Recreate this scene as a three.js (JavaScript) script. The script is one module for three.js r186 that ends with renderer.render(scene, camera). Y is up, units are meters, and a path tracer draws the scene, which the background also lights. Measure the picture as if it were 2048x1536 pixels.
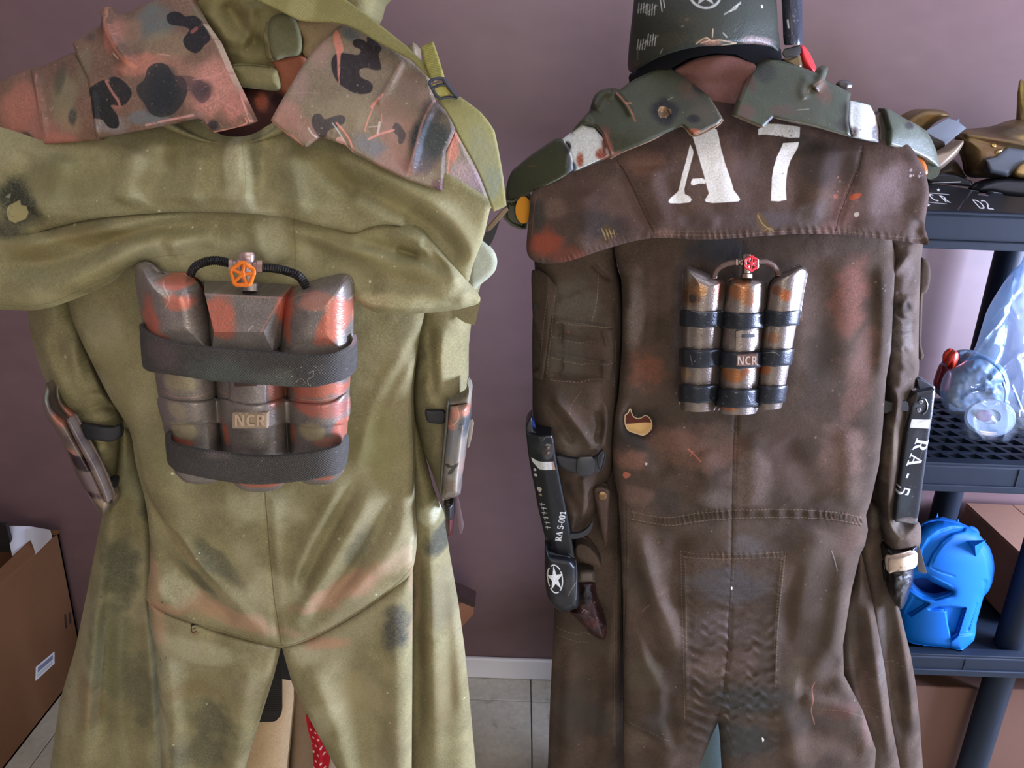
import * as THREE from 'three';
import { mergeGeometries, mergeVertices, toCreasedNormals } from 'three/addons/utils/BufferGeometryUtils.js';
import { RoundedBoxGeometry } from 'three/addons/geometries/RoundedBoxGeometry.js';
import { RectAreaLightUniformsLib } from 'three/addons/lights/RectAreaLightUniformsLib.js';
import { FontLoader } from 'three/addons/loaders/FontLoader.js';

// ---------------------------------------------------------------- camera, sky, lights, exposure
const scene = new THREE.Scene();
const F = 1550, EYE = new THREE.Vector3(0, 1.58, 0), PITCH = -20 * Math.PI / 180, ROLL = 2 * Math.PI / 180;
const camera = new THREE.PerspectiveCamera(2 * Math.atan(768 / F) * 180 / Math.PI, 2048 / 1536, 0.05, 30);
camera.position.copy(EYE);
camera.rotation.set(PITCH, 0, ROLL, 'YXZ');
scene.add(camera);
const renderer = new THREE.WebGLRenderer({ antialias: true });
renderer.toneMapping = THREE.LinearToneMapping;
renderer.toneMappingExposure = 0.71;
renderer.shadowMap.enabled = true;
scene.background = new THREE.Color(0.62, 0.78, 1.0);
RectAreaLightUniformsLib.init();
function areaLight(color, intensity, w, h, pos, target) {
  const l = new THREE.RectAreaLight(color, intensity, w, h);
  l.position.set(...pos); l.lookAt(...target); scene.add(l); return l;
}
const RIGHT_WALL = 2.3, LEFT_WALL = -1.9, BACK_WALL = -1.84, FRONT_WALL = 2.4, CEILING = 2.5;
// daylight through the window in the right-hand wall, beside the shelves
const SIDE_WINDOW = { z0: -1.76, z1: -0.56, y0: 0.78, y1: 1.36 };
areaLight(0xc8d5ff, 165, 1.20, 0.58, [RIGHT_WALL - 0.03, 1.07, -1.16], [0, 1.07, -1.16]);
// daylight through the window behind the photographer
const REAR_WINDOW = { x0: -0.1, x1: 1.5, y0: 0.6, y1: 2.1 };
areaLight(0xfff2e0, 7.0, 1.6, 1.5, [0.7, 1.35, FRONT_WALL - 0.03], [0.7, 1.35, 0]);
// ceiling lamp behind and above the photographer
const LAMP = { x: 0.0, z: 0.3, s: 0.5 }, LAMP_POWER = 4.5;

// ---------------------------------------------------------------- helpers
let seed = 1234567;
function rnd() { seed |= 0; seed = seed + 0x6D2B79F5 | 0; let t = Math.imul(seed ^ seed >>> 15, 1 | seed); t = t + Math.imul(t ^ t >>> 7, 61 | t) ^ t; return ((t ^ t >>> 14) >>> 0) / 4294967296; }
const LAT = new Float32Array(65536); for (let i = 0; i < 65536; i++) LAT[i] = rnd();
function vn(x, y) {
  const xi = Math.floor(x), yi = Math.floor(y); let fx = x - xi, fy = y - yi;
  fx = fx * fx * (3 - 2 * fx); fy = fy * fy * (3 - 2 * fy);
  const a = (yi & 255) * 256, b = ((yi + 1) & 255) * 256, i = xi & 255, j = (xi + 1) & 255;
  const p = LAT[a + i] + (LAT[a + j] - LAT[a + i]) * fx, q = LAT[b + i] + (LAT[b + j] - LAT[b + i]) * fx;
  return p + (q - p) * fy;
}
function fbm(x, y, o = 3) { let s = 0, a = 0.5, n = 0; for (let i = 0; i < o; i++) { s += a * vn(x, y); n += a; x = x * 2.03 + 17.1; y = y * 2.03 + 5.7; a *= 0.5; } return s / n; }
const clamp = (x, a = 0, b = 1) => Math.min(b, Math.max(a, x));
const sstep = (a, b, x) => { const t = clamp((x - a) / (b - a)); return t * t * (3 - 2 * t); };
const rise = (d) => d <= 0 ? 0 : d * d / (d + 40);
const lerp = (a, b, t) => a + (b - a) * t;

// a point of the place: the place where the sight line through a photograph pixel meets the plane at depth z
const ROT = new THREE.Matrix4().makeRotationX(PITCH).multiply(new THREE.Matrix4().makeRotationZ(ROLL));
const tmpv = new THREE.Vector3();
function ray(px, py) { tmpv.set((px - 1024) / F, (768 - py) / F, -1).applyMatrix4(ROT); const k = -1 / tmpv.z; return [tmpv.x * k, tmpv.y * k]; }
function P(px, py, z) { const [a, b] = ray(px, py); return new THREE.Vector3(EYE.x - a * z, EYE.y - b * z, z); }
const onHeight = (h) => (px, py) => { const b = ray(px, py)[1]; return -(h - EYE.y) / b; };     // depth at which the sight line meets height h
const S = (s) => s.trim().split(/\s+/).map((q) => q.split(',').map(Number));
function smoothPts(p, closed, k = 5) {
  const n = p.length, out = [];
  const at = (i) => closed ? p[(i + n) % n] : p[clamp(i, 0, n - 1)];
  for (let i = 0; i < (closed ? n : n - 1); i++) {
    const a = at(i - 1), b = at(i), c = at(i + 1), d = at(i + 2);
    for (let j = 0; j < k; j++) {
      const t = j / k, t2 = t * t, t3 = t2 * t;
      out.push([0, 1].map((m) => 0.5 * (2 * b[m] + (c[m] - a[m]) * t + (2 * a[m] - 5 * b[m] + 4 * c[m] - d[m]) * t2 + (3 * b[m] - a[m] - 3 * c[m] + d[m]) * t3)));
    }
  }
  if (!closed) out.push(p[n - 1]);
  return out;
}
function polyDist(pts, x, y, closed) {           // [distance, side, parameter]
  let best = 1e18, side = 1, par = 0; const n = pts.length, m = closed ? n : n - 1;
  for (let i = 0; i < m; i++) {
    const a = pts[i], b = pts[(i + 1) % n], dx = b[0] - a[0], dy = b[1] - a[1], l = dx * dx + dy * dy || 1e-9;
    const t = clamp(((x - a[0]) * dx + (y - a[1]) * dy) / l), ex = x - a[0] - t * dx, ey = y - a[1] - t * dy, d = ex * ex + ey * ey;
    if (d < best) { best = d; side = dx * (y - a[1]) - dy * (x - a[0]) > 0 ? 1 : -1; par = (i + t) / m; }
  }
  return [Math.sqrt(best), side, par];
}
function inside(pts, x, y) {
  let c = false;
  for (let i = 0, j = pts.length - 1; i < pts.length; j = i++) { const a = pts[i], b = pts[j]; if (a[1] > y !== b[1] > y && x < (b[0] - a[0]) * (y - a[1]) / (b[1] - a[1]) + a[0]) c = !c; }
  return c;
}
// folds of cloth: [points, width in pixels, height in metres, kind]; kind g is a rounded ridge (or valley), s a lip that drops sharply on the side to the left of its course
function folds(list, wrinkle = 0.0012, wl = 70) {
  const fs = list.map(([p, w, h, kind = 'g']) => { const pts = smoothPts(S(p), false, 4); const xs = pts.map((q) => q[0]), ys = pts.map((q) => q[1]), m = w * 4; return { pts, w, h, kind, x0: Math.min(...xs) - m, x1: Math.max(...xs) + m, y0: Math.min(...ys) - m, y1: Math.max(...ys) + m }; });
  return (x, y) => {
    let s = wrinkle ? wrinkle * 2 * (fbm(x / wl, y / wl, 3) - 0.5) : 0;
    for (const f of fs) {
      if (x < f.x0 || x > f.x1 || y < f.y0 || y > f.y1) continue;
      const [d, side, t] = polyDist(f.pts, x, y, false);
      const taper = Math.min(1, Math.min(t, 1 - t) / 0.22);
      const tp = taper * taper * (3 - 2 * taper);
      if (f.kind === 'g') s += f.h * tp * Math.exp(-(d / f.w) * (d / f.w));
      else { const sd = d * side; s += f.h * tp * (sd > 0 ? Math.exp(-sd / f.w) * Math.min(1, sd / 3) : 0); }
    }
    return s;
  };
}

// little gathers where a seam is stitched
function puckers(list) { const q = list.map(([s, w, period, h]) => { const p = smoothPts(S(s), false, 4), ys = p.map((k) => k[1]), xs = p.map((k) => k[0]); return { p, w, period, h, y0: Math.min(...ys) - 3 * w, y1: Math.max(...ys) + 3 * w, x0: Math.min(...xs) - 3 * w, x1: Math.max(...xs) + 3 * w, len: p.reduce((a, k, i) => i ? a + Math.hypot(k[0] - p[i - 1][0], k[1] - p[i - 1][1]) : 0, 0) }; }); return (x, y) => { let v = 0; for (const k of q) { if (y < k.y0 || y > k.y1 || x < k.x0 || x > k.x1) continue; const [d, , t] = polyDist(k.p, x, y, false), s = t * k.len; v += k.h * Math.exp(-((d / k.w) ** 2)) * Math.sin(6.283 * (s / k.period + 1.2 * vn(s / 30, d / 20))) * (0.3 + vn(s / 17 + 5, 3)); } return v; }; }

// ---------------------------------------------------------------- colours of surfaces: dyed, sprayed, printed, worn
class Panel {
  constructor(x0, y0, x1, y1, z, base, { ppm = 1450, grain = 0.10, fine = 0.06, worn = null, wornBy = 0.4 } = {}) {
    const zf = this.zf = typeof z === 'function' ? z : () => z, c = [[x0, y0], [x1, y0], [x0, y1], [x1, y1]].map(([x, y]) => P(x, y, zf(x, y)));
    this.X0 = Math.min(...c.map((p) => p.x)) - 0.05; this.X1 = Math.max(...c.map((p) => p.x)) + 0.05;
    this.Y0 = Math.min(...c.map((p) => p.y)) - 0.05; this.Y1 = Math.max(...c.map((p) => p.y)) + 0.05;
    this.w = Math.min(1600, Math.round((this.X1 - this.X0) * ppm)); this.h = Math.min(1900, Math.round((this.Y1 - this.Y0) * ppm));
    const { w, h } = this, a = this.a = new Float32Array(w * h * 3);
    for (let y = 0, i = 0; y < h; y++) for (let x = 0; x < w; x++) {
      const k = 1 + grain * 2 * (fbm(x / 60, y / 60, 3) - 0.5) + fine * 2 * (vn(x / 1.7, y / 1.7) - 0.5);
      a[i] = base[0] * k; a[i + 1] = base[1] * k; a[i + 2] = base[2] * k;
      if (worn) { const m = sstep(0.46, 0.74, fbm(x / 90 + 31, y / 120 + 7, 4)) * wornBy * (0.45 + 1.1 * vn(x / 2.3 + 50, y / 2.3)); for (let c = 0; c < 3; c++) a[i + c] += (worn[c] - a[i + c]) * Math.min(1, m); }
      i += 3;
    }
  }
  t(px, py) { const p = P(px, py, this.zf(px, py)); return [(p.x - this.X0) / (this.X1 - this.X0) * this.w, (this.Y1 - p.y) / (this.Y1 - this.Y0) * this.h]; }
  uv(X, Y) { return [(X - this.X0) / (this.X1 - this.X0), (Y - this.Y0) / (this.Y1 - this.Y0)]; }
  scale(px, py) { const a = this.t(px, py), b = this.t(px + 10, py); return Math.hypot(b[0] - a[0], b[1] - a[1]) / 10; }
  mix(i, c, al) { const a = this.a; a[i] += (c[0] - a[i]) * al; a[i + 1] += (c[1] - a[i + 1]) * al; a[i + 2] += (c[2] - a[i + 2]) * al; }
  // sprayed or rubbed-on patch: speckled, with an uneven outline
  blob(px, py, rx, ry, c, al = 0.6, rot = 0, hard = 0.38, clip = null) {
    const [cx, cy] = this.t(px, py), s = this.scale(px, py), R = Math.max(rx, ry) * s * 1.25, co = Math.cos(rot), si = Math.sin(rot);
    const q = clip && clip.map(([x, y]) => this.t(x, y));
    for (let y = Math.max(0, Math.floor(cy - R)); y < Math.min(this.h, cy + R); y++) for (let x = Math.max(0, Math.floor(cx - R)); x < Math.min(this.w, cx + R); x++) {
      const dx = x - cx, dy = y - cy, u = (dx * co + dy * si) / (rx * s), v = (-dx * si + dy * co) / (ry * s);
      let d = Math.hypot(u, v) + 0.7 * (fbm(x / 34 + px, y / 34 + py, 3) - 0.5);
      if (d > 1 || q && !inside(q, x, y)) continue;
      const f = sstep(1, hard, d) * Math.min(1, al * 1.3) * (0.62 + 0.76 * vn(x / 2.1 + 9, y / 2.1));
      this.mix((y * this.w + x) * 3, c, Math.min(1, f));
    }
    return this;
  }
  blobs(list) { for (const b of list) this.blob(...b); return this; }
  // soft sprayed line
  spray(pts, wpx, c, al = 0.5, rough = 0.6) {
    const p = smoothPts(S(pts), false, 5).map(([x, y]) => this.t(x, y)), s = this.scale(...S(pts)[0]), wd = wpx * s;
    const xs = p.map((q) => q[0]), ys = p.map((q) => q[1]);
    for (let y = Math.max(0, Math.floor(Math.min(...ys) - wd)); y < Math.min(this.h, Math.max(...ys) + wd); y++) for (let x = Math.max(0, Math.floor(Math.min(...xs) - wd)); x < Math.min(this.w, Math.max(...xs) + wd); x++) {
      const [d0, , t] = polyDist(p, x, y, false); let d = d0 / wd; if (d > 1) continue;
      d += rough * (fbm(x / 9, y / 9, 2) - 0.5);
      const f = sstep(1, 0.25, d) * al * sstep(0, 0.08, Math.min(t, 1 - t) + 0.03) * (0.6 + 0.8 * vn(x / 2 + 3, y / 2));
      if (f > 0) this.mix((y * this.w + x) * 3, c, Math.min(1, f));
    }
    return this;
  }
  // crisp paint, print and scratches, drawn on a canvas; chip > 0 wears flakes out of it
  ink(draw, chip = 0) {
    const cv = document.createElement('canvas'); cv.width = this.w; cv.height = this.h; const g = cv.getContext('2d'); g.lineCap = 'round'; g.lineJoin = 'round';
    const path = (s, sm, closed) => { let q = S(s); if (sm) q = smoothPts(q, closed, 5); g.beginPath(); q.forEach(([x, y], i) => { const [a, b] = this.t(x, y); i ? g.lineTo(a, b) : g.moveTo(a, b); }); if (closed) g.closePath(); };
    const css = (c, a = 1) => `rgba(${c.map(Math.round).join(',')},${a})`;
    draw({
      g, css,
      fill: (s, c, a = 1, sm = true) => { path(s, sm, true); g.fillStyle = css(c, a); g.fill(); },
      line: (s, w, c, a = 1, sm = true) => { path(s, sm, false); g.lineWidth = w * this.scale(...S(s)[0]); g.strokeStyle = css(c, a); g.stroke(); },
      dash: (s, w, c, a, on, off) => { path(s, true, false); const k = this.scale(...S(s)[0]); g.lineWidth = w * k; g.setLineDash([on * k, off * k]); g.strokeStyle = css(c, a); g.stroke(); g.setLineDash([]); },
      text: (str, x, y, size, rot, c, font = 'bold {}px sans-serif', sx = 1, sp = 0) => { const [a, b] = this.t(x, y), k = this.scale(x, y); g.save(); g.translate(a, b); g.rotate(rot); { const b2 = this.t(x, y + 10); g.scale(sx, Math.abs(Math.sin(rot)) > 0.7 ? 1 : Math.abs(b2[1] - b) / 10 / k); } g.font = font.replace('{}', Math.round(size * k)); g.fillStyle = css(c); g.textAlign = 'center'; g.textBaseline = 'middle'; if (sp) { const n = str.length; [...str].forEach((ch, i) => g.fillText(ch, (i - (n - 1) / 2) * sp * k, 0)); } else g.fillText(str, 0, 0); g.restore(); },
      dots: (n, box, r, c, a) => { for (let i = 0; i < n; i++) { const x = lerp(box[0], box[2], rnd()), y = lerp(box[1], box[3], rnd()), [p, q] = this.t(x, y), k = this.scale(x, y) * r * (0.4 + rnd()); g.beginPath(); g.ellipse(p, q, k * (0.6 + rnd()), k * (0.6 + rnd()), rnd() * 3, 0, 7); g.fillStyle = css(c, a * (0.4 + 0.6 * rnd())); g.fill(); } },
    });
    const d = g.getImageData(0, 0, this.w, this.h).data;
    for (let y = 0, j = 0; y < this.h; y++) for (let x = 0; x < this.w; x++, j++) { let al = d[j * 4 + 3] / 255; if (!al) continue; if (chip) al *= sstep(chip - 0.12, chip + 0.05, fbm(x / 5 + 40, y / 5, 3)) * (0.8 + 0.25 * vn(x / 1.5, y / 1.5)); this.mix(j * 3, [d[j * 4], d[j * 4 + 1], d[j * 4 + 2]], Math.min(1, al)); }
    return this;
  }
  tex() {
    if (this.made) return this.made; const { w, h, a } = this, d = new Uint8Array(w * h * 4);
    for (let y = 0; y < h; y++) for (let x = 0; x < w; x++) { const i = (y * w + x) * 3, j = ((h - 1 - y) * w + x) * 4; d[j] = clamp(a[i], 0, 255); d[j + 1] = clamp(a[i + 1], 0, 255); d[j + 2] = clamp(a[i + 2], 0, 255); d[j + 3] = 255; }
    this.a = null;
    const t = this.made = new THREE.DataTexture(d, w, h); t.magFilter = t.minFilter = THREE.LinearFilter; t.colorSpace = THREE.SRGBColorSpace; t.needsUpdate = true; return t;
  }
}
function tile(n, f, srgb) {                    // small repeating texture
  const d = new Uint8Array(n * n * 4);
  for (let y = 0; y < n; y++) for (let x = 0; x < n; x++) { const c = f(x / n, y / n); const q = Array.isArray(c) ? c : [c, c, c]; for (let k = 0; k < 3; k++) d[(y * n + x) * 4 + k] = clamp(q[k] * 255, 0, 255); d[(y * n + x) * 4 + 3] = 255; }
  const t = new THREE.DataTexture(d, n, n); t.magFilter = t.minFilter = THREE.LinearFilter; t.wrapS = t.wrapT = THREE.RepeatWrapping; if (srgb) t.colorSpace = THREE.SRGBColorSpace; t.needsUpdate = true; return t;
}
const wrapN = (u, v, k, o = 2) => { // seamless noise
  const a = fbm(u * k, v * k, o), b = fbm((u - 1) * k, v * k, o), c = fbm(u * k, (v - 1) * k, o), d = fbm((u - 1) * k, (v - 1) * k, o);
  return lerp(lerp(a, b, u), lerp(c, d, u), v);
};
const CLOTH_BUMP = tile(256, (u, v) => 0.5 * wrapN(u, v, 40, 2) + 0.25 * (Math.sin(u * Math.PI * 128) * Math.sin(v * Math.PI * 128) * 0.5 + 0.5) + 0.3 * wrapN(u, v, 9, 2));
const PAINT_BUMP = tile(256, (u, v) => 0.5 * wrapN(u, v, 10, 3) + 0.5 * wrapN(u, v, 60, 2));
const RIB_BUMP = tile(128, (u, v) => 0.5 + 0.5 * Math.sin(u * Math.PI * 16) * (0.8 + 0.2 * Math.sin(v * Math.PI * 40)));
function bumpFor(t, w, h, size) { const c = t.clone(); c.repeat.set(w / size, h / size); c.needsUpdate = true; return c; }
const rgb = (c) => new THREE.Color().setRGB(c[0] / 255, c[1] / 255, c[2] / 255, THREE.SRGBColorSpace);
function mat(c, o = {}) {
  const { rough = 0.9, metal = 0, bump, bumpScale = 0.0006, bumpSize = 0.12, ...rest } = o;
  const m = new THREE.MeshPhysicalMaterial({ roughness: rough, metalness: metal, ...rest });
  if (c instanceof Panel) { m.map = c.tex(); if (bump) { m.bumpMap = bumpFor(bump, c.X1 - c.X0, c.Y1 - c.Y0, bumpSize); m.bumpScale = bumpScale; } m.userData.panel = c; }
  else { m.color = rgb(c); if (bump) { m.bumpMap = bumpFor(bump, 1, 1, bumpSize); m.bumpScale = bumpScale; } }
  return m;
}
const cloth = (p, o = {}) => mat(p, { rough: 1, specularIntensity: 0.25, bump: CLOTH_BUMP, bumpScale: 0.0007, sheen: 0.06, sheenRoughness: 0.6, side: THREE.DoubleSide, ...o });
const paint = (p, o = {}) => mat(p, { rough: 0.5, specularIntensity: 0.55, bump: PAINT_BUMP, bumpScale: 0.0005, bumpSize: 0.1, ...o });

// ---------------------------------------------------------------- things and parts
const taken = {};
function numbered(n) { taken[n] = (taken[n] || 0) + 1; return taken[n] === 1 ? n : `${n}_${String(taken[n] - 1).padStart(3, '0')}`; }
const things = [];
function thing(name, label, category, group) {
  const o = new THREE.Group(); o.name = numbered(name); o.userData = { label, category }; if (group) o.userData.group = group; scene.add(o); things.push(o); return o;
}
function add(name, geo, m, parent, label) {
  const p = m.userData && m.userData.panel;
  if (!geo.attributes.uv || p || geo.userData.plain) { const a = geo.attributes.position, u = new Float32Array(a.count * 2); for (let i = 0; i < a.count; i++) { const q = p ? p.uv(a.getX(i), a.getY(i)) : [a.getX(i), a.getY(i)]; u[i * 2] = q[0]; u[i * 2 + 1] = q[1]; } geo.setAttribute('uv', new THREE.BufferAttribute(u, 2)); }
  const o = new THREE.Mesh(geo, m); o.name = parent ? name : numbered(name); if (label) o.userData.label = label; (parent || scene).add(o); return o;
}
function struct(name, geo, m) { const o = add(name, geo, m); o.userData.kind = 'structure'; return o; }
const crease = (g, a = 0.6) => { g = g.index ? g : mergeVertices(g, 1e-6); for (const k of Object.keys(g.attributes)) if (k !== 'position') g.deleteAttribute(k); g = mergeVertices(g, 1e-6); return toCreasedNormals(g, a); };
const merge = (list) => { const gs = list.map((g) => { const q = g.index ? g.toNonIndexed() : g.clone(); for (const k of Object.keys(q.attributes)) if (k !== 'position' && k !== 'normal') q.deleteAttribute(k); if (!q.attributes.normal) q.computeVertexNormals(); return q; }); const m = mergeGeometries(gs); m.userData.plain = true; return m; };

// A sheet, plate or padded form with the given outline (photograph pixels), its own depth z(px, py, d) and thickness; d = distance in pixels from the outline
function sheet(outline, { z, thick = 0.004, g = 5, holes = [], smooth = true, uvScale } = {}) {
  let poly = typeof outline === 'string' ? S(outline) : outline; if (smooth) poly = smoothPts(poly, true, 4);
  const hs = holes.map((h) => smoothPts(S(h), true, 4));
  const xs = poly.map((p) => p[0]), ys = poly.map((p) => p[1]), x0 = Math.min(...xs) - g * 0.51, y0 = Math.min(...ys) - g * 0.51;
  const nx = Math.ceil((Math.max(...xs) + g - x0) / g) + 1, ny = Math.ceil((Math.max(...ys) + g - y0) / g) + 1;
  const sd = new Float32Array(nx * ny);
  for (let j = 0; j < ny; j++) for (let i = 0; i < nx; i++) {
    const x = x0 + i * g, y = y0 + j * g; let d = polyDist(poly, x, y, true)[0] * (inside(poly, x, y) ? 1 : -1);
    for (const h of hs) { const e = polyDist(h, x, y, true)[0] * (inside(h, x, y) ? -1 : 1); d = Math.min(d, e); }
    sd[j * nx + i] = Math.abs(d) < 1e-4 ? 1e-4 : d;
  }
  const V = [], id = new Map(), tris = [], rim = [];
  const vert = (k, x, y, d) => { if (!id.has(k)) { id.set(k, V.length); V.push([x, y, Math.max(0, d)]); } return id.get(k); };
  const node = (i, j) => vert(j * nx + i, x0 + i * g, y0 + j * g, sd[j * nx + i]);
  const cross = (i, j, k, l) => { let a = j * nx + i, b = l * nx + k; if (a > b) { [i, j, k, l] = [k, l, i, j]; [a, b] = [b, a]; } const t = clamp(sd[a] / (sd[a] - sd[b]), 0.02, 0.98); return vert('e' + a + '_' + b, x0 + (i + (k - i) * t) * g, y0 + (j + (l - j) * t) * g, 0); };
  for (let j = 0; j < ny - 1; j++) for (let i = 0; i < nx - 1; i++) {
    const c = [[i, j], [i + 1, j], [i + 1, j + 1], [i, j + 1]], v = c.map(([a, b]) => sd[b * nx + a] > 0);
    if (!v[0] && !v[1] && !v[2] && !v[3]) continue;
    const r = [], kind = [];
    for (let k = 0; k < 4; k++) { const n = (k + 1) % 4; if (v[k]) { r.push(node(...c[k])); kind.push(0); } if (v[k] !== v[n]) { r.push(cross(...c[k], ...c[n])); kind.push(v[k] ? 1 : 2); } }
    for (let k = 1; k < r.length - 1; k++) tris.push(r[0], r[k + 1], r[k]);
    for (let k = 0; k < r.length; k++) { const n = (k + 1) % r.length; if (kind[k] === 1 && kind[n] === 2) rim.push(r[k], r[n]); }
  }
  const nV = V.length, pos = [], front = [], back = [];
  for (const [x, y, d] of V) { const zz = z(x, y, d), p = P(x, y, zz), th = typeof thick === 'function' ? thick(x, y, d) : thick; front.push(p); back.push(new THREE.Vector3(p.x, p.y, p.z - th)); }
  for (const p of front) pos.push(p.x, p.y, p.z); for (const p of back) pos.push(p.x, p.y, p.z);
  const idx = tris.slice(); for (let i = 0; i < tris.length; i += 3) idx.push(tris[i] + nV, tris[i + 2] + nV, tris[i + 1] + nV);
  const rmap = new Map(); const rv = (i, b) => { const k = i * 2 + b; if (!rmap.has(k)) { rmap.set(k, pos.length / 3); const p = (b ? back : front)[i]; pos.push(p.x, p.y, p.z); } return rmap.get(k); };
  for (let i = 0; i < rim.length; i += 2) { const a = rim[i], b = rim[i + 1]; idx.push(rv(a, 0), rv(b, 0), rv(b, 1), rv(a, 0), rv(b, 1), rv(a, 1)); }
  const geo = new THREE.BufferGeometry(); geo.setAttribute('position', new THREE.Float32BufferAttribute(pos, 3)); geo.setIndex(idx); geo.computeVertexNormals(); geo.userData.plain = true; return geo;
}
// geometry made in photograph pixels (x right, y up = -py, z towards the viewer) set at depth z0
function set(geo, z0, mpp = 1 / 1450, ang = 0.6) {
  const a = geo.attributes.position;
  for (let i = 0; i < a.count; i++) { const x = a.getX(i), y = -a.getY(i), p = P(x, y, (typeof z0 === 'function' ? z0(x, y) : z0) + a.getZ(i) * mpp); a.setXYZ(i, p.x, p.y, p.z); }
  geo = crease(geo, ang); geo.userData.plain = true; return geo;
}
const tubePx = (pts, r, z0, mpp, rad = 10, seg = 60) => { const c = new THREE.CatmullRomCurve3(pts.map(([x, y, z = 0]) => new THREE.Vector3(x, -y, z))); return set(new THREE.TubeGeometry(c, seg, r, rad), z0, mpp); };
function plateShape(s, smooth = false) { let q = typeof s === 'string' ? S(s) : s; if (smooth) q = smoothPts(q, true, 5); return new THREE.Shape(q.map(([x, y]) => new THREE.Vector2(x, -y))); }
function slab(s, z0, depth, bevel = 1.5, mpp = 1 / 1450, smooth = false, holes = []) { const sh = plateShape(s, smooth); for (const h of holes) sh.holes.push(plateShape(h, smooth)); const g = new THREE.ExtrudeGeometry(sh, { depth, bevelEnabled: bevel > 0, bevelSize: bevel, bevelThickness: bevel, bevelOffset: -bevel, bevelSegments: 2, curveSegments: 8 }); return set(g, z0, mpp, 0.4); }
const FONT = await new FontLoader().loadAsync('fonts/droid/droid_sans_bold.typeface.json');
const round = (D, r) => (d) => D * Math.sqrt(Math.max(0, 1 - (1 - Math.min(d / r, 1)) ** 2));   // rounding-off towards the outline
const box = (x0, x1, y0, y1, z0, z1, r = 0) => { const w = x1 - x0, h = y1 - y0, d = z1 - z0, g = r ? new RoundedBoxGeometry(w, h, d, 2, Math.min(r, w / 2.01, h / 2.01, d / 2.01)) : new THREE.BoxGeometry(w, h, d); g.translate((x0 + x1) / 2, (y0 + y1) / 2, (z0 + z1) / 2); return g; };
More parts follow.
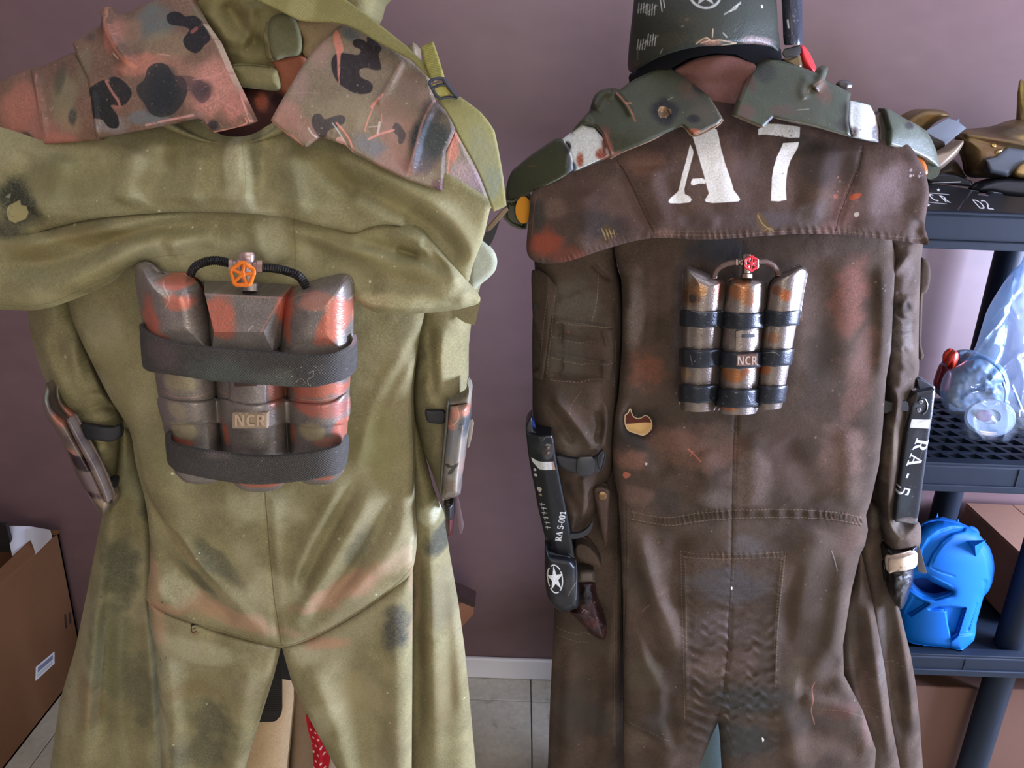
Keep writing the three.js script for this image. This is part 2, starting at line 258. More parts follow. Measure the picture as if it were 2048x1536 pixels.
// ---------------------------------------------------------------- the room
{
  const plum = new Panel(0, 0, 10, 10, -1, [0, 0, 0], { ppm: 1 });
  const wallTex = tile(512, (u, v) => { const k = 0.94 + 0.12 * wrapN(u, v, 90, 2) + 0.06 * (wrapN(u, v, 6, 3) - 0.5); return [0.440 * k, 0.345 * k, 0.340 * k]; }, true);
  const wallBump = tile(256, (u, v) => wrapN(u, v, 50, 2));
  const wm = new THREE.MeshPhysicalMaterial({ map: wallTex, roughness: 0.42, bumpMap: wallBump, bumpScale: 0.0004, specularIntensity: 1 });
  const wm2 = new THREE.MeshPhysicalMaterial({ color: rgb([214, 206, 196]), roughness: 0.85 });
  const T = 0.12;
  const W = (n, g, m = wm2) => struct(n, g, m);
  W('wall_back', box(LEFT_WALL - T, RIGHT_WALL + T, -0.1, CEILING, BACK_WALL - T, BACK_WALL), wm);
  W('wall_left', box(LEFT_WALL - T, LEFT_WALL, -0.1, CEILING, BACK_WALL - T, FRONT_WALL + T), wm);
  const hole = (n, m, horiz, at, a0, a1, y0, y1, l0, l1) => {
    const b = (u0, u1, v0, v1) => horiz ? box(u0, u1, v0, v1, at, at + T) : box(at, at + T, v0, v1, u0, u1);
    const g = merge([b(l0, a0, -0.1, CEILING), b(a1, l1, -0.1, CEILING), b(a0, a1, -0.1, y0), b(a0, a1, y1, CEILING)]); W(n, g, m);
    const fm = new THREE.MeshPhysicalMaterial({ color: rgb([235, 235, 232]), roughness: 0.4 });
    const f = 0.05, win = horiz ? 'window_2' : 'window_1', w = new THREE.Group(); w.name = win; w.userData.kind = 'structure'; scene.add(w);
    const fb = (u0, u1, v0, v1) => horiz ? box(u0, u1, v0, v1, at + 0.03, at + 0.09) : box(at + 0.03, at + 0.09, v0, v1, u0, u1);
    const am = (a0 + a1) / 2;
    add('window_frame', merge([fb(a0, a0 + f, y0, y1), fb(a1 - f, a1, y0, y1), fb(a0, a1, y0, y0 + f), fb(a0, a1, y1 - f, y1), fb(am - f / 2, am + f / 2, y0, y1)]), fm, w);
    add('window_pane', horiz ? box(a0, a1, y0, y1, at + 0.058, at + 0.062) : box(at + 0.058, at + 0.062, y0, y1, a0, a1), new THREE.MeshPhysicalMaterial({ color: 0xffffff, transmission: 1, thickness: 0, roughness: 0 }), w);
  };
  hole('wall_right', wm2, false, RIGHT_WALL, SIDE_WINDOW.z0, SIDE_WINDOW.z1, SIDE_WINDOW.y0, SIDE_WINDOW.y1, BACK_WALL - T, FRONT_WALL + T);
  hole('wall_front', wm2, true, FRONT_WALL, REAR_WINDOW.x0, REAR_WINDOW.x1, REAR_WINDOW.y0, REAR_WINDOW.y1, LEFT_WALL - T, RIGHT_WALL + T);
  W('ceiling', box(LEFT_WALL - T, RIGHT_WALL + T, CEILING, CEILING + T, BACK_WALL - T, FRONT_WALL + T), new THREE.MeshPhysicalMaterial({ color: rgb([225, 222, 216]), roughness: 0.9 }));
  // floor of large stone-look tiles
  const floor = W('floor', box(LEFT_WALL - T, RIGHT_WALL + T, -0.2, -0.006, BACK_WALL - T, FRONT_WALL + T), mat([104, 98, 90], { rough: 0.9 }));
  const q = P(1062, 1403, onHeight(0)(1062, 1403)), ts = 0.62, joint = 0.0016;
  const tones = [0, 1, 2].map((k) => tile(512, (u, v) => { const n = wrapN(u, v, 5 + k, 4), f = wrapN(u, v, 70, 2), d = sstep(0.62, 0.8, wrapN(u, v, 11 + k, 4)); const b = 0.70 + 0.16 * (n - 0.5) + 0.10 * (f - 0.5) - 0.12 * d; return [b * 1.04, b * 1.0, b * 0.88]; }, true));
  const tm = tones.map((t) => new THREE.MeshPhysicalMaterial({ map: t, roughness: 0.55, bumpMap: PAINT_BUMP, bumpScale: 0.0006 }));
  let k = 0;
  for (let i = -4; i < 4; i++) for (let j = -1; j < 7; j++) {
    const x0 = Math.max(LEFT_WALL, q.x + i * ts), x1 = Math.min(RIGHT_WALL, q.x + (i + 1) * ts), z0 = Math.max(BACK_WALL, q.z + j * ts), z1 = Math.min(FRONT_WALL, q.z + (j + 1) * ts);
    if (x1 - x0 < 0.02 || z1 - z0 < 0.02) continue;
    const g = box(x0 + joint, x1 - joint, -0.0065, 0, z0 + joint, z1 - joint, 0.0015), a = g.attributes.position, u = g.attributes.uv;
    for (let m = 0; m < a.count; m++) u.setXY(m, (a.getX(m) - x0) / ts, (a.getZ(m) - z0) / ts);
    add('tile', g, tm[(k++ * 7 + i * i) % 3], floor);
  }
  const bm = mat([226, 222, 214], { rough: 0.35 });
  const bb = (n, x0, x1, z0, z1) => { const g = box(x0, x1, 0, 0.07, z0, z1, 0.006); struct(n, g, bm); };
  bb('baseboard_back', LEFT_WALL, RIGHT_WALL, BACK_WALL, BACK_WALL + 0.014);
  bb('baseboard_left', LEFT_WALL, LEFT_WALL + 0.014, BACK_WALL + 0.02, FRONT_WALL);
  // ceiling lamp
  const lamp = thing('ceiling_lamp', 'square white ceiling lamp above the photographer', 'lamp');
  const s = LAMP.s / 2, c = CEILING;
  add('lamp_frame', merge([box(LAMP.x - s - 0.03, LAMP.x - s, c - 0.05, c, LAMP.z - s, LAMP.z + s), box(LAMP.x + s, LAMP.x + s + 0.03, c - 0.05, c, LAMP.z - s, LAMP.z + s), box(LAMP.x - s - 0.03, LAMP.x + s + 0.03, c - 0.05, c, LAMP.z - s - 0.03, LAMP.z - s), box(LAMP.x - s - 0.03, LAMP.x + s + 0.03, c - 0.05, c, LAMP.z + s, LAMP.z + s + 0.03)]), mat([230, 230, 230], { rough: 0.4 }), lamp);
  const em = new THREE.MeshStandardMaterial({ color: 0xffffff, emissive: new THREE.Color(1, 0.93, 0.84), emissiveIntensity: 1.5 });
  add('lamp_diffuser', box(LAMP.x - s, LAMP.x + s, c - 0.04, c - 0.03, LAMP.z - s, LAMP.z + s), em, lamp);
  areaLight(0xffe6cc, LAMP_POWER, LAMP.s, LAMP.s, [LAMP.x, c - 0.06, LAMP.z], [LAMP.x, 0, LAMP.z - 0.001]);

  // picture-frame-like wooden box corner leaning on the back wall, behind the olive coat
  const wb = thing('wooden_crate', 'small brown wooden crate with a dark lid, peeping out from behind the olive coat', 'crate');
  add('crate_side', sheet('800,1190 905,1190 930,1207 946,1213 947,1228 914,1266 872,1421 780,1421', { z: (x) => -1.70 - (x - 905) * 0.001, thick: 0.04, g: 3, smooth: false }), mat([120, 74, 40], { rough: 0.5 }), wb);
  add('crate_lid', sheet('905,1186 918,1190 951,1206 950,1213 944,1214 916,1202 905,1196', { z: () => -1.69, thick: 0.05, g: 2, smooth: false }), mat([52, 32, 28], { rough: 0.5 }), wb);
}
// ---------------------------------------------------------------- cardboard box on the left
{
  const b = thing('cardboard_box', 'open brown cardboard box with a white shipping label, on the floor at the left wall', 'box');
  const cp = new Panel(-40, 1040, 160, 1536, -1.7, [146, 100, 62], { ppm: 500, grain: 0.08 });
  const bt = tile(256, (u, v) => { const k = 0.95 + 0.1 * wrapN(u, v, 30, 3) + 0.05 * (wrapN(u, v, 4, 2) - 0.5); return [0.42 * k, 0.275 * k, 0.15 * k]; }, true);
  const m = new THREE.MeshPhysicalMaterial({ map: bt, roughness: 0.9 });
  const a = P(127, 1384, onHeight(0)(127, 1384)); const X = a.x, zb = BACK_WALL + 0.018, h = P(126, 1068, BACK_WALL + 0.02).y, zf = zb + 0.62, xl = LEFT_WALL + 0.03, t = 0.006;
  add('box_side', box(X - t, X, 0, h, zb, zf), m, b);
  add('box_side', box(xl, xl + t, 0, h, zb, zf), m, b);
  add('box_back', box(xl, X, 0, h, zb, zb + t), m, b);
  add('box_front', box(xl, X, 0, h, zf - t, zf), m, b);
  add('box_bottom', box(xl, X, 0.001, 0.001 + t, zb, zf), m, b);
  // flaps: the far one stands up, the near ones lean outwards
  const fl = (pts, n = 'flap') => { const s = new THREE.BufferGeometry().setFromPoints(pts.map((p) => new THREE.Vector3(...p))); s.setIndex([0, 1, 2, 0, 2, 3]); const q = pts.map((p) => new THREE.Vector3(...p)), nn = q[1].clone().sub(q[0]).cross(q[2].clone().sub(q[0])).normalize().multiplyScalar(t); const all = [...q, ...q.map((p) => p.clone().add(nn))], g = new THREE.BufferGeometry().setFromPoints(all); g.setIndex([0, 2, 1, 0, 3, 2, 4, 5, 6, 4, 6, 7, 0, 1, 5, 0, 5, 4, 1, 2, 6, 1, 6, 5, 2, 3, 7, 2, 7, 6, 3, 0, 4, 3, 4, 7]); const r = g.toNonIndexed(); r.computeVertexNormals(); r.userData.plain = true; add(n, r, m, b); };
  fl([[xl, h, zb + t], [X, h, zb + t], [X + 0.01, h + 0.012, zb + 0.002], [xl, h + 0.03, zb + 0.002]]);
  fl([[X, h, zb + 0.02], [X, h, zf], [X - 0.012, h + 0.022, zf], [X - 0.03, h + 0.022, zb + 0.06]]);
  // label, print
  const lp = new Panel(60, 1296, 118, 1366, -1.7, [214, 214, 212], { ppm: 900, grain: 0.02 });
  const lab = document.createElement('canvas'); lab.width = 128; lab.height = 64; const g = lab.getContext('2d'); g.fillStyle = '#d9d9d8'; g.fillRect(0, 0, 128, 64); g.fillStyle = '#777b90'; g.fillRect(12, 10, 104, 24); g.fillStyle = '#5a5a5a'; for (let i = 0; i < 40; i++) { const x = 12 + i * 2.6; if ((i * 7) % 5 < 3) g.fillRect(x, 40, 1.2, 16); }
  const lt = new THREE.CanvasTexture(lab); lt.colorSpace = THREE.SRGBColorSpace;
  const onSide = (px, py) => { const [rx, ry] = ray(px, py); const z = -X / rx; return new THREE.Vector3(X + 0.0015, EYE.y - ry * z, z); };
  const quad = (c, mm, name) => { const v = c.map(([x, y]) => onSide(x, y)); const gg = new THREE.BufferGeometry(), arr = []; v.forEach((p) => arr.push(p.x, p.y, p.z)); v.forEach((p) => arr.push(p.x - 0.0012, p.y, p.z)); gg.setAttribute('position', new THREE.Float32BufferAttribute(arr, 3)); gg.setAttribute('uv', new THREE.Float32BufferAttribute([0, 1, 1, 1, 1, 0, 0, 0, 0, 1, 1, 1, 1, 0, 0, 0], 2)); gg.setIndex([0, 2, 1, 0, 3, 2, 4, 5, 6, 4, 6, 7]); gg.computeVertexNormals(); add(name, gg, mm, b); };
  quad([[71, 1334], [108, 1303], [108, 1327], [70, 1362]], new THREE.MeshPhysicalMaterial({ map: lt, roughness: 0.6 }), 'shipping_label');
  const ink = mat([50, 32, 24], { rough: 0.9 });
  quad([[128, 1229], [131, 1228], [134, 1256], [131, 1257]], ink, 'printed_arrow'); quad([[138, 1225], [140, 1224], [142, 1246], [139, 1247]], ink, 'printed_arrow');
  const pp = thing('paper_sheet', 'crumpled white paper standing inside the open cardboard box', 'paper');
  add('paper', sheet('12,1052 60,1053 100,1060 104,1076 70,1110 36,1146 28,1130 20,1090', { z: (x, y) => -1.775 + (y - 1050) * 0.0012 + 0.012 * Math.sin(x / 14), thick: 0.001, g: 4, smooth: false }), mat([196, 196, 200], { rough: 0.8 }), pp);
  const bk = thing('black_sleeve', 'black printed packaging sleeve inside the open cardboard box', 'packaging');
  add('sleeve_card', sheet('-40,1040 12,1050 26,1104 -40,1104', { z: () => -1.72, thick: 0.01, g: 4, smooth: false }), mat([34, 30, 28], { rough: 0.5 }), bk);
}
// ---------------------------------------------------------------- the olive costume
const OLIVE = [130, 123, 89];
{
  const dark = [78, 78, 62], pale = [182, 180, 148], pink = [176, 134, 108], brown = [116, 92, 62], green = [96, 100, 66];
  // --- coat body
  const bodyP = new Panel(-60, 540, 1000, 1560, (x) => -1.075 + 0.055 * Math.sqrt(Math.max(0, 1 - ((x - 545) / 420) ** 2)), OLIVE, { grain: 0.12, fine: 0.09, worn: [158, 150, 122], wornBy: 0.35 });
  bodyP.blobs([
    [520, 1010, 110, 60, pale, 0.35], [545, 1180, 70, 60, pale, 0.35], [460, 1230, 150, 34, pink, 0.45, 0.3], [700, 1170, 150, 40, pink, 0.5, -0.55], [800, 1120, 60, 30, [178, 160, 132], 0.5, -0.7, 0.38, S('700,1000 823,1000 823,1300 700,1300')], [330, 1215, 60, 22, pink, 0.4],
    [430, 1120, 90, 26, dark, 0.45, 0.85], [395, 1160, 60, 22, dark, 0.4, 0.9], [720, 1090, 30, 70, dark, 0.35, 0.3], [560, 880, 220, 80, [142, 136, 94], 0.3],
    [205, 1180, 46, 100, dark, 0.55, 0.1], [262, 1080, 40, 40, dark, 0.5], [190, 1340, 46, 190, [98, 98, 72], 0.45, 0.1], [250, 1430, 50, 120, dark, 0.35], [225, 1000, 26, 80, [150, 150, 118], 0.4], [160, 1420, 26, 90, brown, 0.25],
    [350, 1180, 44, 60, pale, 0.45, -0.4], [390, 1300, 110, 34, pale, 0.3, 0.15], [330, 1340, 30, 110, pale, 0.3], [430, 1440, 80, 60, dark, 0.45, 0.5], [400, 1500, 60, 60, dark, 0.4], [330, 1460, 24, 90, pale, 0.3], [380, 1380, 90, 30, brown, 0.22],
    [650, 1290, 60, 22, [178, 130, 104], 0.45, -0.15], [790, 1260, 36, 70, [72, 72, 66], 0.6, 0.1], [600, 1310, 50, 34, pale, 0.25], [700, 1390, 120, 60, [150, 138, 102], 0.35], [640, 1440, 40, 80, pale, 0.3, 0.5], [790, 1480, 40, 90, [112, 104, 78], 0.35],
    [880, 1120, 64, 44, [80, 80, 68], 0.75, -0.5], [852, 1066, 46, 26, pale, 0.75, -0.6], [880, 1240, 46, 90, [112, 106, 84], 0.4], [880, 1430, 60, 120, [122, 110, 78], 0.4], [840, 1320, 20, 100, brown, 0.2],
    [760, 900, 60, 120, [126, 124, 82], 0.35], [230, 740, 40, 120, [124, 118, 80], 0.3], [320, 900, 60, 90, green, 0.16], [690, 960, 70, 60, pale, 0.22], [200, 650, 50, 60, pale, 0.2],
  ]);
  bodyP.spray('300,1120 310,1200 316,1290', 22, pink, 0.45).spray('300,1000 330,1060 395,1130', 8, brown, 0.3).spray('820,1130 826,1200 824,1290', 10, [180, 130, 110], 0.3);
  bodyP.ink(({ line, fill, dots }) => {
    line('530,985 535,1060 541,1130 548,1200 555,1245 562,1294', 1.6, [72, 66, 40], 0.7);
    line('300,1207 340,1231 430,1262 500,1282 560,1295 620,1280 700,1237 770,1190 822,1140', 1.5, [78, 66, 44], 0.65);
    line('382,1252 393,1252', 2.2, [40, 30, 24], 0.9); line('382,1252 384,1266 392,1263', 2.0, [40, 30, 24], 0.9); line('386,1258 391,1257', 1.6, [40, 30, 24], 0.8);
    dots(60, [120, 620, 940, 1536], 1.6, [214, 210, 180], 0.7); dots(40, [120, 620, 940, 1536], 1.4, [60, 54, 36], 0.5);
    fill('380,1262 398,1264 396,1270 384,1270', [120, 84, 58], 0.35);
  });
  const bm = cloth(bodyP);
  const body = thing('duster_coat', 'long olive green canvas duster coat with sprayed weathering and a split tail', 'coat');
  const f = folds([
    ['191,740 219,795 243,833 268,871 295,981 328,1035 361,1076 410,1145 450,1180', 26, -0.010, 's'],
    ['170,700 205,770 235,830 262,885 288,975 322,1040 360,1090', 16, -0.008],
    ['350,800 330,900 330,1000 380,1080', 45, 0.006], ['840,690 790,760 740,860 700,960', 20, 0.010], ['870,640 815,720 770,800 735,900', 14, -0.010],
    ['760,960 690,1080 630,1180 580,1255', 20, 0.011], ['725,940 650,1080 600,1180', 13, -0.010], ['800,960 745,1080 670,1190 600,1260', 16, -0.010], ['690,960 615,1090 575,1200', 16, 0.007],
    ['330,1060 420,1160 500,1240 548,1285', 22, 0.009], ['320,1100 400,1180 480,1250', 16, -0.011], ['300,1150 340,1220 430,1262', 18, 0.006],
    ['530,985 538,1100 552,1230 560,1290', 7, -0.004], ['545,985 553,1100 565,1230', 16, 0.004],
    
    ['820,1000 780,1100 700,1180 600,1250', 18, 0.006], ['330,1300 345,1450 340,1700', 26, 0.014], ['400,1330 430,1480 430,1700', 40, -0.010], ['500,1320 470,1480 440,1700', 26, 0.010],
    ['610,1330 680,1480 730,1700', 30, 0.014], ['700,1290 720,1450 740,1700', 34, -0.010], ['790,1180 795,1400 790,1700', 26, 0.010],
  ], 0.0022, 80);
  const zb = (x, y, d) => -1.075 + 0.055 * Math.sqrt(Math.max(0, 1 - ((x - 545) / 420) ** 2)) + f(x, y) - 0.012 * Math.exp(-d / 6) + 0.00006 * Math.max(0, y - 1300);
  const torsoThick = (x, y, d) => 0.03 + 0.17 * Math.min(1, d / 60);
  add('back_panel', sheet('130,600 150,655 191,740 219,795 243,833 262,870 272,930 290,1000 298,1060 300,1130 293,1190 300,1207 340,1231 430,1262 500,1282 562,1296 620,1280 700,1237 770,1190 825,1142 824,1000 826,900 822,790 835,690 855,600 860,560 700,520 300,520 140,560', { z: zb, thick: torsoThick, g: 4.5 }), bm, body);
  const tail = (s) => add('coat_tail', sheet(s, { z: (x, y, d) => zb(x, y, d) - 0.002 - 0.004 * Math.exp(-d / 5), thick: 0.004, g: 4.5, smooth: false }), bm, body);
  tail('295,1185 300,1204 340,1228 430,1259 500,1279 562,1293 545,1360 510,1470 490,1536 462,1640 430,1800 330,1800 326,1640 322,1536 320,1442 313,1316 300,1250');
  tail('563,1293 620,1277 700,1234 770,1187 825,1138 824,1359 823,1500 822,1640 820,1800 770,1800 722,1640 672,1536 620,1440 585,1370');
  const sf = folds([['235,860 222,1000 200,1200 175,1400 160,1600', 18, 0.012], ['275,900 265,1050 262,1200 268,1400 270,1600', 22, -0.012], ['225,1080 215,1250 210,1500', 18, -0.010], ['190,1200 180,1350 170,1500', 16, 0.008], ['290,1190 300,1300 312,1500', 9, 0.008],
    ['845,880 858,1000 862,1150 866,1400 868,1600', 20, 0.010], ['885,1080 895,1250 905,1450', 18, -0.008], ['835,1100 838,1300 838,1500', 12, -0.008], ['830,1240 850,1270 870,1280 885,1270', 12, 0.004]], 0.002, 70);
  const side = (s, k) => add('skirt_panel', sheet(s, { z: (x, y, d) => -1.10 + sf(x, y) - 0.03 * Math.exp(-d / 14) + k * (y - 1000) * 0.00004, thick: (x, y, d) => 0.006 + 0.05 * Math.min(1, d / 40), g: 4.5, smooth: false }), bm, body);
  side('238,840 243,833 262,866 274,930 292,1000 302,1060 306,1130 301,1190 305,1250 318,1316 328,1442 334,1640 340,1800 55,1800 80,1640 100,1536 120,1400 150,1300 175,1180 198,1060 203,1036 215,980 232,900', 1);
  side('816,800 826,800 838,850 846,900 866,980 888,1030 898,1106 915,1201 928,1294 938,1392 951,1536 962,1640 975,1800 812,1800 815,1640 816,1500', 1);
  // sleeves
  const slf = folds([['110,640 120,700 150,760 170,830', 16, -0.010], ['80,660 100,730 130,790', 14, 0.008], ['190,660 190,740 215,800', 14, 0.008], ['160,640 150,720 160,790', 14, 0.008], ['100,815 150,828 205,812 236,822', 8, -0.008], ['140,800 190,790 225,800', 8, 0.006], ['165,880 190,900 225,885', 8, 0.006],
    ['860,640 862,720 868,800', 9, -0.007], ['885,650 880,740 890,800', 14, 0.008], ['905,690 925,680 938,690', 10, -0.006], ['850,690 852,760 860,820', 12, 0.007], ['880,870 868,890 860,920', 8, 0.005], ['840,700 850,730 845,770', 8, -0.008]], 0.002, 50);
  const sleeve = (s, zc, D, r) => add('sleeve', sheet(s, { z: (x, y, d) => zc + round(D, r)(d) + slf(x, y) * Math.min(1, d / 12), thick: (x, y, d) => 2 * round(D, r)(d) + 0.002, g: 4 }), bm, body);
  sleeve('40,560 52,600 60,660 75,720 92,765 108,800 130,842 150,880 185,960 205,1010 222,1030 234,940 240,880 246,833 225,795 196,740 165,655 135,570', -1.12, 0.07, 60);
  sleeve('835,560 955,560 945,610 942,650 937,700 936,780 934,802 925,860 918,930 908,1000 892,1016 878,985 862,940 846,900 836,860 824,800 828,700', -1.12, 0.07, 55);
  add('sleeve_cap', sheet('945,470 962,478 985,500 994,522 988,545 960,570 944,582 935,560', { z: (x, y, d) => -1.06 + round(0.006, 12)(d) + 0.0001 * (960 - x), thick: 0.008, g: 3 }), cloth(new Panel(920, 460, 1000, 590, -1.05, [150, 152, 128])), body);
  add('shoulder_tab', sheet('893,614 961,602 950,650 931,646 915,636', { z: (x, y, d) => -1.055 + 0.00015 * (x - 890), thick: 0.006, g: 3, smooth: false }), bm, body);

  // --- collar, hood and cape
  const capeP = new Panel(-70, 220, 1010, 640, (x, y) => -0.985 + 0.035 * Math.sqrt(Math.max(0, 1 - ((x - 480) / 620) ** 2)) - 0.0006 * rise(330 - y), [133, 127, 91], { grain: 0.11, fine: 0.08, worn: [160, 154, 124], wornBy: 0.3 });
  capeP.blobs([
    [40, 410, 60, 60, [58, 60, 50], 0.75], [10, 460, 60, 26, [70, 70, 58], 0.6], [120, 450, 110, 26, [96, 90, 66], 0.4], [130, 350, 120, 60, [112, 108, 76], 0.4], [300, 320, 60, 40, [164, 160, 128], 0.35], [300, 370, 90, 40, [150, 146, 112], 0.3], [340, 310, 26, 40, [112, 104, 66], 0.35],
    [470, 340, 26, 90, pale, 0.45], [510, 300, 16, 60, dark, 0.3], [580, 360, 50, 60, dark, 0.18], [660, 340, 110, 30, [110, 102, 64], 0.35, 0.6], [790, 400, 60, 40, [150, 140, 98], 0.35], [540, 470, 40, 70, pale, 0.35], [600, 500, 20, 40, [170, 168, 132], 0.3],
    [60, 500, 80, 34, [124, 112, 72], 0.35], [180, 470, 100, 26, [118, 104, 66], 0.35], [300, 470, 110, 20, [122, 112, 72], 0.35], [450, 500, 120, 40, [168, 166, 128], 0.32], [330, 510, 80, 30, [170, 168, 130], 0.3], [130, 590, 120, 26, [160, 154, 114], 0.3], [740, 500, 130, 40, [126, 118, 78], 0.4, 0.25], [860, 540, 70, 40, [116, 108, 72], 0.35], [800, 596, 140, 26, [182, 178, 138], 0.6], [400, 500, 120, 26, [172, 168, 130], 0.4], [160, 596, 120, 22, [170, 164, 124], 0.4], [660, 560, 60, 40, [150, 146, 104], 0.3], [930, 480, 40, 70, [134, 126, 88], 0.3],
  ]);
  capeP.spray('488,284 500,360 505,430 520,500', 14, pale, 0.2).spray('578,440 582,500 584,555', 2.5, [96, 90, 60], 0.35);
  capeP.ink(({ fill, dots, line }) => {
    fill('13,412 26,405 38,400 42,410 57,411 60,424 52,438 30,446 18,440 14,428', [152, 144, 100], 1, false); line('14,412 22,416 18,428 28,434', 1, [80, 78, 56], 0.6);
    fill('3,395 14,387 12,398', [140, 140, 120], 0.8, false);
    dots(40, [0, 260, 970, 620], 1.5, [216, 212, 180], 0.8); line('488,286 494,340 498,420', 1.4, [98, 92, 58], 0.4);
    line('0,604 60,606 130,594 220,552 300,518 360,512', 1.1, [104, 98, 66], 0.5); line('730,604 800,612 900,606 950,592', 1.1, [120, 114, 80], 0.45);
  });
  const cm = cloth(capeP);
  const cape = thing('shoulder_cape', 'olive canvas shoulder cape with a rolled hem hanging over the tank pack', 'cape');
  const cf = folds([
    ['470,270 475,340 490,430', 30, 0.010], ['520,280 525,350 520,430', 18, -0.008], ['570,300 590,370 600,440', 22, 0.006], ['620,300 690,360 780,410 860,450 905,500 925,530', 24, -0.018], ['650,285 740,340 850,400 920,470 950,540', 24, 0.012], ['700,380 760,420 820,440', 26, 0.010], ['330,290 320,350 290,410', 22, -0.008], ['270,290 260,350 240,410', 26, 0.008], ['120,310 110,370 60,430', 30, 0.008], ['60,300 40,360 10,420', 22, -0.008], ['400,300 390,360 380,415', 24, 0.006], ['0,420 100,410 240,395 420,390 580,402 700,430', 16, 0.006],
  ], 0.0022, 90);
  const zu = (x, y, d) => -0.985 + 0.035 * Math.sqrt(Math.max(0, 1 - ((x - 480) / 620) ** 2)) + cf(x, y) - 0.005 * Math.exp(-d / 4) - 0.0006 * rise(330 - y);
  add('upper_cape', sheet('-70,200 60,230 250,240 380,235 440,270 500,270 560,240 640,240 800,320 900,350 985,405 980,418 975,440 965,480 946,530 938,562 930,568 917,553 880,508 863,489 848,470 835,459 800,452 767,449 735,456 707,466 671,458 620,447 581,437 530,430 480,426 410,424 350,424 300,427 246,431 200,436 164,442 110,455 55,470 20,477 -70,490', { z: zu, thick: 0.005, g: 4.5 }), cm, cape);
  const lf = folds([
    ['0,575 60,585 130,570 220,520 300,480 400,470', 30, 0.020], ['-40,520 60,530 170,510 240,480 320,452 430,440', 18, -0.014], ['0,500 100,480 200,460 300,440 420,432', 14, 0.010], ['430,470 520,500 560,540', 40, 0.008], ['590,480 660,510 720,540 760,590', 24, -0.010], ['640,490 740,520 840,540 920,590', 30, 0.012], ['700,480 790,505 860,520 910,560', 14, -0.012], ['740,580 820,596 900,592 950,598', 20, 0.016], ['770,465 840,480 885,530 930,580', 16, 0.012], ['560,450 640,480 700,500 800,505', 14, 0.008], ['500,440 520,490 540,540', 18, 0.006], ['330,500 380,480 440,475', 16, 0.010],
    ['790,497 808,503 826,510 836,517', 7, -0.008], ['845,480 862,500 895,545', 10, -0.010],
  ], 0.0022, 80);
  const zl = (x, y, d) => -0.985 + 0.03 * Math.sqrt(Math.max(0, 1 - ((x - 480) / 620) ** 2)) + lf(x, y) + 0.02 * sstep(430, 600, y) - 0.012 * Math.exp(-d / 7) - 0.03 * Math.exp(-((x - 490) ** 2 + (y - 580) ** 2) / 40000);
  add('rolled_hem', sheet('-70,440 55,462 164,434 246,424 350,416 480,418 581,428 671,448 707,455 767,440 835,450 868,485 917,545 961,599 931,615 900,621 857,626 800,629 753,625 726,612 708,596 690,585 640,585 560,580 450,580 380,575 330,562 300,530 275,526 245,546 219,566 170,590 123,608 90,617 60,621 0,619 -70,612', { z: zl, thick: 0.006, g: 4.5 }), cm, cape);
  // collar and hood behind the neck
  const hoodP = new Panel(300, -70, 780, 300, -1.04, [128, 120, 82]);
  hoodP.blobs([[430, 40, 40, 60, [106, 98, 64], 0.4], [520, 90, 50, 40, [112, 104, 70], 0.35], [500, 20, 50, 26, [104, 96, 62], 0.4], [570, 80, 34, 44, [92, 92, 66], 0.6], [640, 70, 40, 40, [148, 128, 92], 0.5], [470, 262, 60, 20, [150, 144, 104], 0.4], [700, 20, 40, 26, [120, 112, 76], 0.3]]);
  hoodP.ink(({ line, dots }) => { line('466,134 505,132 548,137', 1.5, [70, 62, 36], 0.8); line('538,45 536,90 546,120 600,110', 1.4, [70, 62, 40], 0.7); dots(20, [380, 0, 700, 280], 1.3, [200, 196, 160], 0.6); });
  const hm = cloth(hoodP);
  const hf = folds([['400,20 440,60 460,120', 16, 0.012], ['450,0 480,50 520,90', 16, -0.014], ['500,0 500,60 470,120', 14, 0.012], ['520,60 540,90 545,130', 12, 0.012], ['600,50 620,90 610,130', 12, -0.010], ['640,50 640,90 600,150', 12, 0.008], ['430,90 480,100 530,80', 14, -0.010]], 0.002, 40);
  const hood = thing('hood', 'olive fabric hood bunched behind the neck between the camouflage shoulder plates', 'hood');
  add('hood_cloth', sheet('350,-70 780,-70 756,0 742,40 700,70 660,110 625,150 600,182 562,178 530,150 500,152 466,136 440,90 405,40', { z: (x, y, d) => -1.06 + round(0.03, 40)(d) + hf(x, y), thick: 0.06, g: 4 }), hm, hood);
  add('hood_band', sheet('462,131 500,127 550,135 560,150 563,180 530,180 480,173 470,160', { z: (x, y, d) => -1.03 + round(0.014, 20)(d), thick: 0.02, g: 3 }), hm, hood);
  const gpn = new Panel(520, 30, 680, 200, -1.03, [96, 94, 68], { grain: 0.1 });
  add('hood_patch', sheet('537,46 552,30 580,30 596,48 604,80 600,108 572,114 548,120 538,90', { z: (x, y, d) => -1.02 + round(0.006, 10)(d), thick: 0.02, g: 3 }), cloth(gpn), hood, 'dark green flap of the hood');
  add('hood_patch', sheet('545,122 572,114 602,108 616,130 604,160 590,186 562,184 558,150', { z: (x, y, d) => -1.028 + round(0.006, 10)(d), thick: 0.02, g: 3 }), cloth(new Panel(530, 100, 630, 200, -1.03, [128, 78, 56], { grain: 0.12 })), hood, 'rust brown flap of the hood');
  add('hood_patch', sheet('590,44 640,40 700,50 690,70 650,96 625,118 606,108 606,76', { z: (x, y, d) => -1.025 + round(0.006, 10)(d), thick: 0.02, g: 3 }), cloth(new Panel(580, 30, 710, 130, -1.03, [138, 118, 86], { grain: 0.1 })), hood, 'tan flap of the hood');
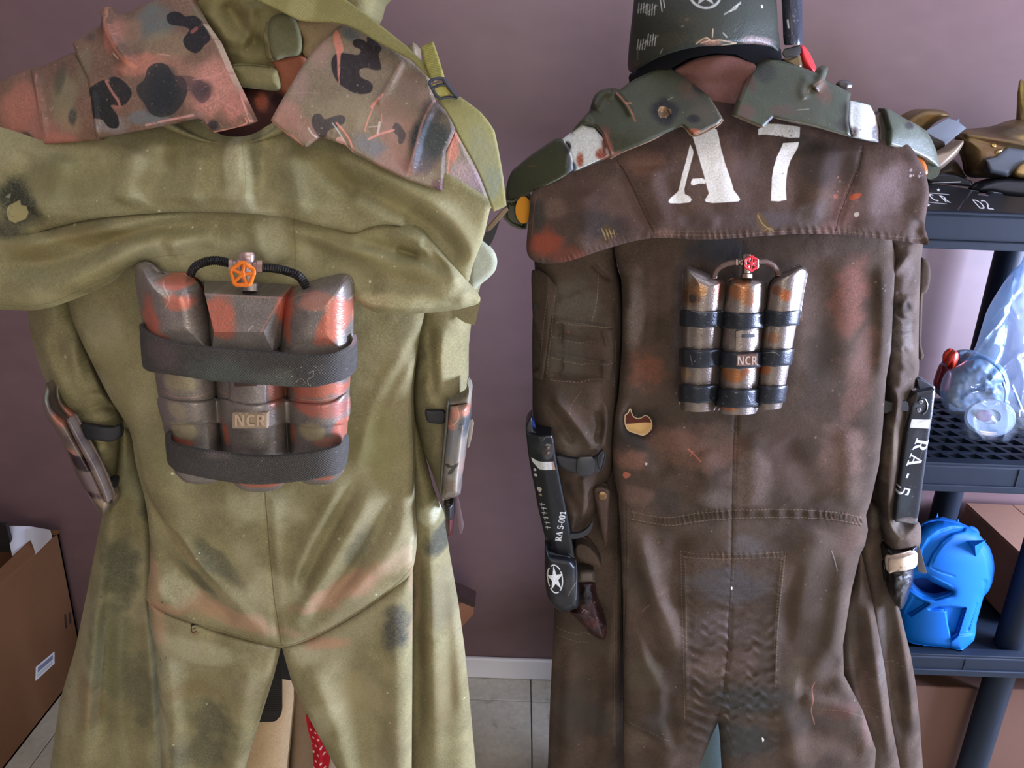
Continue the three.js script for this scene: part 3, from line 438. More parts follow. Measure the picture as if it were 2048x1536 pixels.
  const col = add('collar', sheet('320,232 360,255 405,275 440,283 490,281 530,268 560,245 575,235 570,262 545,275 500,288 445,290 395,282 350,265 310,245', { z: (x, y, d) => -0.968 + round(0.010, 10)(d), thick: 0.02, g: 2.5 }), cm, body, 'pale stitched collar seam');
  const neck = thing('neck_scarf', 'dark red and black camouflage scarf under the olive hood', 'scarf');
  const nP = new Panel(440, 110, 640, 260, -1.05, [70, 44, 38]);
  nP.blobs([[528, 200, 20, 26, [150, 84, 62], 0.9], [575, 150, 40, 50, [136, 82, 58], 0.9], [560, 200, 20, 20, [46, 30, 28], 0.8], [490, 190, 16, 30, [50, 34, 30], 0.7]]);
  add('scarf_cloth', sheet('430,165 500,165 550,110 600,100 640,110 640,190 620,280 560,305 450,305 390,280 400,230', { z: (x, y, d) => -1.07 + round(0.03, 40)(d), thick: 0.05, g: 4 }), cloth(nP), neck);
}
// ---------------------------------------------------------------- camouflage shoulder plates, sling strap, tank pack and bracers of the olive costume
{
  const rust = [168, 108, 90], rose = [196, 132, 116], blk = [22, 24, 23], slate = [100, 106, 106], tan = [134, 116, 88];
  const lip = (d, r, h) => -h * (1 - Math.min(1, d / r)) ** 2;
  // --- left-hand plates
  const lp = new Panel(-90, -60, 520, 310, (x, y) => -0.928 - 0.00042 * rise(250 - y) - 0.07 * (Math.max(0, 440 - x) / 500) ** 2, [112, 86, 68], { grain: 0.16, fine: 0.12 });
  lp.blobs([
    [30, 220, 60, 70, rust, 0.6], [120, 210, 40, 60, [122, 112, 84], 0.7], [170, 130, 26, 60, [118, 108, 82], 0.5], [240, 70, 30, 40, rust, 0.6], [300, 50, 70, 50, [92, 100, 96], 0.6], [330, 90, 80, 40, tan, 0.5], [430, 170, 60, 80, rose, 0.55, 0.5], [280, 130, 60, 24, rust, 0.6, -0.3], [470, 220, 34, 40, [184, 118, 104], 0.6], [340, 140, 60, 40, [172, 122, 100], 0.4],
    [230, 250, 50, 22, [128, 124, 120], 0.6], [300, 235, 50, 20, slate, 0.6], [90, 260, 80, 26, [150, 104, 92], 0.5], [20, 280, 60, 18, [118, 86, 70], 0.5], [390, 240, 30, 26, [126, 104, 96], 0.6], [60, 150, 50, 20, [110, 88, 74], 0.4], [400, 20, 26, 40, [104, 96, 70], 0.5], [130, 240, 40, 30, [138, 120, 92], 0.5], [110, 280, 50, 16, rust, 0.5], [240, 190, 20, 30, rust, 0.4], [270, 60, 30, 30, [140, 104, 80], 0.5],
    [330, 185, 44, 52, [44, 50, 48], 0.75], [318, 150, 26, 24, [66, 66, 64], 0.6], [405, 180, 30, 26, [66, 52, 50], 0.6], [140, 230, 12, 18, [60, 62, 54], 0.6], [115, 160, 14, 30, [72, 70, 54], 0.5], [185, 75, 18, 12, [70, 60, 60], 0.5], [42, 278, 18, 14, [70, 60, 50], 0.6], [430, 250, 16, 14, [46, 40, 40], 0.8],
  ]);
  lp.ink(({ fill, dots }) => {
    fill('183,178 200,166 215,160 226,166 224,156 240,155 258,168 268,186 260,204 246,212 232,210 226,212 238,228 243,246 238,256 222,254 210,240 196,236 186,232 184,212 190,196 182,190', blk, 0.92);
    fill('337,32 352,24 366,28 374,34 390,32 404,40 412,52 420,66 424,80 412,92 400,106 386,104 374,94 370,80 378,68 382,60 372,54 356,52 342,48', [20, 18, 18], 0.95);
    fill('278,172 292,160 300,136 320,126 340,132 352,150 372,156 380,180 370,206 352,226 326,234 304,226 292,206 280,190', [30, 33, 33], 0.8);
    fill('352,154 380,152 404,160 420,172 424,192 412,206 398,200 386,182 370,178', [70, 52, 52], 0.6);
    dots(160, [0, 40, 500, 290], 1.2, [200, 176, 156], 0.45);
  }, 0.22);
  lp.ink(({ fill, line }) => {
    line('216,16 226,60 240,92 256,116 276,136', 7, [186, 122, 98], 0.75); line('276,136 300,120 330,108', 5, [178, 116, 92], 0.5); line('217,162 228,182 240,200 244,210', 5, [176, 116, 98], 0.9); line('186,196 190,230 192,274', 2.5, [200, 130, 110], 0.8); line('296,250 340,240 390,230', 4, [206, 150, 140], 0.8); line('388,64 396,58', 8, [170, 100, 84], 0.7); line('68,150 76,200 84,284', 5, [180, 126, 110], 0.7); line('494,236 496,246 470,256 430,264', 3, [220, 140, 116], 0.9); line('236,108 246,118', 4, [214, 188, 170], 0.8); line('318,108 345,112', 2, [200, 170, 150], 0.6); line('390,160 440,150 460,130', 2, [208, 150, 136], 0.6); line('436,196 496,232', 1.5, [208, 150, 130], 0.5);
    line('480,178 500,236 508,243', 3, [210, 150, 130], 0.8); line('410,49 435,85 465,153 480,180', 2.4, [176, 160, 128], 0.7);
  }, 0.3);
  const lm = paint(lp, { rough: 0.52, bumpScale: 0.0009 });
  const L = thing('shoulder_armor', 'large camouflage shoulder armour of three rust-painted plates on the left of the olive cape', 'armour');
  const zl = (k) => (x, y, d) => -0.94 + k - 0.00042 * rise(250 - y) - 0.07 * ((440 - x) / 500) ** 2 * Math.sign(440 - x > 0 ? 1 : 0) + lip(d, 5, 0.004);
  const ridge = (x, y) => { const d = polyDist(S('216,16 226,60 240,92 256,116 276,136'), x, y)[0]; return 0.012 * Math.exp(-((d / 12) ** 2)); };
  const peg = folds([['205,25 216,60 238,100 262,128', 13, 0.016], ['300,95 260,128 235,150', 9, 0.004], ['186,180 189,230 192,275', 6, 0.006]], 0.0015, 60);
  add('plate', sheet('145,88 150,82 200,52 203,40 199,24 206,15 220,13 230,26 238,30 249,28 310,-2 420,-60 440,-40 395,-10 384,2 410,49 435,85 465,153 508,242 500,248 427,265 415,256 403,240 394,237 323,252 192,277 186,240 175,156 158,120', { z: (x, y, d) => zl(0.018)(x, y, d) + peg(x, y), thick: 0.014, g: 3, smooth: false }), lm, L, 'inner plate with a raised peg and two black camouflage blots');
  const f2 = folds([['70,150 78,200 88,284', 8, 0.006]], 0.0015, 60);
  add('plate', sheet('60,140 70,134 82,134 146,104 160,120 180,160 198,280 140,285 96,288 88,288 78,230 66,170', { z: (x, y, d) => zl(0.006)(x, y, d) + f2(x, y), thick: 0.014, g: 3, smooth: false }), lm, L);
  add('plate', sheet('-90,190 -40,178 0,163 55,137 66,134 76,145 84,190 94,286 60,290 0,293 -90,300', { z: zl(0), thick: 0.014, g: 3, smooth: false }), lm, L);
  // --- right-hand plates
  const rp = new Panel(530, 30, 990, 430, (x, y) => -0.927 - 0.00046 * rise(240 - y) - 0.045 * (Math.max(0, x - 640) / 340) ** 2, [120, 106, 84], { grain: 0.12, fine: 0.10 });
  rp.blobs([
    [570, 230, 40, 40, [164, 120, 106], 0.6], [620, 260, 50, 30, [158, 120, 106], 0.5], [640, 100, 34, 50, [156, 124, 112], 0.5], [600, 170, 30, 40, [150, 122, 110], 0.5], [690, 220, 90, 50, [140, 128, 100], 0.5], [770, 210, 30, 30, [142, 108, 90], 0.4], [800, 270, 60, 60, [146, 110, 96], 0.6], [700, 70, 30, 16, [86, 92, 92], 0.6, 0.5], [740, 290, 60, 26, [112, 112, 114], 0.6, 0.5], [820, 170, 40, 40, [112, 90, 74], 0.6], [800, 220, 40, 30, [124, 100, 82], 0.5], [780, 320, 50, 26, [152, 116, 104], 0.5], [830, 330, 60, 30, [138, 100, 92], 0.5], [850, 200, 20, 30, [134, 104, 90], 0.5],
    [860, 280, 44, 70, [50, 56, 56], 0.75, 0.2], [865, 220, 34, 30, [74, 66, 60], 0.6], [850, 320, 34, 34, [76, 74, 76], 0.5], [925, 360, 40, 50, [160, 132, 126], 0.5], [905, 300, 16, 50, [190, 116, 90], 0.6, 0.15], [950, 370, 24, 40, [140, 118, 118], 0.4], [880, 370, 20, 16, [90, 60, 60], 0.6],
  ]);
  rp.ink(({ fill, dots }) => {
    fill('663,128 668,112 680,106 700,108 716,110 722,104 720,98 710,94 706,84 714,78 726,80 734,84 735,74 746,78 756,86 764,98 758,108 760,120 763,138 748,140 736,136 722,138 719,146 724,156 738,162 746,172 742,184 728,188 710,186 694,178 678,166 668,150', [34, 27, 27], 0.96);
    fill('625,238 630,229 642,228 650,238 664,234 680,230 690,234 690,244 680,252 664,258 656,264 654,272 642,276 634,266 626,252', [62, 58, 58], 0.9);
    fill('788,248 796,246 806,258 812,270 806,286 798,286 796,272 786,262', [62, 58, 60], 0.85);
    dots(140, [560, 60, 970, 410], 1.1, [216, 206, 190], 0.6);
  }, 0.18);
  rp.ink(({ fill, line }) => {
    fill('668,62 676,62 684,84 688,100 682,112 680,150 676,152 674,110 668,84', [206, 128, 108], 0.92); line('678,100 677,130 679,166', 2.4, [200, 124, 106], 0.9);
    line('767,190 752,204 744,214', 6, [212, 140, 122], 0.9); line('746,216 738,236 730,262', 3, [210, 134, 116], 0.85); line('764,228 764,246', 2, [210, 134, 116], 0.8); line('760,245 756,268', 5, [196, 190, 184], 0.8); line('738,278 760,268 788,260', 4.5, [212, 142, 124], 0.9); line('738,254 760,252', 2, [200, 180, 170], 0.7);
    line('674,246 690,264 702,284 706,304', 4, [218, 140, 122], 0.95); line('666,246 680,266 694,290', 2.4, [206, 206, 202], 0.8); fill('672,280 684,274 696,292 706,306 690,300', [214, 160, 146], 0.8); line('700,300 708,308 720,314', 3, [214, 214, 210], 0.8);
    line('542,242 566,262 590,276 606,290', 3, [214, 142, 120], 0.9); line('618,256 626,268 634,274', 3.5, [206, 206, 202], 0.8); line('806,122 790,150 768,190', 2.5, [180, 128, 112], 0.6); line('868,202 846,246 834,290 816,350', 5, [182, 124, 106], 0.6);
    line('576,186 640,186', 1.3, [190, 150, 140], 0.5); line('612,116 580,160 552,215', 2.6, [188, 140, 124], 0.6); line('910,268 898,306 890,384', 3, [206, 130, 104], 0.8);
  }, 0.26);
  const rm = paint(rp, { rough: 0.5, bumpScale: 0.0009 });
  const R = thing('shoulder_armor', 'camouflage shoulder armour under the sling strap on the right of the olive cape', 'armour');
  const zr = (k) => (x, y, d) => -0.945 + k - 0.00046 * rise(240 - y) - 0.045 * (Math.max(0, x - 640) / 340) ** 2 + lip(d, 5, 0.004);
  const rf = folds([['806,118 790,150 767,191 752,210', 7, 0.006], ['868,204 846,246 832,292 818,352', 10, 0.007], ['700,130 705,160 690,180', 5, -0.001]], 0.0014, 50);
  add('plate', sheet('682,49 712,52 760,80 806,110 836,132 858,153 869,203 901,231 909,262 897,290 890,302 885,383 876,381 808,358 760,334 707,306 690,290 640,274 612,295 590,284 541,241 560,206 612,120 650,76', { z: (x, y, d) => zr(0.02)(x, y, d) + rf(x, y), thick: 0.014, g: 3, smooth: false }), rm, R, 'large inner plate with a black camouflage blot and pink paint drips');
  add('plate', sheet('908,262 918,272 936,310 958,350 972,384 979,418 930,402 887,387 880,370 886,304', { z: zr(0.004), thick: 0.014, g: 3, smooth: false }), rm, R, 'outer plate, worn rose and grey');
  add('plate_lug', sheet('806,112 815,92 826,84 836,96 838,134 822,140', { z: (x, y, d) => -1.04 + round(0.012, 10)(d), thick: 0.03, g: 2.5, smooth: false }), rm, R);

  // --- sling strap
  const sp = new Panel(480, -70, 1030, 430, (x, y) => -0.914 - 0.00036 * rise(240 - y) - 0.04 * (Math.max(0, x - 640) / 340) ** 2, [126, 120, 74], { grain: 0.08 });
  sp.blobs([[600, 20, 34, 40, [160, 152, 104], 0.4], [660, 10, 30, 30, [118, 110, 66], 0.4], [960, 300, 40, 60, [120, 120, 92], 0.5], [985, 370, 30, 50, [112, 116, 96], 0.6], [930, 240, 40, 30, [122, 116, 70], 0.4]]);
  sp.ink(({ line }) => { for (let i = 0; i < 70; i++) { const t = i / 69, x = lerp(560, 860, t), y = lerp(-20, 150, t); line(`${x - 20},${y + 34} ${x + 30},${y - 34}`, 1.1, [88, 84, 44], 0.35, false); } for (let i = 0; i < 90; i++) { const t = i / 89, x = lerp(880, 990, t), y = lerp(185, 410, t * t * 0.5 + t * 0.5); line(`${x - 28},${y + 8} ${x + 60},${y - 10}`, 1.1, [86, 82, 46], 0.3, false); } });
  const sm = cloth(sp, { rough: 0.75 });
  const st = thing('sling_strap', 'wide olive webbing sling strap with a black buckle over camouflage shoulder armour', 'strap');
  const zs = (x, y, d) => -0.93 - 0.00036 * rise(240 - y) - 0.04 * (Math.max(0, x - 640) / 340) ** 2 + 0.016 + lip(d, 3, 0.002);
  add('webbing', sheet('480,-70 640,-70 690,-2 742,36 778,64 814,93 836,114 856,132 888,156 866,164 822,120 788,102 753,84 720,62 688,49 660,44 624,44 598,41 555,20 510,-2', { z: zs, thick: 0.004, g: 3, smooth: false }), sm, st);
  add('webbing', sheet('866,191 915,190 938,206 961,224 976,242 989,262 996,294 1002,328 1007,358 1010,388 1013,412 986,424 976,396 969,377 958,350 945,323 932,300 917,273 906,248 890,219 878,204', { z: (x, y, d) => zs(x, y, d) + 0.012, thick: 0.004, g: 3, smooth: false }), sm, st);
  const lpn = new Panel(830, 70, 900, 180, -1.02, [136, 128, 66], { grain: 0.05 });
  lpn.ink(({ line }) => { for (let i = 0; i < 30; i++) { const y = 78 + i * 3.3; line(`834,${y + 6} 894,${y - 8}`, 1.3, [74, 72, 32], 0.75, false); } });
  add('strap_tail', sheet('841,94 866,82 876,112 889,156 862,162 850,130', { z: (x, y, d) => zs(x, y, d) + 0.006, thick: 0.004, g: 2.5, smooth: false }), cloth(lpn, { rough: 0.7 }), st);
  add('strap_tail', sheet('863,168 890,164 904,188 872,200', { z: (x, y, d) => zs(x, y, d) + 0.02, thick: 0.004, g: 2.5, smooth: false }), cloth(lpn, { rough: 0.7 }), st);
  const black = mat([30, 30, 34], { rough: 0.4 });
  const zk = (x, y) => zs(x, y, 9) + 0.02;
  const bk = add('buckle', merge([
    tubePx([[857, 166], [866, 159], [884, 157], [890, 158]], 3.4, zk, 1 / 1600, 8, 20), tubePx([[887, 157], [894, 168], [906, 184], [917, 195]], 4.6, zk, 1 / 1600, 8, 20), tubePx([[880, 198], [895, 194], [914, 197]], 2.6, zk, 1 / 1600, 8, 20), tubePx([[858, 165], [864, 176], [872, 190], [881, 198]], 3.4, zk, 1 / 1600, 8, 20), tubePx([[864, 176], [880, 170], [896, 170]], 3, zk, 1 / 1600, 8, 20)]), black, st);
  // strap end
  const se = thing('strap_end_bar', 'brown metal bar clipped on the end of the sling strap beside the olive cape', 'clip');
  add('bar', slab('975,464 972,456 1006,417 1014,414 1017,420 983,459', -1.03, 10, 2), mat([110, 92, 66], { rough: 0.45, metal: 0.4 }), se);
  add('tab', sheet('963,498 966,480 974,462 1002,428 990,470 978,492', { z: () => -1.06, thick: 0.01, g: 2.5 }), mat([26, 24, 24], { rough: 0.6 }), se);

  // --- the tank pack
  const tp = new Panel(255, 490, 725, 1000, -0.912, [124, 116, 108], { grain: 0.16, fine: 0.12, ppm: 1800 });
  const ch = [50, 46, 45], sil = [186, 186, 174], cop = [186, 108, 86], sand = [158, 148, 116];
  tp.blobs([
    [300, 640, 26, 50, cop, 0.75], [352, 560, 34, 18, cop, 0.75], [362, 600, 26, 18, cop, 0.7], [320, 670, 26, 16, cop, 0.5], [450, 630, 34, 40, cop, 0.75], [570, 640, 12, 50, [190, 104, 82], 0.8], [640, 600, 40, 20, [176, 122, 102], 0.6], [670, 640, 24, 50, cop, 0.8, 0.5], [580, 610, 10, 26, cop, 0.5], [350, 770, 34, 26, sand, 0.75], [345, 825, 24, 18, sand, 0.55], [360, 870, 30, 22, sand, 0.75], [350, 895, 40, 10, cop, 0.7], [435, 880, 10, 30, cop, 0.8], [545, 790, 14, 30, [160, 100, 82], 0.6], [570, 890, 12, 26, cop, 0.6], [620, 785, 60, 22, cop, 0.75], [610, 820, 40, 18, [176, 104, 88], 0.7], [660, 825, 40, 20, [168, 104, 90], 0.6], [620, 870, 30, 24, sand, 0.75], [675, 870, 18, 30, cop, 0.7], [650, 895, 30, 12, [176, 116, 98], 0.6], [510, 974, 40, 10, [176, 104, 80], 0.8], [640, 962, 30, 8, [176, 112, 90], 0.8],
  ].map(([x, y, rx, ry, c, al, r = 0]) => [x, y, rx * 1.25, ry * 1.25, c, al, r, 0.5]));
  tp.ink(({ line, dots }) => { dots(160, [280, 530, 700, 960], 1.1, [214, 200, 180], 0.6); line('566,600 564,640 562,680', 4, [202, 110, 88], 0.9); line('506,654 514,644', 1.4, [220, 214, 206], 0.8); line('410,586 430,664', 1.6, [206, 140, 118], 0.7); line('565,594 527,664', 2, [206, 130, 106], 0.7); line('410,585 566,593', 1.4, [190, 140, 124], 0.7); line('318,796 350,802 440,798 460,802', 1.6, [206, 150, 122], 0.7); line('560,806 620,808 680,802', 1.6, [206, 140, 120], 0.7); line('330,560 350,590 340,610', 2, [190, 180, 170], 0.6); line('580,600 600,590 640,582', 2, [190, 130, 110], 0.7); }, 0.22);
  const tm = paint(tp, { rough: 0.36, metal: 0.4, specularIntensity: 1, bumpScale: 0.0007 });
  const tank = thing('tank_pack', 'large weathered tank pack with an orange valve wheel on the olive coat', 'tank');
  const ZB = -0.965, M = 1 / 1500;
  const cyl = (x, y) => { const t = (y - 560) / 400; let h = 0; for (const [a, b, ra, rb, k] of [[343, 392, 74, 52, 1], [487, 512, 76, 64, 1.05], [638, 636, 70, 54, 1]]) { const c = lerp(a, b, t), r = lerp(ra, rb, t), u = (x - c) / r; if (Math.abs(u) < 1) h = Math.max(h, k * r * M * 1.05 * Math.sqrt(1 - u * u)); } return h; };
  const one = (x, y, i) => { const t = (y - 560) / 400, q = [[343, 392, 74, 52], [487, 512, 76, 64], [638, 636, 70, 54]][i], c = lerp(q[0], q[1], t), r = lerp(q[2], q[3], t), u = (x - c) / r; return r * M * 1.05 * Math.sqrt(Math.max(0, 1 - u * u)); };
  const part = (n, s, z, th = 0.05, g = 3, sm = true, m = tm, lab) => add(n, sheet(s, { z, thick: th > 0.015 ? (x, y, d) => 0.006 + Math.min(th, d * 0.0014) : th, g, smooth: sm }), m, tank, lab);
  part('tank_shell', '269,550 270,535 276,527 285,524 294,526 302,530 310,538 320,544 342,546 372,547 392,558 404,575 414,604 420,640 424,665 427,690 428,708 375,708 325,706 292,698 286,655 278,610 272,580', (x, y, d) => ZB + 0.012 + 0.056 * Math.sqrt(Math.max(0, 1 - (1 - Math.min(1, d / 58)) ** 2)) + 0.010 * Math.exp(-((x - 300) ** 2 + (y - 560) ** 2) / 1500), 0.06, 3, true, tm, 'left tank with a curled horn-like top');
  part('tank_shell', '563,610 570,592 598,572 629,561 655,554 678,549 694,551 704,560 708,580 706,620 705,660 704,720 660,724 612,724 562,715 560,660', (x, y, d) => ZB + 0.012 + 0.056 * Math.sqrt(Math.max(0, 1 - (1 - Math.min(1, d / 58)) ** 2)), 0.06, 3, true, tm, 'right tank with a slanted top');
  // the angular block in the middle
  {
    const q = (x, y, z) => P(x, y, ZB + z), A = q(409, 586, 0.062), B = q(566, 594, 0.062), C = q(527, 664, 0.072), D = q(428, 664, 0.072), A2 = q(408, 561, 0.0), B2 = q(587, 569, 0.0), E = q(562, 690, 0.03), G = q(545, 702, 0.05), H = q(424, 700, 0.05), I = q(420, 690, 0.0), J = q(587, 690, 0.0);
    const tri = [[A, D, C], [A, C, B], [A2, A, B], [A2, B, B2], [B, C, G], [B, G, E], [B2, B, E], [B2, E, J], [D, H, G], [D, G, C], [A2, I, H], [A2, H, D], [A2, D, A]];
    const g = new THREE.BufferGeometry().setFromPoints(tri.flat()); g.computeVertexNormals(); g.userData.plain = true; add('center_block', g, tm, tank, 'angular grey centre block between the two tanks');
  }
  const seg = (i, s, lab) => part('tank_segment', s, (x, y, d) => ZB + one(x, y, i) - 0.004 * Math.exp(-d / 4), 0.05, 2.5, false, tm, lab);
  seg(0, '308,740 438,740 444,912 336,912'); seg(2, '566,740 700,740 690,912 580,912'); seg(1, '424,690 566,690 578,920 442,920');
  part('access_panel', '456,742 534,742 535,812 458,812', (x, y, d) => ZB + one(x, y, 1) + 0.004 - 0.003 * Math.exp(-d / 1.5), 0.01, 2, false);
  part('slot', '468,764 514,763 515,772 469,773', (x, y) => ZB + one(x, y, 1) + 0.0046, 0.002, 1.5, false, mat([70, 50, 42], { rough: 0.7 }));
  part('clamp_band', '315,796 350,802 400,803 440,798 470,804 500,810 535,806 565,800 600,806 640,808 670,802 696,788 696,842 670,852 640,856 600,852 572,846 540,856 500,862 462,856 440,846 400,849 350,850 327,846', (x, y, d) => ZB + Math.max(cyl(x, y), 0.012) + 0.006 - 0.003 * Math.exp(-d / 2), 0.02, 2.5);
  for (const s of ['352,936 440,938 434,962 416,968 380,967 362,958', '464,940 574,940 570,966 548,980 508,984 474,974', '594,938 682,936 676,956 656,968 620,969 600,960']) part('tank_base', s, (x, y, d) => ZB + 0.030 + round(0.012, 14)(d), 0.05, 2.5);
  const web = new Panel(270, 630, 720, 990, -0.9, [60, 57, 51], { grain: 0.10, fine: 0.16, ppm: 1800 });
  web.blobs([[330, 700, 60, 40, [82, 70, 68], 0.6], [460, 730, 80, 40, [70, 76, 68], 0.6], [560, 750, 60, 30, [88, 90, 80], 0.5], [660, 740, 50, 30, [62, 60, 58], 0.5], [560, 770, 50, 12, [112, 98, 82], 0.6], [400, 930, 80, 40, [62, 58, 56], 0.5], [440, 900, 40, 14, [92, 82, 74], 0.5], [530, 965, 60, 12, [84, 80, 64], 0.5], [700, 690, 10, 20, [120, 84, 76], 0.5]]);
  web.ink(({ line, dots }) => { dots(70, [560, 720, 660, 790], 0.9, [190, 180, 150], 0.7); line('626,736 634,732 634,742 624,748 626,760', 1, [190, 184, 150], 0.8); line('600,752 612,746 620,756', 0.9, [180, 174, 140], 0.7); line('620,760 616,790 620,830', 0.8, [170, 160, 130], 0.5); dots(60, [290, 650, 700, 760], 0.8, [140, 132, 126], 0.6); dots(60, [330, 880, 690, 960], 0.8, [130, 122, 116], 0.6); });
  const webT = tile(64, (u, v) => 0.5 + 0.25 * Math.sin(u * 25.13) * Math.sin(v * 25.13) + 0.2 * wrapN(u, v, 10, 2));
  const wm = mat(web, { rough: 0.95, bump: webT, bumpScale: 0.0016, bumpSize: 0.014 });
  const hull = (x, x0, x1, k) => 0.082 * Math.pow(Math.max(0, 1 - Math.abs((x - (x0 + x1) / 2) / ((x1 - x0) / 2)) ** 7), 0.5) * k;
  part('webbing_strap', '279,660 278,650 284,648 290,662 325,681 375,690 409,695 470,700 528,704 570,708 612,711 663,707 700,690 706,672 710,672 713,690 711,738 700,752 680,762 640,772 612,775 560,772 500,768 426,762 360,752 304,744 290,738 284,726', (x, y, d) => ZB + 0.004 + hull(x, 276, 715, 1) - 0.002 * Math.exp(-d / 2), 0.006, 3, true, wm, 'upper charcoal webbing strap');
  part('webbing_strap', '330,880 332,866 338,868 342,886 380,897 420,904 460,909 520,914 578,911 630,904 676,892 686,876 692,870 696,884 693,925 684,942 673,948 630,958 580,965 545,968 510,969 477,967 420,958 380,950 356,944 340,932 334,920', (x, y, d) => ZB + 0.004 + hull(x, 327, 699, 0.92) - 0.002 * Math.exp(-d / 2), 0.006, 3, true, wm, 'lower charcoal webbing strap');
  // badge with raised letters
  const zc = (x, y) => ZB + one(x, y, 1) + 0.010;
  const badge = part('badge', '465,825 536,825 535,857 464,857', (x, y, d) => zc(500, 840) - 0.001 * Math.exp(-d), 0.012, 2, false, mat([150, 132, 108], { rough: 0.6 }), 'badge with raised letters NCR');
  const letters = (str, cx, cy, h, z, m, par, sx = 0.78, dep = 4) => { const sh = FONT.generateShapes(str, h); const g = new THREE.ExtrudeGeometry(sh, { depth: dep, bevelEnabled: true, bevelSize: 0.4, bevelThickness: 0.6, bevelSegments: 1, curveSegments: 4 }); g.computeBoundingBox(); const c = g.boundingBox.getCenter(new THREE.Vector3()); g.translate(-c.x, -c.y, 0); g.scale(sx, 1, 1); g.translate(cx, -cy, 0); add('raised_letters', set(g, z, M, 0.4), m, par); };
  letters('NCR', 500, 841, 24, zc(500, 840), mat([170, 148, 122], { rough: 0.6 }), badge, 0.92);
  // hoses, valve
  const hz = -0.925, hose = (pts, parent, m, r = 8, ridge = 24, lab) => {
    const c = new THREE.CatmullRomCurve3(pts.map(([x, y, z = 0]) => new THREE.Vector3(x, -y, z))), n = ridge * 8, fr = c.computeFrenetFrames(n), g = new THREE.TubeGeometry(c, n, r, 14), a = g.attributes.position;
    for (let i = 0; i <= n; i++) { const p = c.getPointAt(i / n), k = 0.80 + 0.2 * Math.abs(Math.sin(Math.PI * i * ridge / n)) ** 0.6; for (let j = 0; j <= 14; j++) { const q = i * 15 + j; a.setXYZ(q, p.x + (a.getX(q) - p.x) * k, p.y + (a.getY(q) - p.y) * k, p.z + (a.getZ(q) - p.z) * k); } }
    add('corrugated_hose', set(g, hz, M, 1.2), m, parent, lab);
  };
  const rub = mat([24, 24, 26], { rough: 0.32 });
  hose([[380, 552, 0], [388, 536, 4], [404, 526, 8], [430, 521, 10], [458, 526, 10]], tank, rub, 9.5, 19);
  hose([[524, 535, 10], [548, 537, 10], [576, 543, 8], [598, 553, 6], [613, 573, 0]], tank, rub, 9.5, 21);
  const valveM = mat([168, 140, 130], { rough: 0.25, metal: 0.2, clearcoat: 0.6, clearcoatRoughness: 0.15 }), steel = mat([140, 132, 124], { rough: 0.35, metal: 0.6 });
  const lathe = (prof, cx, cy, dir, z0, m, par, n, mpp = M) => { const g = new THREE.LatheGeometry(prof.map(([r, h]) => new THREE.Vector2(r, h)), 28); if (dir === 'x') g.rotateZ(-Math.PI / 2); if (dir === 'z') g.rotateX(Math.PI / 2); g.translate(cx, -cy, 0); add(n, set(g, z0, mpp, 0.7), m, par); };
  lathe([[0, 0], [10, 0], [13, 4], [13, 16], [16, 20], [16, 34], [14, 40], [17, 44], [17, 56], [14, 62], [9, 63], [8, 58], [0, 58]], 493, 567, 'y', -0.915, valveM, tank, 'valve_body');
  lathe([[0, 0], [13, 0], [13, 7], [11, 9], [11, 16], [14, 18], [14, 24], [0, 24]], 457, 531, 'x', -0.915, valveM, tank, 'valve_collar'); lathe([[0, 0], [11, 0], [11, 6], [13, 8], [13, 18], [0, 18]], 506, 533, 'x', -0.915, valveM, tank, 'valve_collar');
  lathe([[0, 0], [17, 0], [17, 14], [14, 17], [0, 17]], 500, 582, 'y', -0.915, steel, tank, 'valve_nut');
  const wheel = (cx, cy, r, lobes, spokes, tube, z0, m, par, mpp, rx = 1) => {
    const pts = []; for (let i = 0; i < 80; i++) { const a = i / 80 * Math.PI * 2, k = r * (1 + 0.07 * Math.cos(a * lobes)); pts.push(new THREE.Vector3(Math.sin(a) * k * rx, Math.cos(a) * k, 0)); }
    const gs = [new THREE.TubeGeometry(new THREE.CatmullRomCurve3(pts, true), 160, tube, 10, true)];
    for (let i = 0; i < spokes; i++) { const a = i / spokes * Math.PI * 2 + 0.2, e = new THREE.Vector3(Math.sin(a) * r * rx, Math.cos(a) * r, 0); gs.push(new THREE.TubeGeometry(new THREE.CatmullRomCurve3([new THREE.Vector3(0, 0, 3), e.clone().multiplyScalar(0.5).setZ(2), e]), 8, tube * 0.8, 8)); }
    const hub = new THREE.LatheGeometry([[0, -4], [tube * 1.6, -4], [tube * 1.7, 3], [tube * 0.8, 7], [0, 7]].map(([a, b]) => new THREE.Vector2(a, b)), 20); hub.rotateX(Math.PI / 2); gs.push(hub);
    const g = merge(gs); g.translate(cx, -cy, 0); add('valve_wheel', set(g, z0, mpp, 0.9), m, par);
  };
  wheel(485, 549, 22, 5, 5, 4.6, -0.885, mat([226, 116, 22], { rough: 0.35, clearcoat: 0.4 }), tank, M);
  lathe([[0, 0], [5, 0], [5, 34], [0, 34]], 485, 549, 'z', -0.912, steel, tank, 'valve_stem');

  // --- bracers and gloves
  const bp = new Panel(60, 750, 260, 1050, -1.03, [112, 100, 90], { grain: 0.14 });
  bp.blobs([[100, 800, 24, 30, [130, 132, 112], 0.8], [120, 835, 24, 26, [180, 116, 96], 0.8], [150, 880, 30, 20, [88, 76, 74], 0.6], [165, 925, 34, 26, [52, 40, 42], 0.8], [140, 905, 22, 14, [176, 120, 104], 0.7], [180, 960, 26, 26, [112, 98, 100], 0.6], [190, 990, 26, 12, [70, 56, 56], 0.7], [200, 1005, 26, 14, [150, 130, 100], 0.6]]);
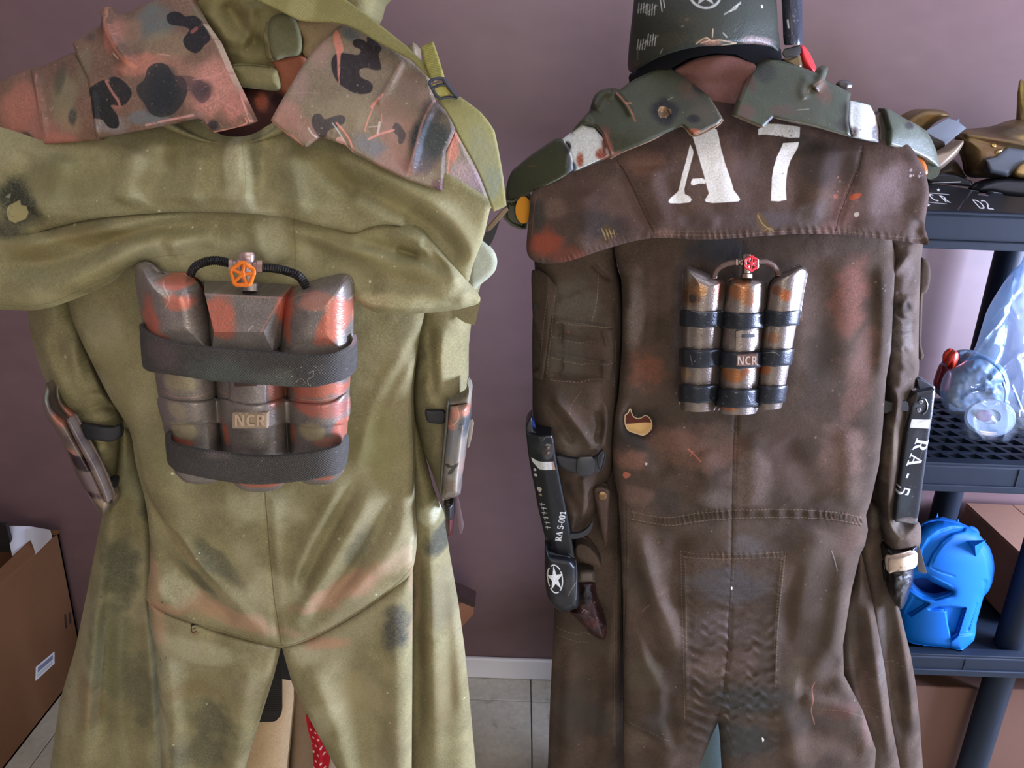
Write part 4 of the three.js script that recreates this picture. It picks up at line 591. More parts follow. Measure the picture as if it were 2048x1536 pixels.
  bp.ink(({ line, fill }) => { line('150,868 180,920 214,996', 5, [196, 124, 104], 0.7); line('140,862 160,896', 2, [170, 160, 150], 0.7); fill('130,905 170,915 184,940 160,936 142,922', [46, 36, 38], 0.9); fill('172,985 182,986 184,996 174,996', [60, 36, 40], 0.9); }, 0.25);
  const bm = paint(bp, { rough: 0.28, clearcoat: 0.3 });
  const bl = thing('forearm_guard', 'camouflage forearm guard strapped to the left sleeve of the olive coat', 'armour');
  add('guard_shell', sheet('92,766 88,778 84,800 88,822 98,842 108,856 122,880 136,910 154,950 172,984 186,1006 206,1032 222,1010 214,992 190,940 168,900 150,868 134,842 118,830 104,816 98,796 100,780', { z: (x, y, d) => -1.055 + round(0.03, 16)(d), thick: 0.03, g: 2.5 }), bm, bl);
  add('guard_flange', sheet('134,842 140,840 160,876 190,930 210,975 218,1000 212,1004 196,970 168,912 148,874', { z: (x, y, d) => -1.025 + round(0.006, 4)(d), thick: 0.02, g: 2 }), paint(bp, { rough: 0.35 }), bl);
  const elastic = mat([26, 26, 28], { rough: 0.6 });
  add('guard_strap', sheet('150,848 168,848 200,853 225,854 242,850 243,872 232,880 218,884 190,880 160,876 154,864', { z: (x, y, d) => -1.035 + round(0.003, 5)(d) - 0.02 * Math.abs((x - 195) / 60) ** 2, thick: 0.006, g: 2.5 }), elastic, bl);
  add('guard_strap', sheet('206,968 216,962 226,965 222,984 212,980', { z: (x, y, d) => -1.04, thick: 0.02, g: 2.5 }), elastic, bl);

  const br = new Panel(860, 760, 960, 1040, -1.01, [112, 108, 98], { grain: 0.12 });
  br.blobs([[912, 826, 18, 20, [178, 118, 98], 0.8], [935, 822, 14, 14, [184, 122, 100], 0.8], [930, 850, 18, 30, [70, 74, 76], 0.8], [905, 880, 22, 50, [104, 106, 106], 0.7], [900, 850, 14, 14, [176, 116, 98], 0.7], [900, 980, 24, 30, [104, 92, 76], 0.6], [925, 940, 12, 30, [150, 120, 106], 0.5], [930, 1000, 14, 20, [130, 84, 72], 0.6], [900, 1005, 30, 8, [112, 84, 70], 0.6], [918, 900, 20, 30, [124, 116, 104], 0.5]]);
  br.ink(({ fill, line }) => { fill('890,930 896,926 904,930 912,926 918,924 917,930 910,936 906,944 902,947 896,946 900,938 904,934 896,934', [54, 52, 46], 0.95); line('900,818 915,818 918,834 910,846 895,856', 2, [196, 160, 140], 0.8); line('926,850 918,920 912,990', 2.4, [196, 170, 150], 0.5); }, 0.15);
  const brm = paint(br, { rough: 0.25, clearcoat: 0.3 });
  const brT = thing('forearm_guard', 'camouflage forearm guard with a dark squiggle on the right sleeve of the olive coat', 'armour');
  add('guard_shell', sheet('897,812 914,810 936,806 940,812 941,840 934,880 928,930 922,970 921,988 912,994 886,1001 880,990 880,970 886,900 892,850', { z: (x, y, d) => -1.035 + round(0.028, 16)(d), thick: 0.03, g: 2.5, smooth: false }), brm, brT);
  add('guard_cuff', sheet('893,802 900,804 916,801 928,793 934,780 933,764 941,776 943,786 940,812 914,811 897,814', { z: (x, y, d) => -1.04 + round(0.012, 8)(d), thick: 0.03, g: 2.5, smooth: false }), mat([122, 116, 98], { rough: 0.5 }), brT, 'plain grey top rim');
  add('guard_rail', sheet('893,808 898,812 896,860 890,920 884,985 879,975 884,900 890,840', { z: (x, y, d) => -1.02 + round(0.008, 4)(d), thick: 0.02, g: 2 }), mat([92, 90, 80], { rough: 0.3 }), brT);
  add('guard_strap', sheet('850,822 862,822 890,824 889,846 870,847 855,843', { z: (x, y, d) => -1.04 + round(0.002, 4)(d), thick: 0.006, g: 2.5 }), elastic, brT);
  add('latch', slab('939,840 946,838 948,846 944,872 940,888 937,896 934,895 936,870', -1.05, 12, 1.5), mat([150, 140, 130], { rough: 0.35, metal: 0.5 }), brT);
  const gl = thing('glove', 'dark red and black glove below the right forearm guard of the olive costume', 'glove');
  add('glove_cuff', sheet('887,1008 900,1006 908,1000 909,1020 906,1042 892,1042', { z: (x, y, d) => -1.06 + round(0.025, 12)(d), thick: 0.04, g: 2 }), mat([28, 24, 24], { rough: 0.4 }), gl);
  add('glove_hand', sheet('890,1036 906,1034 907,1050 904,1066 896,1076 893,1066', { z: (x, y, d) => -1.06 + round(0.02, 9)(d), thick: 0.03, g: 2 }), mat([70, 30, 30], { rough: 0.35 }), gl, 'dark red hand of the glove');
  const bl2 = thing('blade_guard', 'thin grey blade-like plate hanging under the right forearm guard of the olive costume', 'armour');
  add('blade', slab('910,994 916,992 928,1050 924,1066 919,1067 909,1016', -1.06, 6, 1), mat([110, 92, 96], { rough: 0.3, metal: 0.3 }), bl2);

  // --- trousers seen through the split
  const tr = thing('trousers', 'tan trousers on the mannequin, seen through the split of the olive coat', 'trousers');
  const tpn = new Panel(480, 1270, 680, 1560, -1.16, [186, 160, 122], { grain: 0.05 }); tpn.blobs([[560, 1400, 20, 80, [170, 144, 108], 0.3]]);
  const trm = cloth(tpn);
  const leg = (s, zc, n, m, th = 0.14, lab) => add(n, sheet(s, { z: (x, y, d) => zc + round(0.05, 60)(d), thick: (x, y, d) => th * Math.min(1, d / 50) + 0.01, g: 5, smooth: false }), m, tr, lab);
  leg('380,1260 588,1260 588,1400 580,1480 566,1620 545,1800 380,1800', -1.20, 'trouser_leg', trm);
  leg('580,1330 700,1330 720,1800 560,1800 570,1620 582,1480', -1.24, 'trouser_leg', cloth(new Panel(560, 1320, 730, 1560, -1.2, [146, 126, 104], { grain: 0.05 })), 0.14, 'greyish trouser leg with shade painted into its colour');  // same trousers in a darker tone, shade put into the cloth colour
  const rb = new Panel(490, 1270, 600, 1450, -1.15, [52, 50, 48], { grain: 0.06 }); rb.ink(({ line }) => { for (let i = 0; i < 44; i++) line(`490,${1276 + i * 4} 600,${1277 + i * 4}`, 1.3, [26, 25, 25], 0.7, false); });
  add('ribbed_pad', sheet('470,1270 562,1270 563,1420 561,1432 552,1442 542,1444 470,1444', { z: () => -1.145, thick: 0.006, g: 3, smooth: false }), cloth(rb, { rough: 0.8 }), tr, 'dark ribbed knee patch');
  add('belt_strip', sheet('556,1290 600,1290 600,1366 586,1362 563,1358', { z: () => -1.142, thick: 0.006, g: 3, smooth: false }), mat([30, 29, 29], { rough: 0.8 }), tr, 'black strip above the ribbed patch');
  const ba = thing('bandana', 'red bandana with white dots hanging at the right of the tan trousers', 'bandana');
  const bap = new Panel(600, 1420, 680, 1560, -1.15, [168, 30, 40], { grain: 0.08 }); bap.ink(({ dots, fill }) => { for (let i = 0; i < 34; i++) { const x = 606 + (i % 5) * 11 + (Math.floor(i / 5) % 2) * 5, y = 1432 + Math.floor(i / 5) * 15; fill(`${x},${y} ${x + 3},${y - 2} ${x + 5},${y + 1} ${x + 1},${y + 3}`, [226, 196, 190], 0.9); } });
  const baf = folds([['625,1440 640,1500 636,1600', 8, 0.012]], 0.003, 20);
  add('bandana_cloth', sheet('612,1432 620,1440 640,1470 660,1500 656,1540 640,1620 624,1620 627,1540 624,1490 616,1460', { z: (x, y) => -1.12 + baf(x, y), thick: 0.006, g: 2.5 }), cloth(bap), ba);
}
// ---------------------------------------------------------------- the brown costume
{
  const BR = [68, 57, 48], soot = [48, 46, 44], rust = [122, 74, 56], greyTan = [128, 116, 108], wine = [98, 68, 62], olive = [84, 78, 62], grey = [86, 84, 84];
  const bodyP = new Panel(1080, 460, 1870, 1560, (x) => -1.245 + 0.055 * Math.sqrt(Math.max(0, 1 - ((x - 1500) / 340) ** 2)), BR, { grain: 0.16, fine: 0.10, worn: [108, 92, 80], wornBy: 0.28 });
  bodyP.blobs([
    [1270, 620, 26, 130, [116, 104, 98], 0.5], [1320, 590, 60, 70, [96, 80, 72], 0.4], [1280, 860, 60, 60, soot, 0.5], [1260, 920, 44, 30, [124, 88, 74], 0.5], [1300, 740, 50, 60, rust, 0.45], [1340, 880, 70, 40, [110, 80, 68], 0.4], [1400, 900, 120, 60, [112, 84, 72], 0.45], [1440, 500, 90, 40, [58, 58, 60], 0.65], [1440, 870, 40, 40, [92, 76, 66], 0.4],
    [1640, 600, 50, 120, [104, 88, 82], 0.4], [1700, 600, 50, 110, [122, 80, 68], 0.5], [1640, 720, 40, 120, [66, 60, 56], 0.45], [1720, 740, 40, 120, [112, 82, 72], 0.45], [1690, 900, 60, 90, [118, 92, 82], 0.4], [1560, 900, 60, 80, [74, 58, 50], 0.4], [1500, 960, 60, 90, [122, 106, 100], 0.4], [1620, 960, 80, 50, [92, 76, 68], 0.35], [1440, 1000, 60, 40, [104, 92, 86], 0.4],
    [1270, 990, 50, 30, [110, 86, 76], 0.4], [1330, 1000, 40, 40, soot, 0.3], [1300, 1100, 34, 90, greyTan, 0.2, -0.25], [1340, 1240, 34, 90, greyTan, 0.2, -0.3], [1270, 1180, 40, 60, [74, 66, 58], 0.4], [1290, 1350, 50, 70, olive, 0.45], [1320, 1440, 40, 60, [66, 62, 58], 0.4], [1250, 1480, 60, 60, [100, 88, 72], 0.4],  // two pale grey-tan streaks follow the raised skirt folds
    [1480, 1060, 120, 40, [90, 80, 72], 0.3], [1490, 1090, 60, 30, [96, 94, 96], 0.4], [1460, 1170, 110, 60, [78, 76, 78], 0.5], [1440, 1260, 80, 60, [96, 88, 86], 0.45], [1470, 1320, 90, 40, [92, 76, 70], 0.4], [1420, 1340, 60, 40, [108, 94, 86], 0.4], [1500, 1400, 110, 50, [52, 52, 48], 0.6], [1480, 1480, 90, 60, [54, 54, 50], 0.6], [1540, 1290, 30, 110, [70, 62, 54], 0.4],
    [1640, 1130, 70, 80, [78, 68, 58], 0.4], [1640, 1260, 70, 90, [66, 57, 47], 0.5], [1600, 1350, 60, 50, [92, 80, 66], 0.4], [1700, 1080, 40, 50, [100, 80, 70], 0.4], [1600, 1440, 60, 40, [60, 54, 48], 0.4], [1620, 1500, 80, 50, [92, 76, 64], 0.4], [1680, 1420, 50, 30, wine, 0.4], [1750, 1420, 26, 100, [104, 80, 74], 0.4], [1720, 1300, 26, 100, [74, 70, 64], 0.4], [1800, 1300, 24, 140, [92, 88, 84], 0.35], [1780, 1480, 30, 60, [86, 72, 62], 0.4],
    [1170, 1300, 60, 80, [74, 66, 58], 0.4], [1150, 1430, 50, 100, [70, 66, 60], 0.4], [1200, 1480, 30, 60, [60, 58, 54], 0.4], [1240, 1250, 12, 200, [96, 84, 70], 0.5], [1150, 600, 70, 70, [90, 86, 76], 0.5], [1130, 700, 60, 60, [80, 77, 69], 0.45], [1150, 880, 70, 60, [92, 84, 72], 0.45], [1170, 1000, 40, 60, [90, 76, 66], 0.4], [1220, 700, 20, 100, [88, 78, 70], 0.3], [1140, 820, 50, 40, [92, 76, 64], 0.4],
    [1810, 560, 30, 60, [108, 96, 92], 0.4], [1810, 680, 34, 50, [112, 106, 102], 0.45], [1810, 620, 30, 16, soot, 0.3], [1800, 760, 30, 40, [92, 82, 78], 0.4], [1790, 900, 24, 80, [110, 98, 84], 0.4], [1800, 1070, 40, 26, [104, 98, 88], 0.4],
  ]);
  const st = (o, p, al = 0.55, c = [150, 132, 112]) => { o.dash(p, 1.2, c, al, 4.2, 3.2); };
  bodyP.ink((o) => {
    const { line, fill, dots } = o;
    st(o, '1237,990 1237,1150 1236,1300 1234,1536'); st(o, '1241,990 1241,1200 1238,1536', 0.4); line('1252,1000 1254,1150 1250,1300 1248,1536', 1.4, [40, 34, 30], 0.6);
    st(o, '1256,1022 1300,1031 1340,1035 1400,1026 1470,1020 1560,1018 1640,1021 1690,1027 1724,1037', 0.6); st(o, '1256,1038 1300,1044 1345,1050 1400,1041 1470,1036 1560,1034 1640,1036 1690,1042 1724,1051', 0.7);
    line('1256,1040 1345,1052 1470,1038 1640,1038 1724,1053', 1.5, [44, 36, 32], 0.5);
    line('1487,480 1484,510', 1.5, [40, 34, 32], 0.8); line('1470,830 1466,950 1464,1100 1460,1200 1456,1300 1448,1380 1437,1445', 1.5, [42, 36, 32], 0.8); st(o, '1474,830 1471,950 1469,1100 1465,1200', 0.35);
    st(o, '1362,1106 1450,1108 1570,1104', 0.6); st(o, '1364,1116 1450,1118 1566,1114', 0.5); st(o, '1363,1106 1364,1180 1366,1300 1370,1440', 0.55); st(o, '1371,1116 1372,1200 1373,1300', 0.4); st(o, '1571,1104 1560,1200 1553,1300 1552,1375', 0.6); st(o, '1563,1116 1554,1200 1548,1300', 0.45); line('1566,1116 1556,1200 1550,1290 1546,1400', 1.2, [40, 36, 32], 0.5);
    for (let i = 0; i < 3; i++) st(o, `1372,${1182 + i * 18} 1460,${1180 + i * 18} 1554,${1176 + i * 18}`, 0.22, [120, 108, 100]);
    st(o, '1115,1275 1160,1284 1190,1300', 0.5); st(o, '1118,1289 1150,1296 1180,1312', 0.4); st(o, '1245,1440 1290,1460 1340,1480', 0.35); st(o, '1640,1416 1690,1418 1730,1440', 0.4); st(o, '1770,1372 1832,1366', 0.4); st(o, '1745,1446 1780,1444', 0.35);
    // sleeve pockets
    st(o, '1196,548 1194,590 1190,615 1182,640', 0.8); st(o, '1112,634 1140,638 1180,646 1226,658', 0.6); st(o, '1104,664 1140,672 1190,682', 0.45); st(o, '1102,704 1140,713 1190,724 1228,728', 0.6); st(o, '1100,748 1140,752 1180,757 1216,760', 0.6); st(o, '1094,580 1086,640 1080,720', 0.5); st(o, '1108,580 1102,650 1092,740', 0.6); st(o, '1234,690 1234,740 1230,780', 0.7); st(o, '1160,770 1140,800 1134,822', 0.4);
    st(o, '1788,588 1836,584', 0.4, [60, 52, 50]); st(o, '1782,664 1836,658', 0.4, [60, 52, 50]);
    // wear
    line('1376,898 1388,908 1400,920', 2.5, [190, 108, 92], 0.8); line('1386,902 1380,912', 1.6, [190, 108, 92], 0.7); fill('1250,944 1262,950 1252,958 1246,952', [170, 96, 78], 0.8); fill('1290,926 1296,928 1292,932', [176, 168, 160], 0.9);
    fill('1660,1096 1664,1108 1668,1120 1672,1132 1668,1136 1664,1124 1660,1112', [60, 52, 48], 0.9); line('1662,1100 1668,1118 1672,1138', 1.4, [168, 150, 140], 0.7); line('1700,1325 1705,1350 1702,1372', 1.6, [160, 128, 112], 0.7); line('1632,1370 1624,1400 1622,1420 1630,1450', 2, [168, 110, 92], 0.7); line('1270,1060 1290,1010', 1, [150, 96, 80], 0.3); line('1300,1208 1286,1230', 1.6, [140, 104, 88], 0.6); fill('1462,1174 1466,1176 1463,1181', [230, 226, 220], 1); fill('1524,1476 1528,1478 1525,1483', [230, 226, 220], 1);
    dots(140, [1110, 500, 1840, 1536], 1.2, [160, 146, 134], 0.5); dots(60, [1110, 500, 1840, 1536], 1.6, [150, 92, 74], 0.5);
  });
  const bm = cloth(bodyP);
  const body = thing('duster_coat', 'long dark brown canvas duster coat with rust stains, waist seam and a quilted back patch', 'coat');
  const f = folds([
    ['1260,500 1262,600 1262,720 1245,850', 22, 0.014], ['1300,500 1310,600 1300,720', 20, -0.010], ['1345,500 1340,620 1330,760', 26, 0.008], ['1240,780 1300,860 1340,960', 24, -0.010], ['1630,500 1640,620 1620,760', 30, -0.006], ['1680,500 1690,620 1690,780', 30, 0.006], ['1730,520 1740,640 1735,780', 22, -0.005], ['1765,520 1768,640 1760,760', 14, 0.008], ['1400,900 1420,960 1400,1020', 30, 0.008], ['1560,880 1600,940 1640,1010', 30, -0.008], ['1500,860 1510,940 1500,1030', 26, 0.007], ['1690,850 1700,930 1690,1020', 22, 0.008],
    ['1278,1060 1290,1120 1310,1190 1340,1260 1360,1330', 18, 0.016], ['1262,1100 1272,1180 1300,1270 1330,1340', 18, -0.012], ['1360,1060 1352,1140 1350,1230', 20, -0.010], ['1280,1240 1290,1320 1320,1380 1330,1440', 16, 0.012], ['1330,1380 1340,1440 1350,1500', 14, -0.010], ['1640,1050 1610,1150 1600,1260', 34, 0.010], ['1690,1100 1680,1200 1660,1300 1610,1370', 22, 0.012], ['1590,1370 1640,1370 1690,1320', 22, -0.014], ['1600,1120 1580,1200 1572,1300', 14, -0.007], ['1600,1400 1660,1410 1720,1430', 16, 0.010], ['1600,1460 1660,1480 1730,1500', 22, -0.008], ['1560,1400 1590,1500 1600,1700', 24, 0.010], ['1340,1440 1330,1560 1310,1700', 24, 0.010], ['1260,1036 1345,1046 1470,1031 1640,1031 1724,1046', 8, 0.003],
    ['1487,478 1484,600 1474,800 1466,1000 1462,1200', 4, -0.003], ['1462,1200 1456,1300 1446,1400', 5, -0.004], ['1362,1105 1450,1108 1572,1104', 5, 0.003], ['1368,1110 1370,1250 1374,1440', 6, 0.003], ['1566,1110 1556,1230 1550,1380', 6, 0.003],
  ], 0.0022, 70);
  // ruched cloth of the quilted patch: short crosswise puckers
  const ruche = (x, y) => { const u = sstep(1372, 1385, x) * sstep(1560, 1545, x) * sstep(1118, 1135, y) * sstep(1540, 1460, y); if (u <= 0) return 0; const s = y + 14 * (fbm(x / 30, y / 90, 2) - 0.5) * 2 + (x < 1456 ? -(x - 1370) * 0.10 : (x - 1550) * 0.14), k = 0.35 + 0.65 * sstep(1180, 1300, y), q = Math.sin(s / 3.6); return u * k * (0.0030 * (q > 0 ? q : q * 0.5) * (0.35 + 0.9 * vn(x / 40, s / 22)) + 0.0016 * (fbm(x / 20, y / 7, 2) - 0.5)); };
  const pk = puckers([['1256,1030 1300,1038 1345,1043 1400,1034 1470,1028 1640,1029 1690,1034 1724,1044', 9, 11, 0.0016], ['1362,1110 1450,1112 1570,1108', 6, 10, 0.0012], ['1367,1110 1369,1250 1373,1440', 6, 11, 0.0012], ['1567,1110 1556,1230 1549,1400', 6, 11, 0.0012], ['1237,1000 1238,1300 1236,1536', 7, 12, 0.0012], ['1470,840 1464,1100 1456,1300 1440,1440', 5, 12, 0.0010]]);
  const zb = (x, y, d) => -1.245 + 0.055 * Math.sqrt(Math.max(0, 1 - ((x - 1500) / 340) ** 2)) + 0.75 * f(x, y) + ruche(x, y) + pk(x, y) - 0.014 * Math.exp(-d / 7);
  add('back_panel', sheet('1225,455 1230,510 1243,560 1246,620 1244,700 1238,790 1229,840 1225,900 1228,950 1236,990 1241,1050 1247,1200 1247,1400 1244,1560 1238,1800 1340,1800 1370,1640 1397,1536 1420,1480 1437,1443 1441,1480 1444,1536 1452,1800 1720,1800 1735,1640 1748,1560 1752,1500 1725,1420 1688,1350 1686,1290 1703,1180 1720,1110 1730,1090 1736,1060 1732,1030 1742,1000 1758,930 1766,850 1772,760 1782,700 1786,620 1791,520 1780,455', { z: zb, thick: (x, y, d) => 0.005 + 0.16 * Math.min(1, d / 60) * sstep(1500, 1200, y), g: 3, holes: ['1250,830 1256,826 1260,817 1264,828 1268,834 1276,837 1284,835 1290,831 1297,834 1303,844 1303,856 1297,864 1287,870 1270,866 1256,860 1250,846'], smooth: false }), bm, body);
  const sf = folds([['1248,1250 1230,1350 1200,1500', 12, 0.006], ['1150,1280 1140,1400 1130,1540', 24, 0.012], ['1195,1290 1190,1400 1180,1560', 20, -0.010], ['1120,1290 1116,1400 1110,1560', 12, -0.006], ['1760,1000 1790,1150 1815,1320 1830,1480', 14, 0.010], ['1745,1060 1770,1200 1790,1340 1810,1500', 14, -0.012], ['1740,1180 1752,1300 1768,1420 1785,1540', 14, 0.012], ['1712,1200 1715,1300 1740,1440', 14, -0.010]], 0.002, 60);
  const side = (s, zc, k) => add('skirt_panel', sheet(s, { z: (x, y, d) => zc + sf(x, y) - 0.022 * Math.exp(-d / 12), thick: (x, y, d) => 0.006 + 0.04 * Math.min(1, d / 40), g: 4, smooth: false }), bm, body);
  side('1090,1130 1150,1020 1185,930 1250,900 1252,1200 1252,1536 1246,1800 1060,1800 1080,1640 1096,1536 1101,1390 1109,1226 1112,1180', -1.265);
  side('1722,1090 1736,1000 1760,1010 1768,1080 1783,1156 1803,1234 1822,1312 1832,1371 1840,1449 1846,1536 1862,1640 1880,1800 1790,1800 1790,1640 1780,1450 1762,1332 1740,1207 1722,1120', -1.275);
  side('1690,1200 1706,1168 1722,1100 1735,1160 1746,1207 1758,1270 1769,1332 1784,1449 1800,1536 1814,1640 1826,1800 1700,1800 1720,1640 1722,1480 1690,1380 1682,1332', -1.245);
  // sleeves
  const slf = folds([['1100,640 1150,646 1226,658', 5, 0.006], ['1100,668 1150,676 1200,684', 5, -0.005], ['1100,706 1150,715 1228,730', 5, 0.006], ['1096,750 1150,755 1216,760', 5, -0.006], ['1116,600 1140,600 1165,585', 8, 0.006], ['1118,640 1122,670 1116,690', 5, -0.006], ['1126,712 1130,735 1120,750', 5, 0.006], ['1204,660 1212,680 1214,695', 4, 0.006], ['1206,720 1208,745 1205,760', 4, 0.006], ['1100,790 1130,820 1160,860 1190,900', 9, 0.012], ['1090,800 1120,845 1150,890', 10, -0.010], ['1190,820 1200,850 1190,890', 8, -0.010], ['1210,800 1212,850 1205,900', 7, 0.008], ['1120,960 1150,1010 1165,1050', 10, -0.008], ['1165,950 1170,1000 1160,1050', 9, 0.010], ['1180,520 1200,545 1225,560', 6, -0.008], ['1230,600 1236,680 1230,760', 5, -0.006],
    ['1780,550 1800,530 1830,500', 10, 0.010], ['1790,588 1836,584', 5, -0.006], ['1800,620 1815,600 1830,625', 6, 0.008], ['1790,625 1810,640 1835,640', 5, -0.007], ['1780,664 1836,658', 4, -0.006], ['1795,700 1810,690 1832,712', 8, 0.006], ['1785,730 1810,745 1830,735', 9, -0.006], ['1780,770 1795,800 1790,850', 8, 0.008], ['1785,850 1790,930 1780,1010', 9, 0.008]], 0.002, 36);
  const sleeve = (s, zc, D, r, sm = true) => add('sleeve', sheet(s, { z: (x, y, d) => zc + round(D, r)(d) + slf(x, y) * Math.min(1, d / 10), thick: (x, y, d) => 2 * round(D, r)(d) + 0.002, g: 3, smooth: sm }), bm, body);
  sleeve('1082,470 1220,470 1234,530 1247,580 1248,640 1247,700 1240,790 1236,860 1232,905 1226,940 1216,965 1204,1000 1190,1030 1166,1060 1160,1080 1130,1080 1118,1040 1108,980 1095,920 1078,880 1066,840 1065,760 1064,700 1065,640 1070,560', -1.275, 0.06, 50);
  sleeve('1770,480 1790,466 1842,474 1843,520 1840,600 1838,700 1838,740 1833,770 1826,800 1818,850 1806,930 1796,1010 1800,1045 1838,1045 1842,1080 1836,1095 1820,1106 1775,1100 1758,1010 1752,960 1758,870 1764,800 1768,700', -1.285, 0.055, 40);
  add('sleeve_pocket', sheet('1104,640 1150,645 1190,652 1226,660 1228,728 1218,760 1180,757 1140,752 1098,746 1102,704', { z: (x, y, d) => -1.213 + slf(x, y) - 0.006 * Math.exp(-d / 3) - 0.00035 * Math.max(0, 1130 - x), thick: 0.02, g: 2.5, smooth: false }), bm, body);
  add('pocket_flap', sheet('1063,548 1070,541 1080,542 1096,552 1106,564 1113,572 1114,586 1106,620 1099,660 1094,700 1088,745 1084,760 1076,758 1066,752 1070,744 1078,738 1082,700 1074,660 1066,636 1064,600', { z: (x, y, d) => -1.205 - 0.004 * Math.exp(-d / 2) - 0.0009 * Math.max(0, 1095 - x), thick: 0.006, g: 2 }), bm, body, 'folded pocket flap strip with a snap hole');
  add('snap_hole', set(new THREE.CylinderGeometry(4.2, 4.2, 3, 16).rotateX(Math.PI / 2).scale(0.8, 1.6, 1).translate(1071, -613, 0), -1.222, 1 / 1300), mat([18, 17, 16], { rough: 0.8 }), body);
  add('pocket_flap', sheet('1842,522 1850,518 1858,526 1861,545 1859,570 1852,586 1846,592 1844,640 1843,690 1848,712 1838,716 1836,650 1838,590', { z: (x, y, d) => -1.275 - 0.004 * Math.exp(-d / 2), thick: 0.012, g: 2 }), bm, body);
  add('sleeve_cuff', sheet('1150,1092 1160,1086 1176,1090 1190,1104 1200,1120 1204,1132 1196,1136 1182,1130 1160,1122 1150,1110', { z: (x, y, d) => -1.235 + round(0.012, 6)(d), thick: 0.03, g: 2 }), bm, body, 'folded pale edged cuff');
  add('side_pocket', sheet('1186,980 1196,972 1214,976 1220,985 1218,1030 1216,1080 1210,1092 1206,1086 1200,1060 1194,1020', { z: (x, y, d) => -1.225 + round(0.01, 8)(d), thick: 0.02, g: 2 }), cloth(new Panel(1180, 960, 1230, 1100, -1.2, [70, 56, 48])), body, 'side pocket with a brass snap button');
  { const g = new THREE.LatheGeometry([[0, 4], [5, 3.6], [9, 1.5], [9.5, 0], [7, -1]].map(([a, b]) => new THREE.Vector2(a, b)), 24); g.rotateX(Math.PI / 2); g.translate(1205, -992, 0); add('snap_button', set(g, -1.212, 1 / 1300, 0.8), mat([112, 86, 58], { rough: 0.35, metal: 0.7 }), body); }
  // frayed rim of the hole
  add('frayed_edge', tubePx([[1250, 830], [1256, 826], [1260, 817], [1264, 828], [1268, 834], [1276, 837], [1284, 835], [1290, 831], [1297, 834], [1303, 844], [1303, 856], [1297, 864], [1287, 870], [1270, 866], [1256, 860], [1250, 846], [1250, 830]], 1.1, (x, y) => zb(x, y, 0) + 0.016, 1 / 1300, 6, 90), mat([168, 146, 110], { rough: 1 }), body);

  { const lpn = new Panel(1235, 810, 1320, 890, (x) => -1.257 + 0.055 * Math.sqrt(Math.max(0, 1 - ((x - 1500) / 340) ** 2)), [86, 50, 42], { grain: 0.08 }); lpn.ink(({ fill }) => fill('1230,848 1320,848 1320,890 1230,890', [206, 168, 112], 1, false)); add('inner_lining', sheet('1240,815 1315,815 1315,882 1240,882', { z: (x, y) => zb(x, y, 50) - 0.012, thick: 0.002, g: 4, smooth: false }), cloth(lpn), body, 'brown and tan lining seen through the torn hole'); }
  // --- collar and cape with the stencilled A 7
  const cp = new Panel(1040, 100, 1880, 540, (x, y) => -1.165 + 0.03 * Math.sqrt(Math.max(0, 1 - ((x - 1470) / 440) ** 2)) - 0.0004 * rise(330 - y), [78, 63, 56], { grain: 0.16, fine: 0.11, worn: [118, 100, 92], wornBy: 0.35 });
  cp.blobs([
    [1090, 490, 44, 40, [128, 66, 50], 0.85], [1130, 510, 50, 24, [110, 62, 50], 0.5], [1075, 430, 20, 40, [52, 50, 46], 0.5], [1110, 420, 30, 30, [112, 92, 78], 0.4], [1200, 450, 80, 40, [58, 52, 50], 0.6], [1170, 380, 60, 40, [78, 62, 56], 0.5], [1290, 330, 50, 40, [112, 82, 68], 0.5], [1240, 400, 50, 50, [94, 74, 66], 0.4], [1280, 440, 40, 30, [86, 66, 60], 0.4], [1330, 470, 30, 16, [124, 96, 86], 0.4],
    [1440, 320, 60, 60, [104, 80, 72], 0.4], [1420, 440, 90, 30, [78, 66, 64], 0.4], [1500, 330, 40, 50, [92, 78, 74], 0.4], [1540, 440, 60, 30, [92, 88, 92], 0.45], [1620, 430, 40, 40, [106, 100, 102], 0.45], [1640, 330, 50, 60, [64, 58, 56], 0.55], [1700, 330, 40, 50, [72, 64, 62], 0.5], [1690, 420, 40, 60, [120, 92, 88], 0.45], [1660, 460, 40, 22, [118, 92, 88], 0.5], [1760, 400, 60, 60, [112, 98, 96], 0.45], [1800, 360, 50, 50, [122, 106, 106], 0.4], [1760, 460, 60, 30, [92, 78, 72], 0.4], [1830, 460, 30, 34, [86, 78, 72], 0.4], [1720, 260, 60, 20, soot, 0.4], [1600, 290, 60, 26, soot, 0.45], [1450, 215, 40, 30, [62, 48, 44], 0.5],
    [1440, 150, 60, 26, [112, 80, 72], 0.4], [1460, 175, 50, 14, [128, 90, 84], 0.4], [1400, 140, 30, 20, [96, 64, 58], 0.4],
  ]);
  const white = [240, 241, 238];
  cp.ink(({ fill }) => {
    // A
    fill('1380,288 1377,300 1371,325 1364,350 1360,370 1357,383 1349,391 1340,398 1337,404 1341,407 1360,408 1380,405 1384,400 1380,393 1370,388 1369,378 1374,355 1382,325 1387,306 1386,300', white, 1, false);
    fill('1383,268 1400,262 1420,257 1433,258 1437,280 1441,300 1448,325 1455,345 1462,365 1466,380 1474,390 1479,398 1476,402 1450,404 1425,406 1412,404 1409,400 1414,392 1417,386 1413,374 1410,360 1405,342 1400,325 1394,304 1390,290', white, 1, false);
    fill('1382,362 1385,357 1404,356 1412,360 1410,367 1398,367 1386,371 1381,368', white, 1, false);
    // 7
    fill('1516,258 1525,254 1533,247 1560,248 1590,252 1600,254 1599,275 1580,276 1555,272 1530,269 1516,270', white, 1, false);
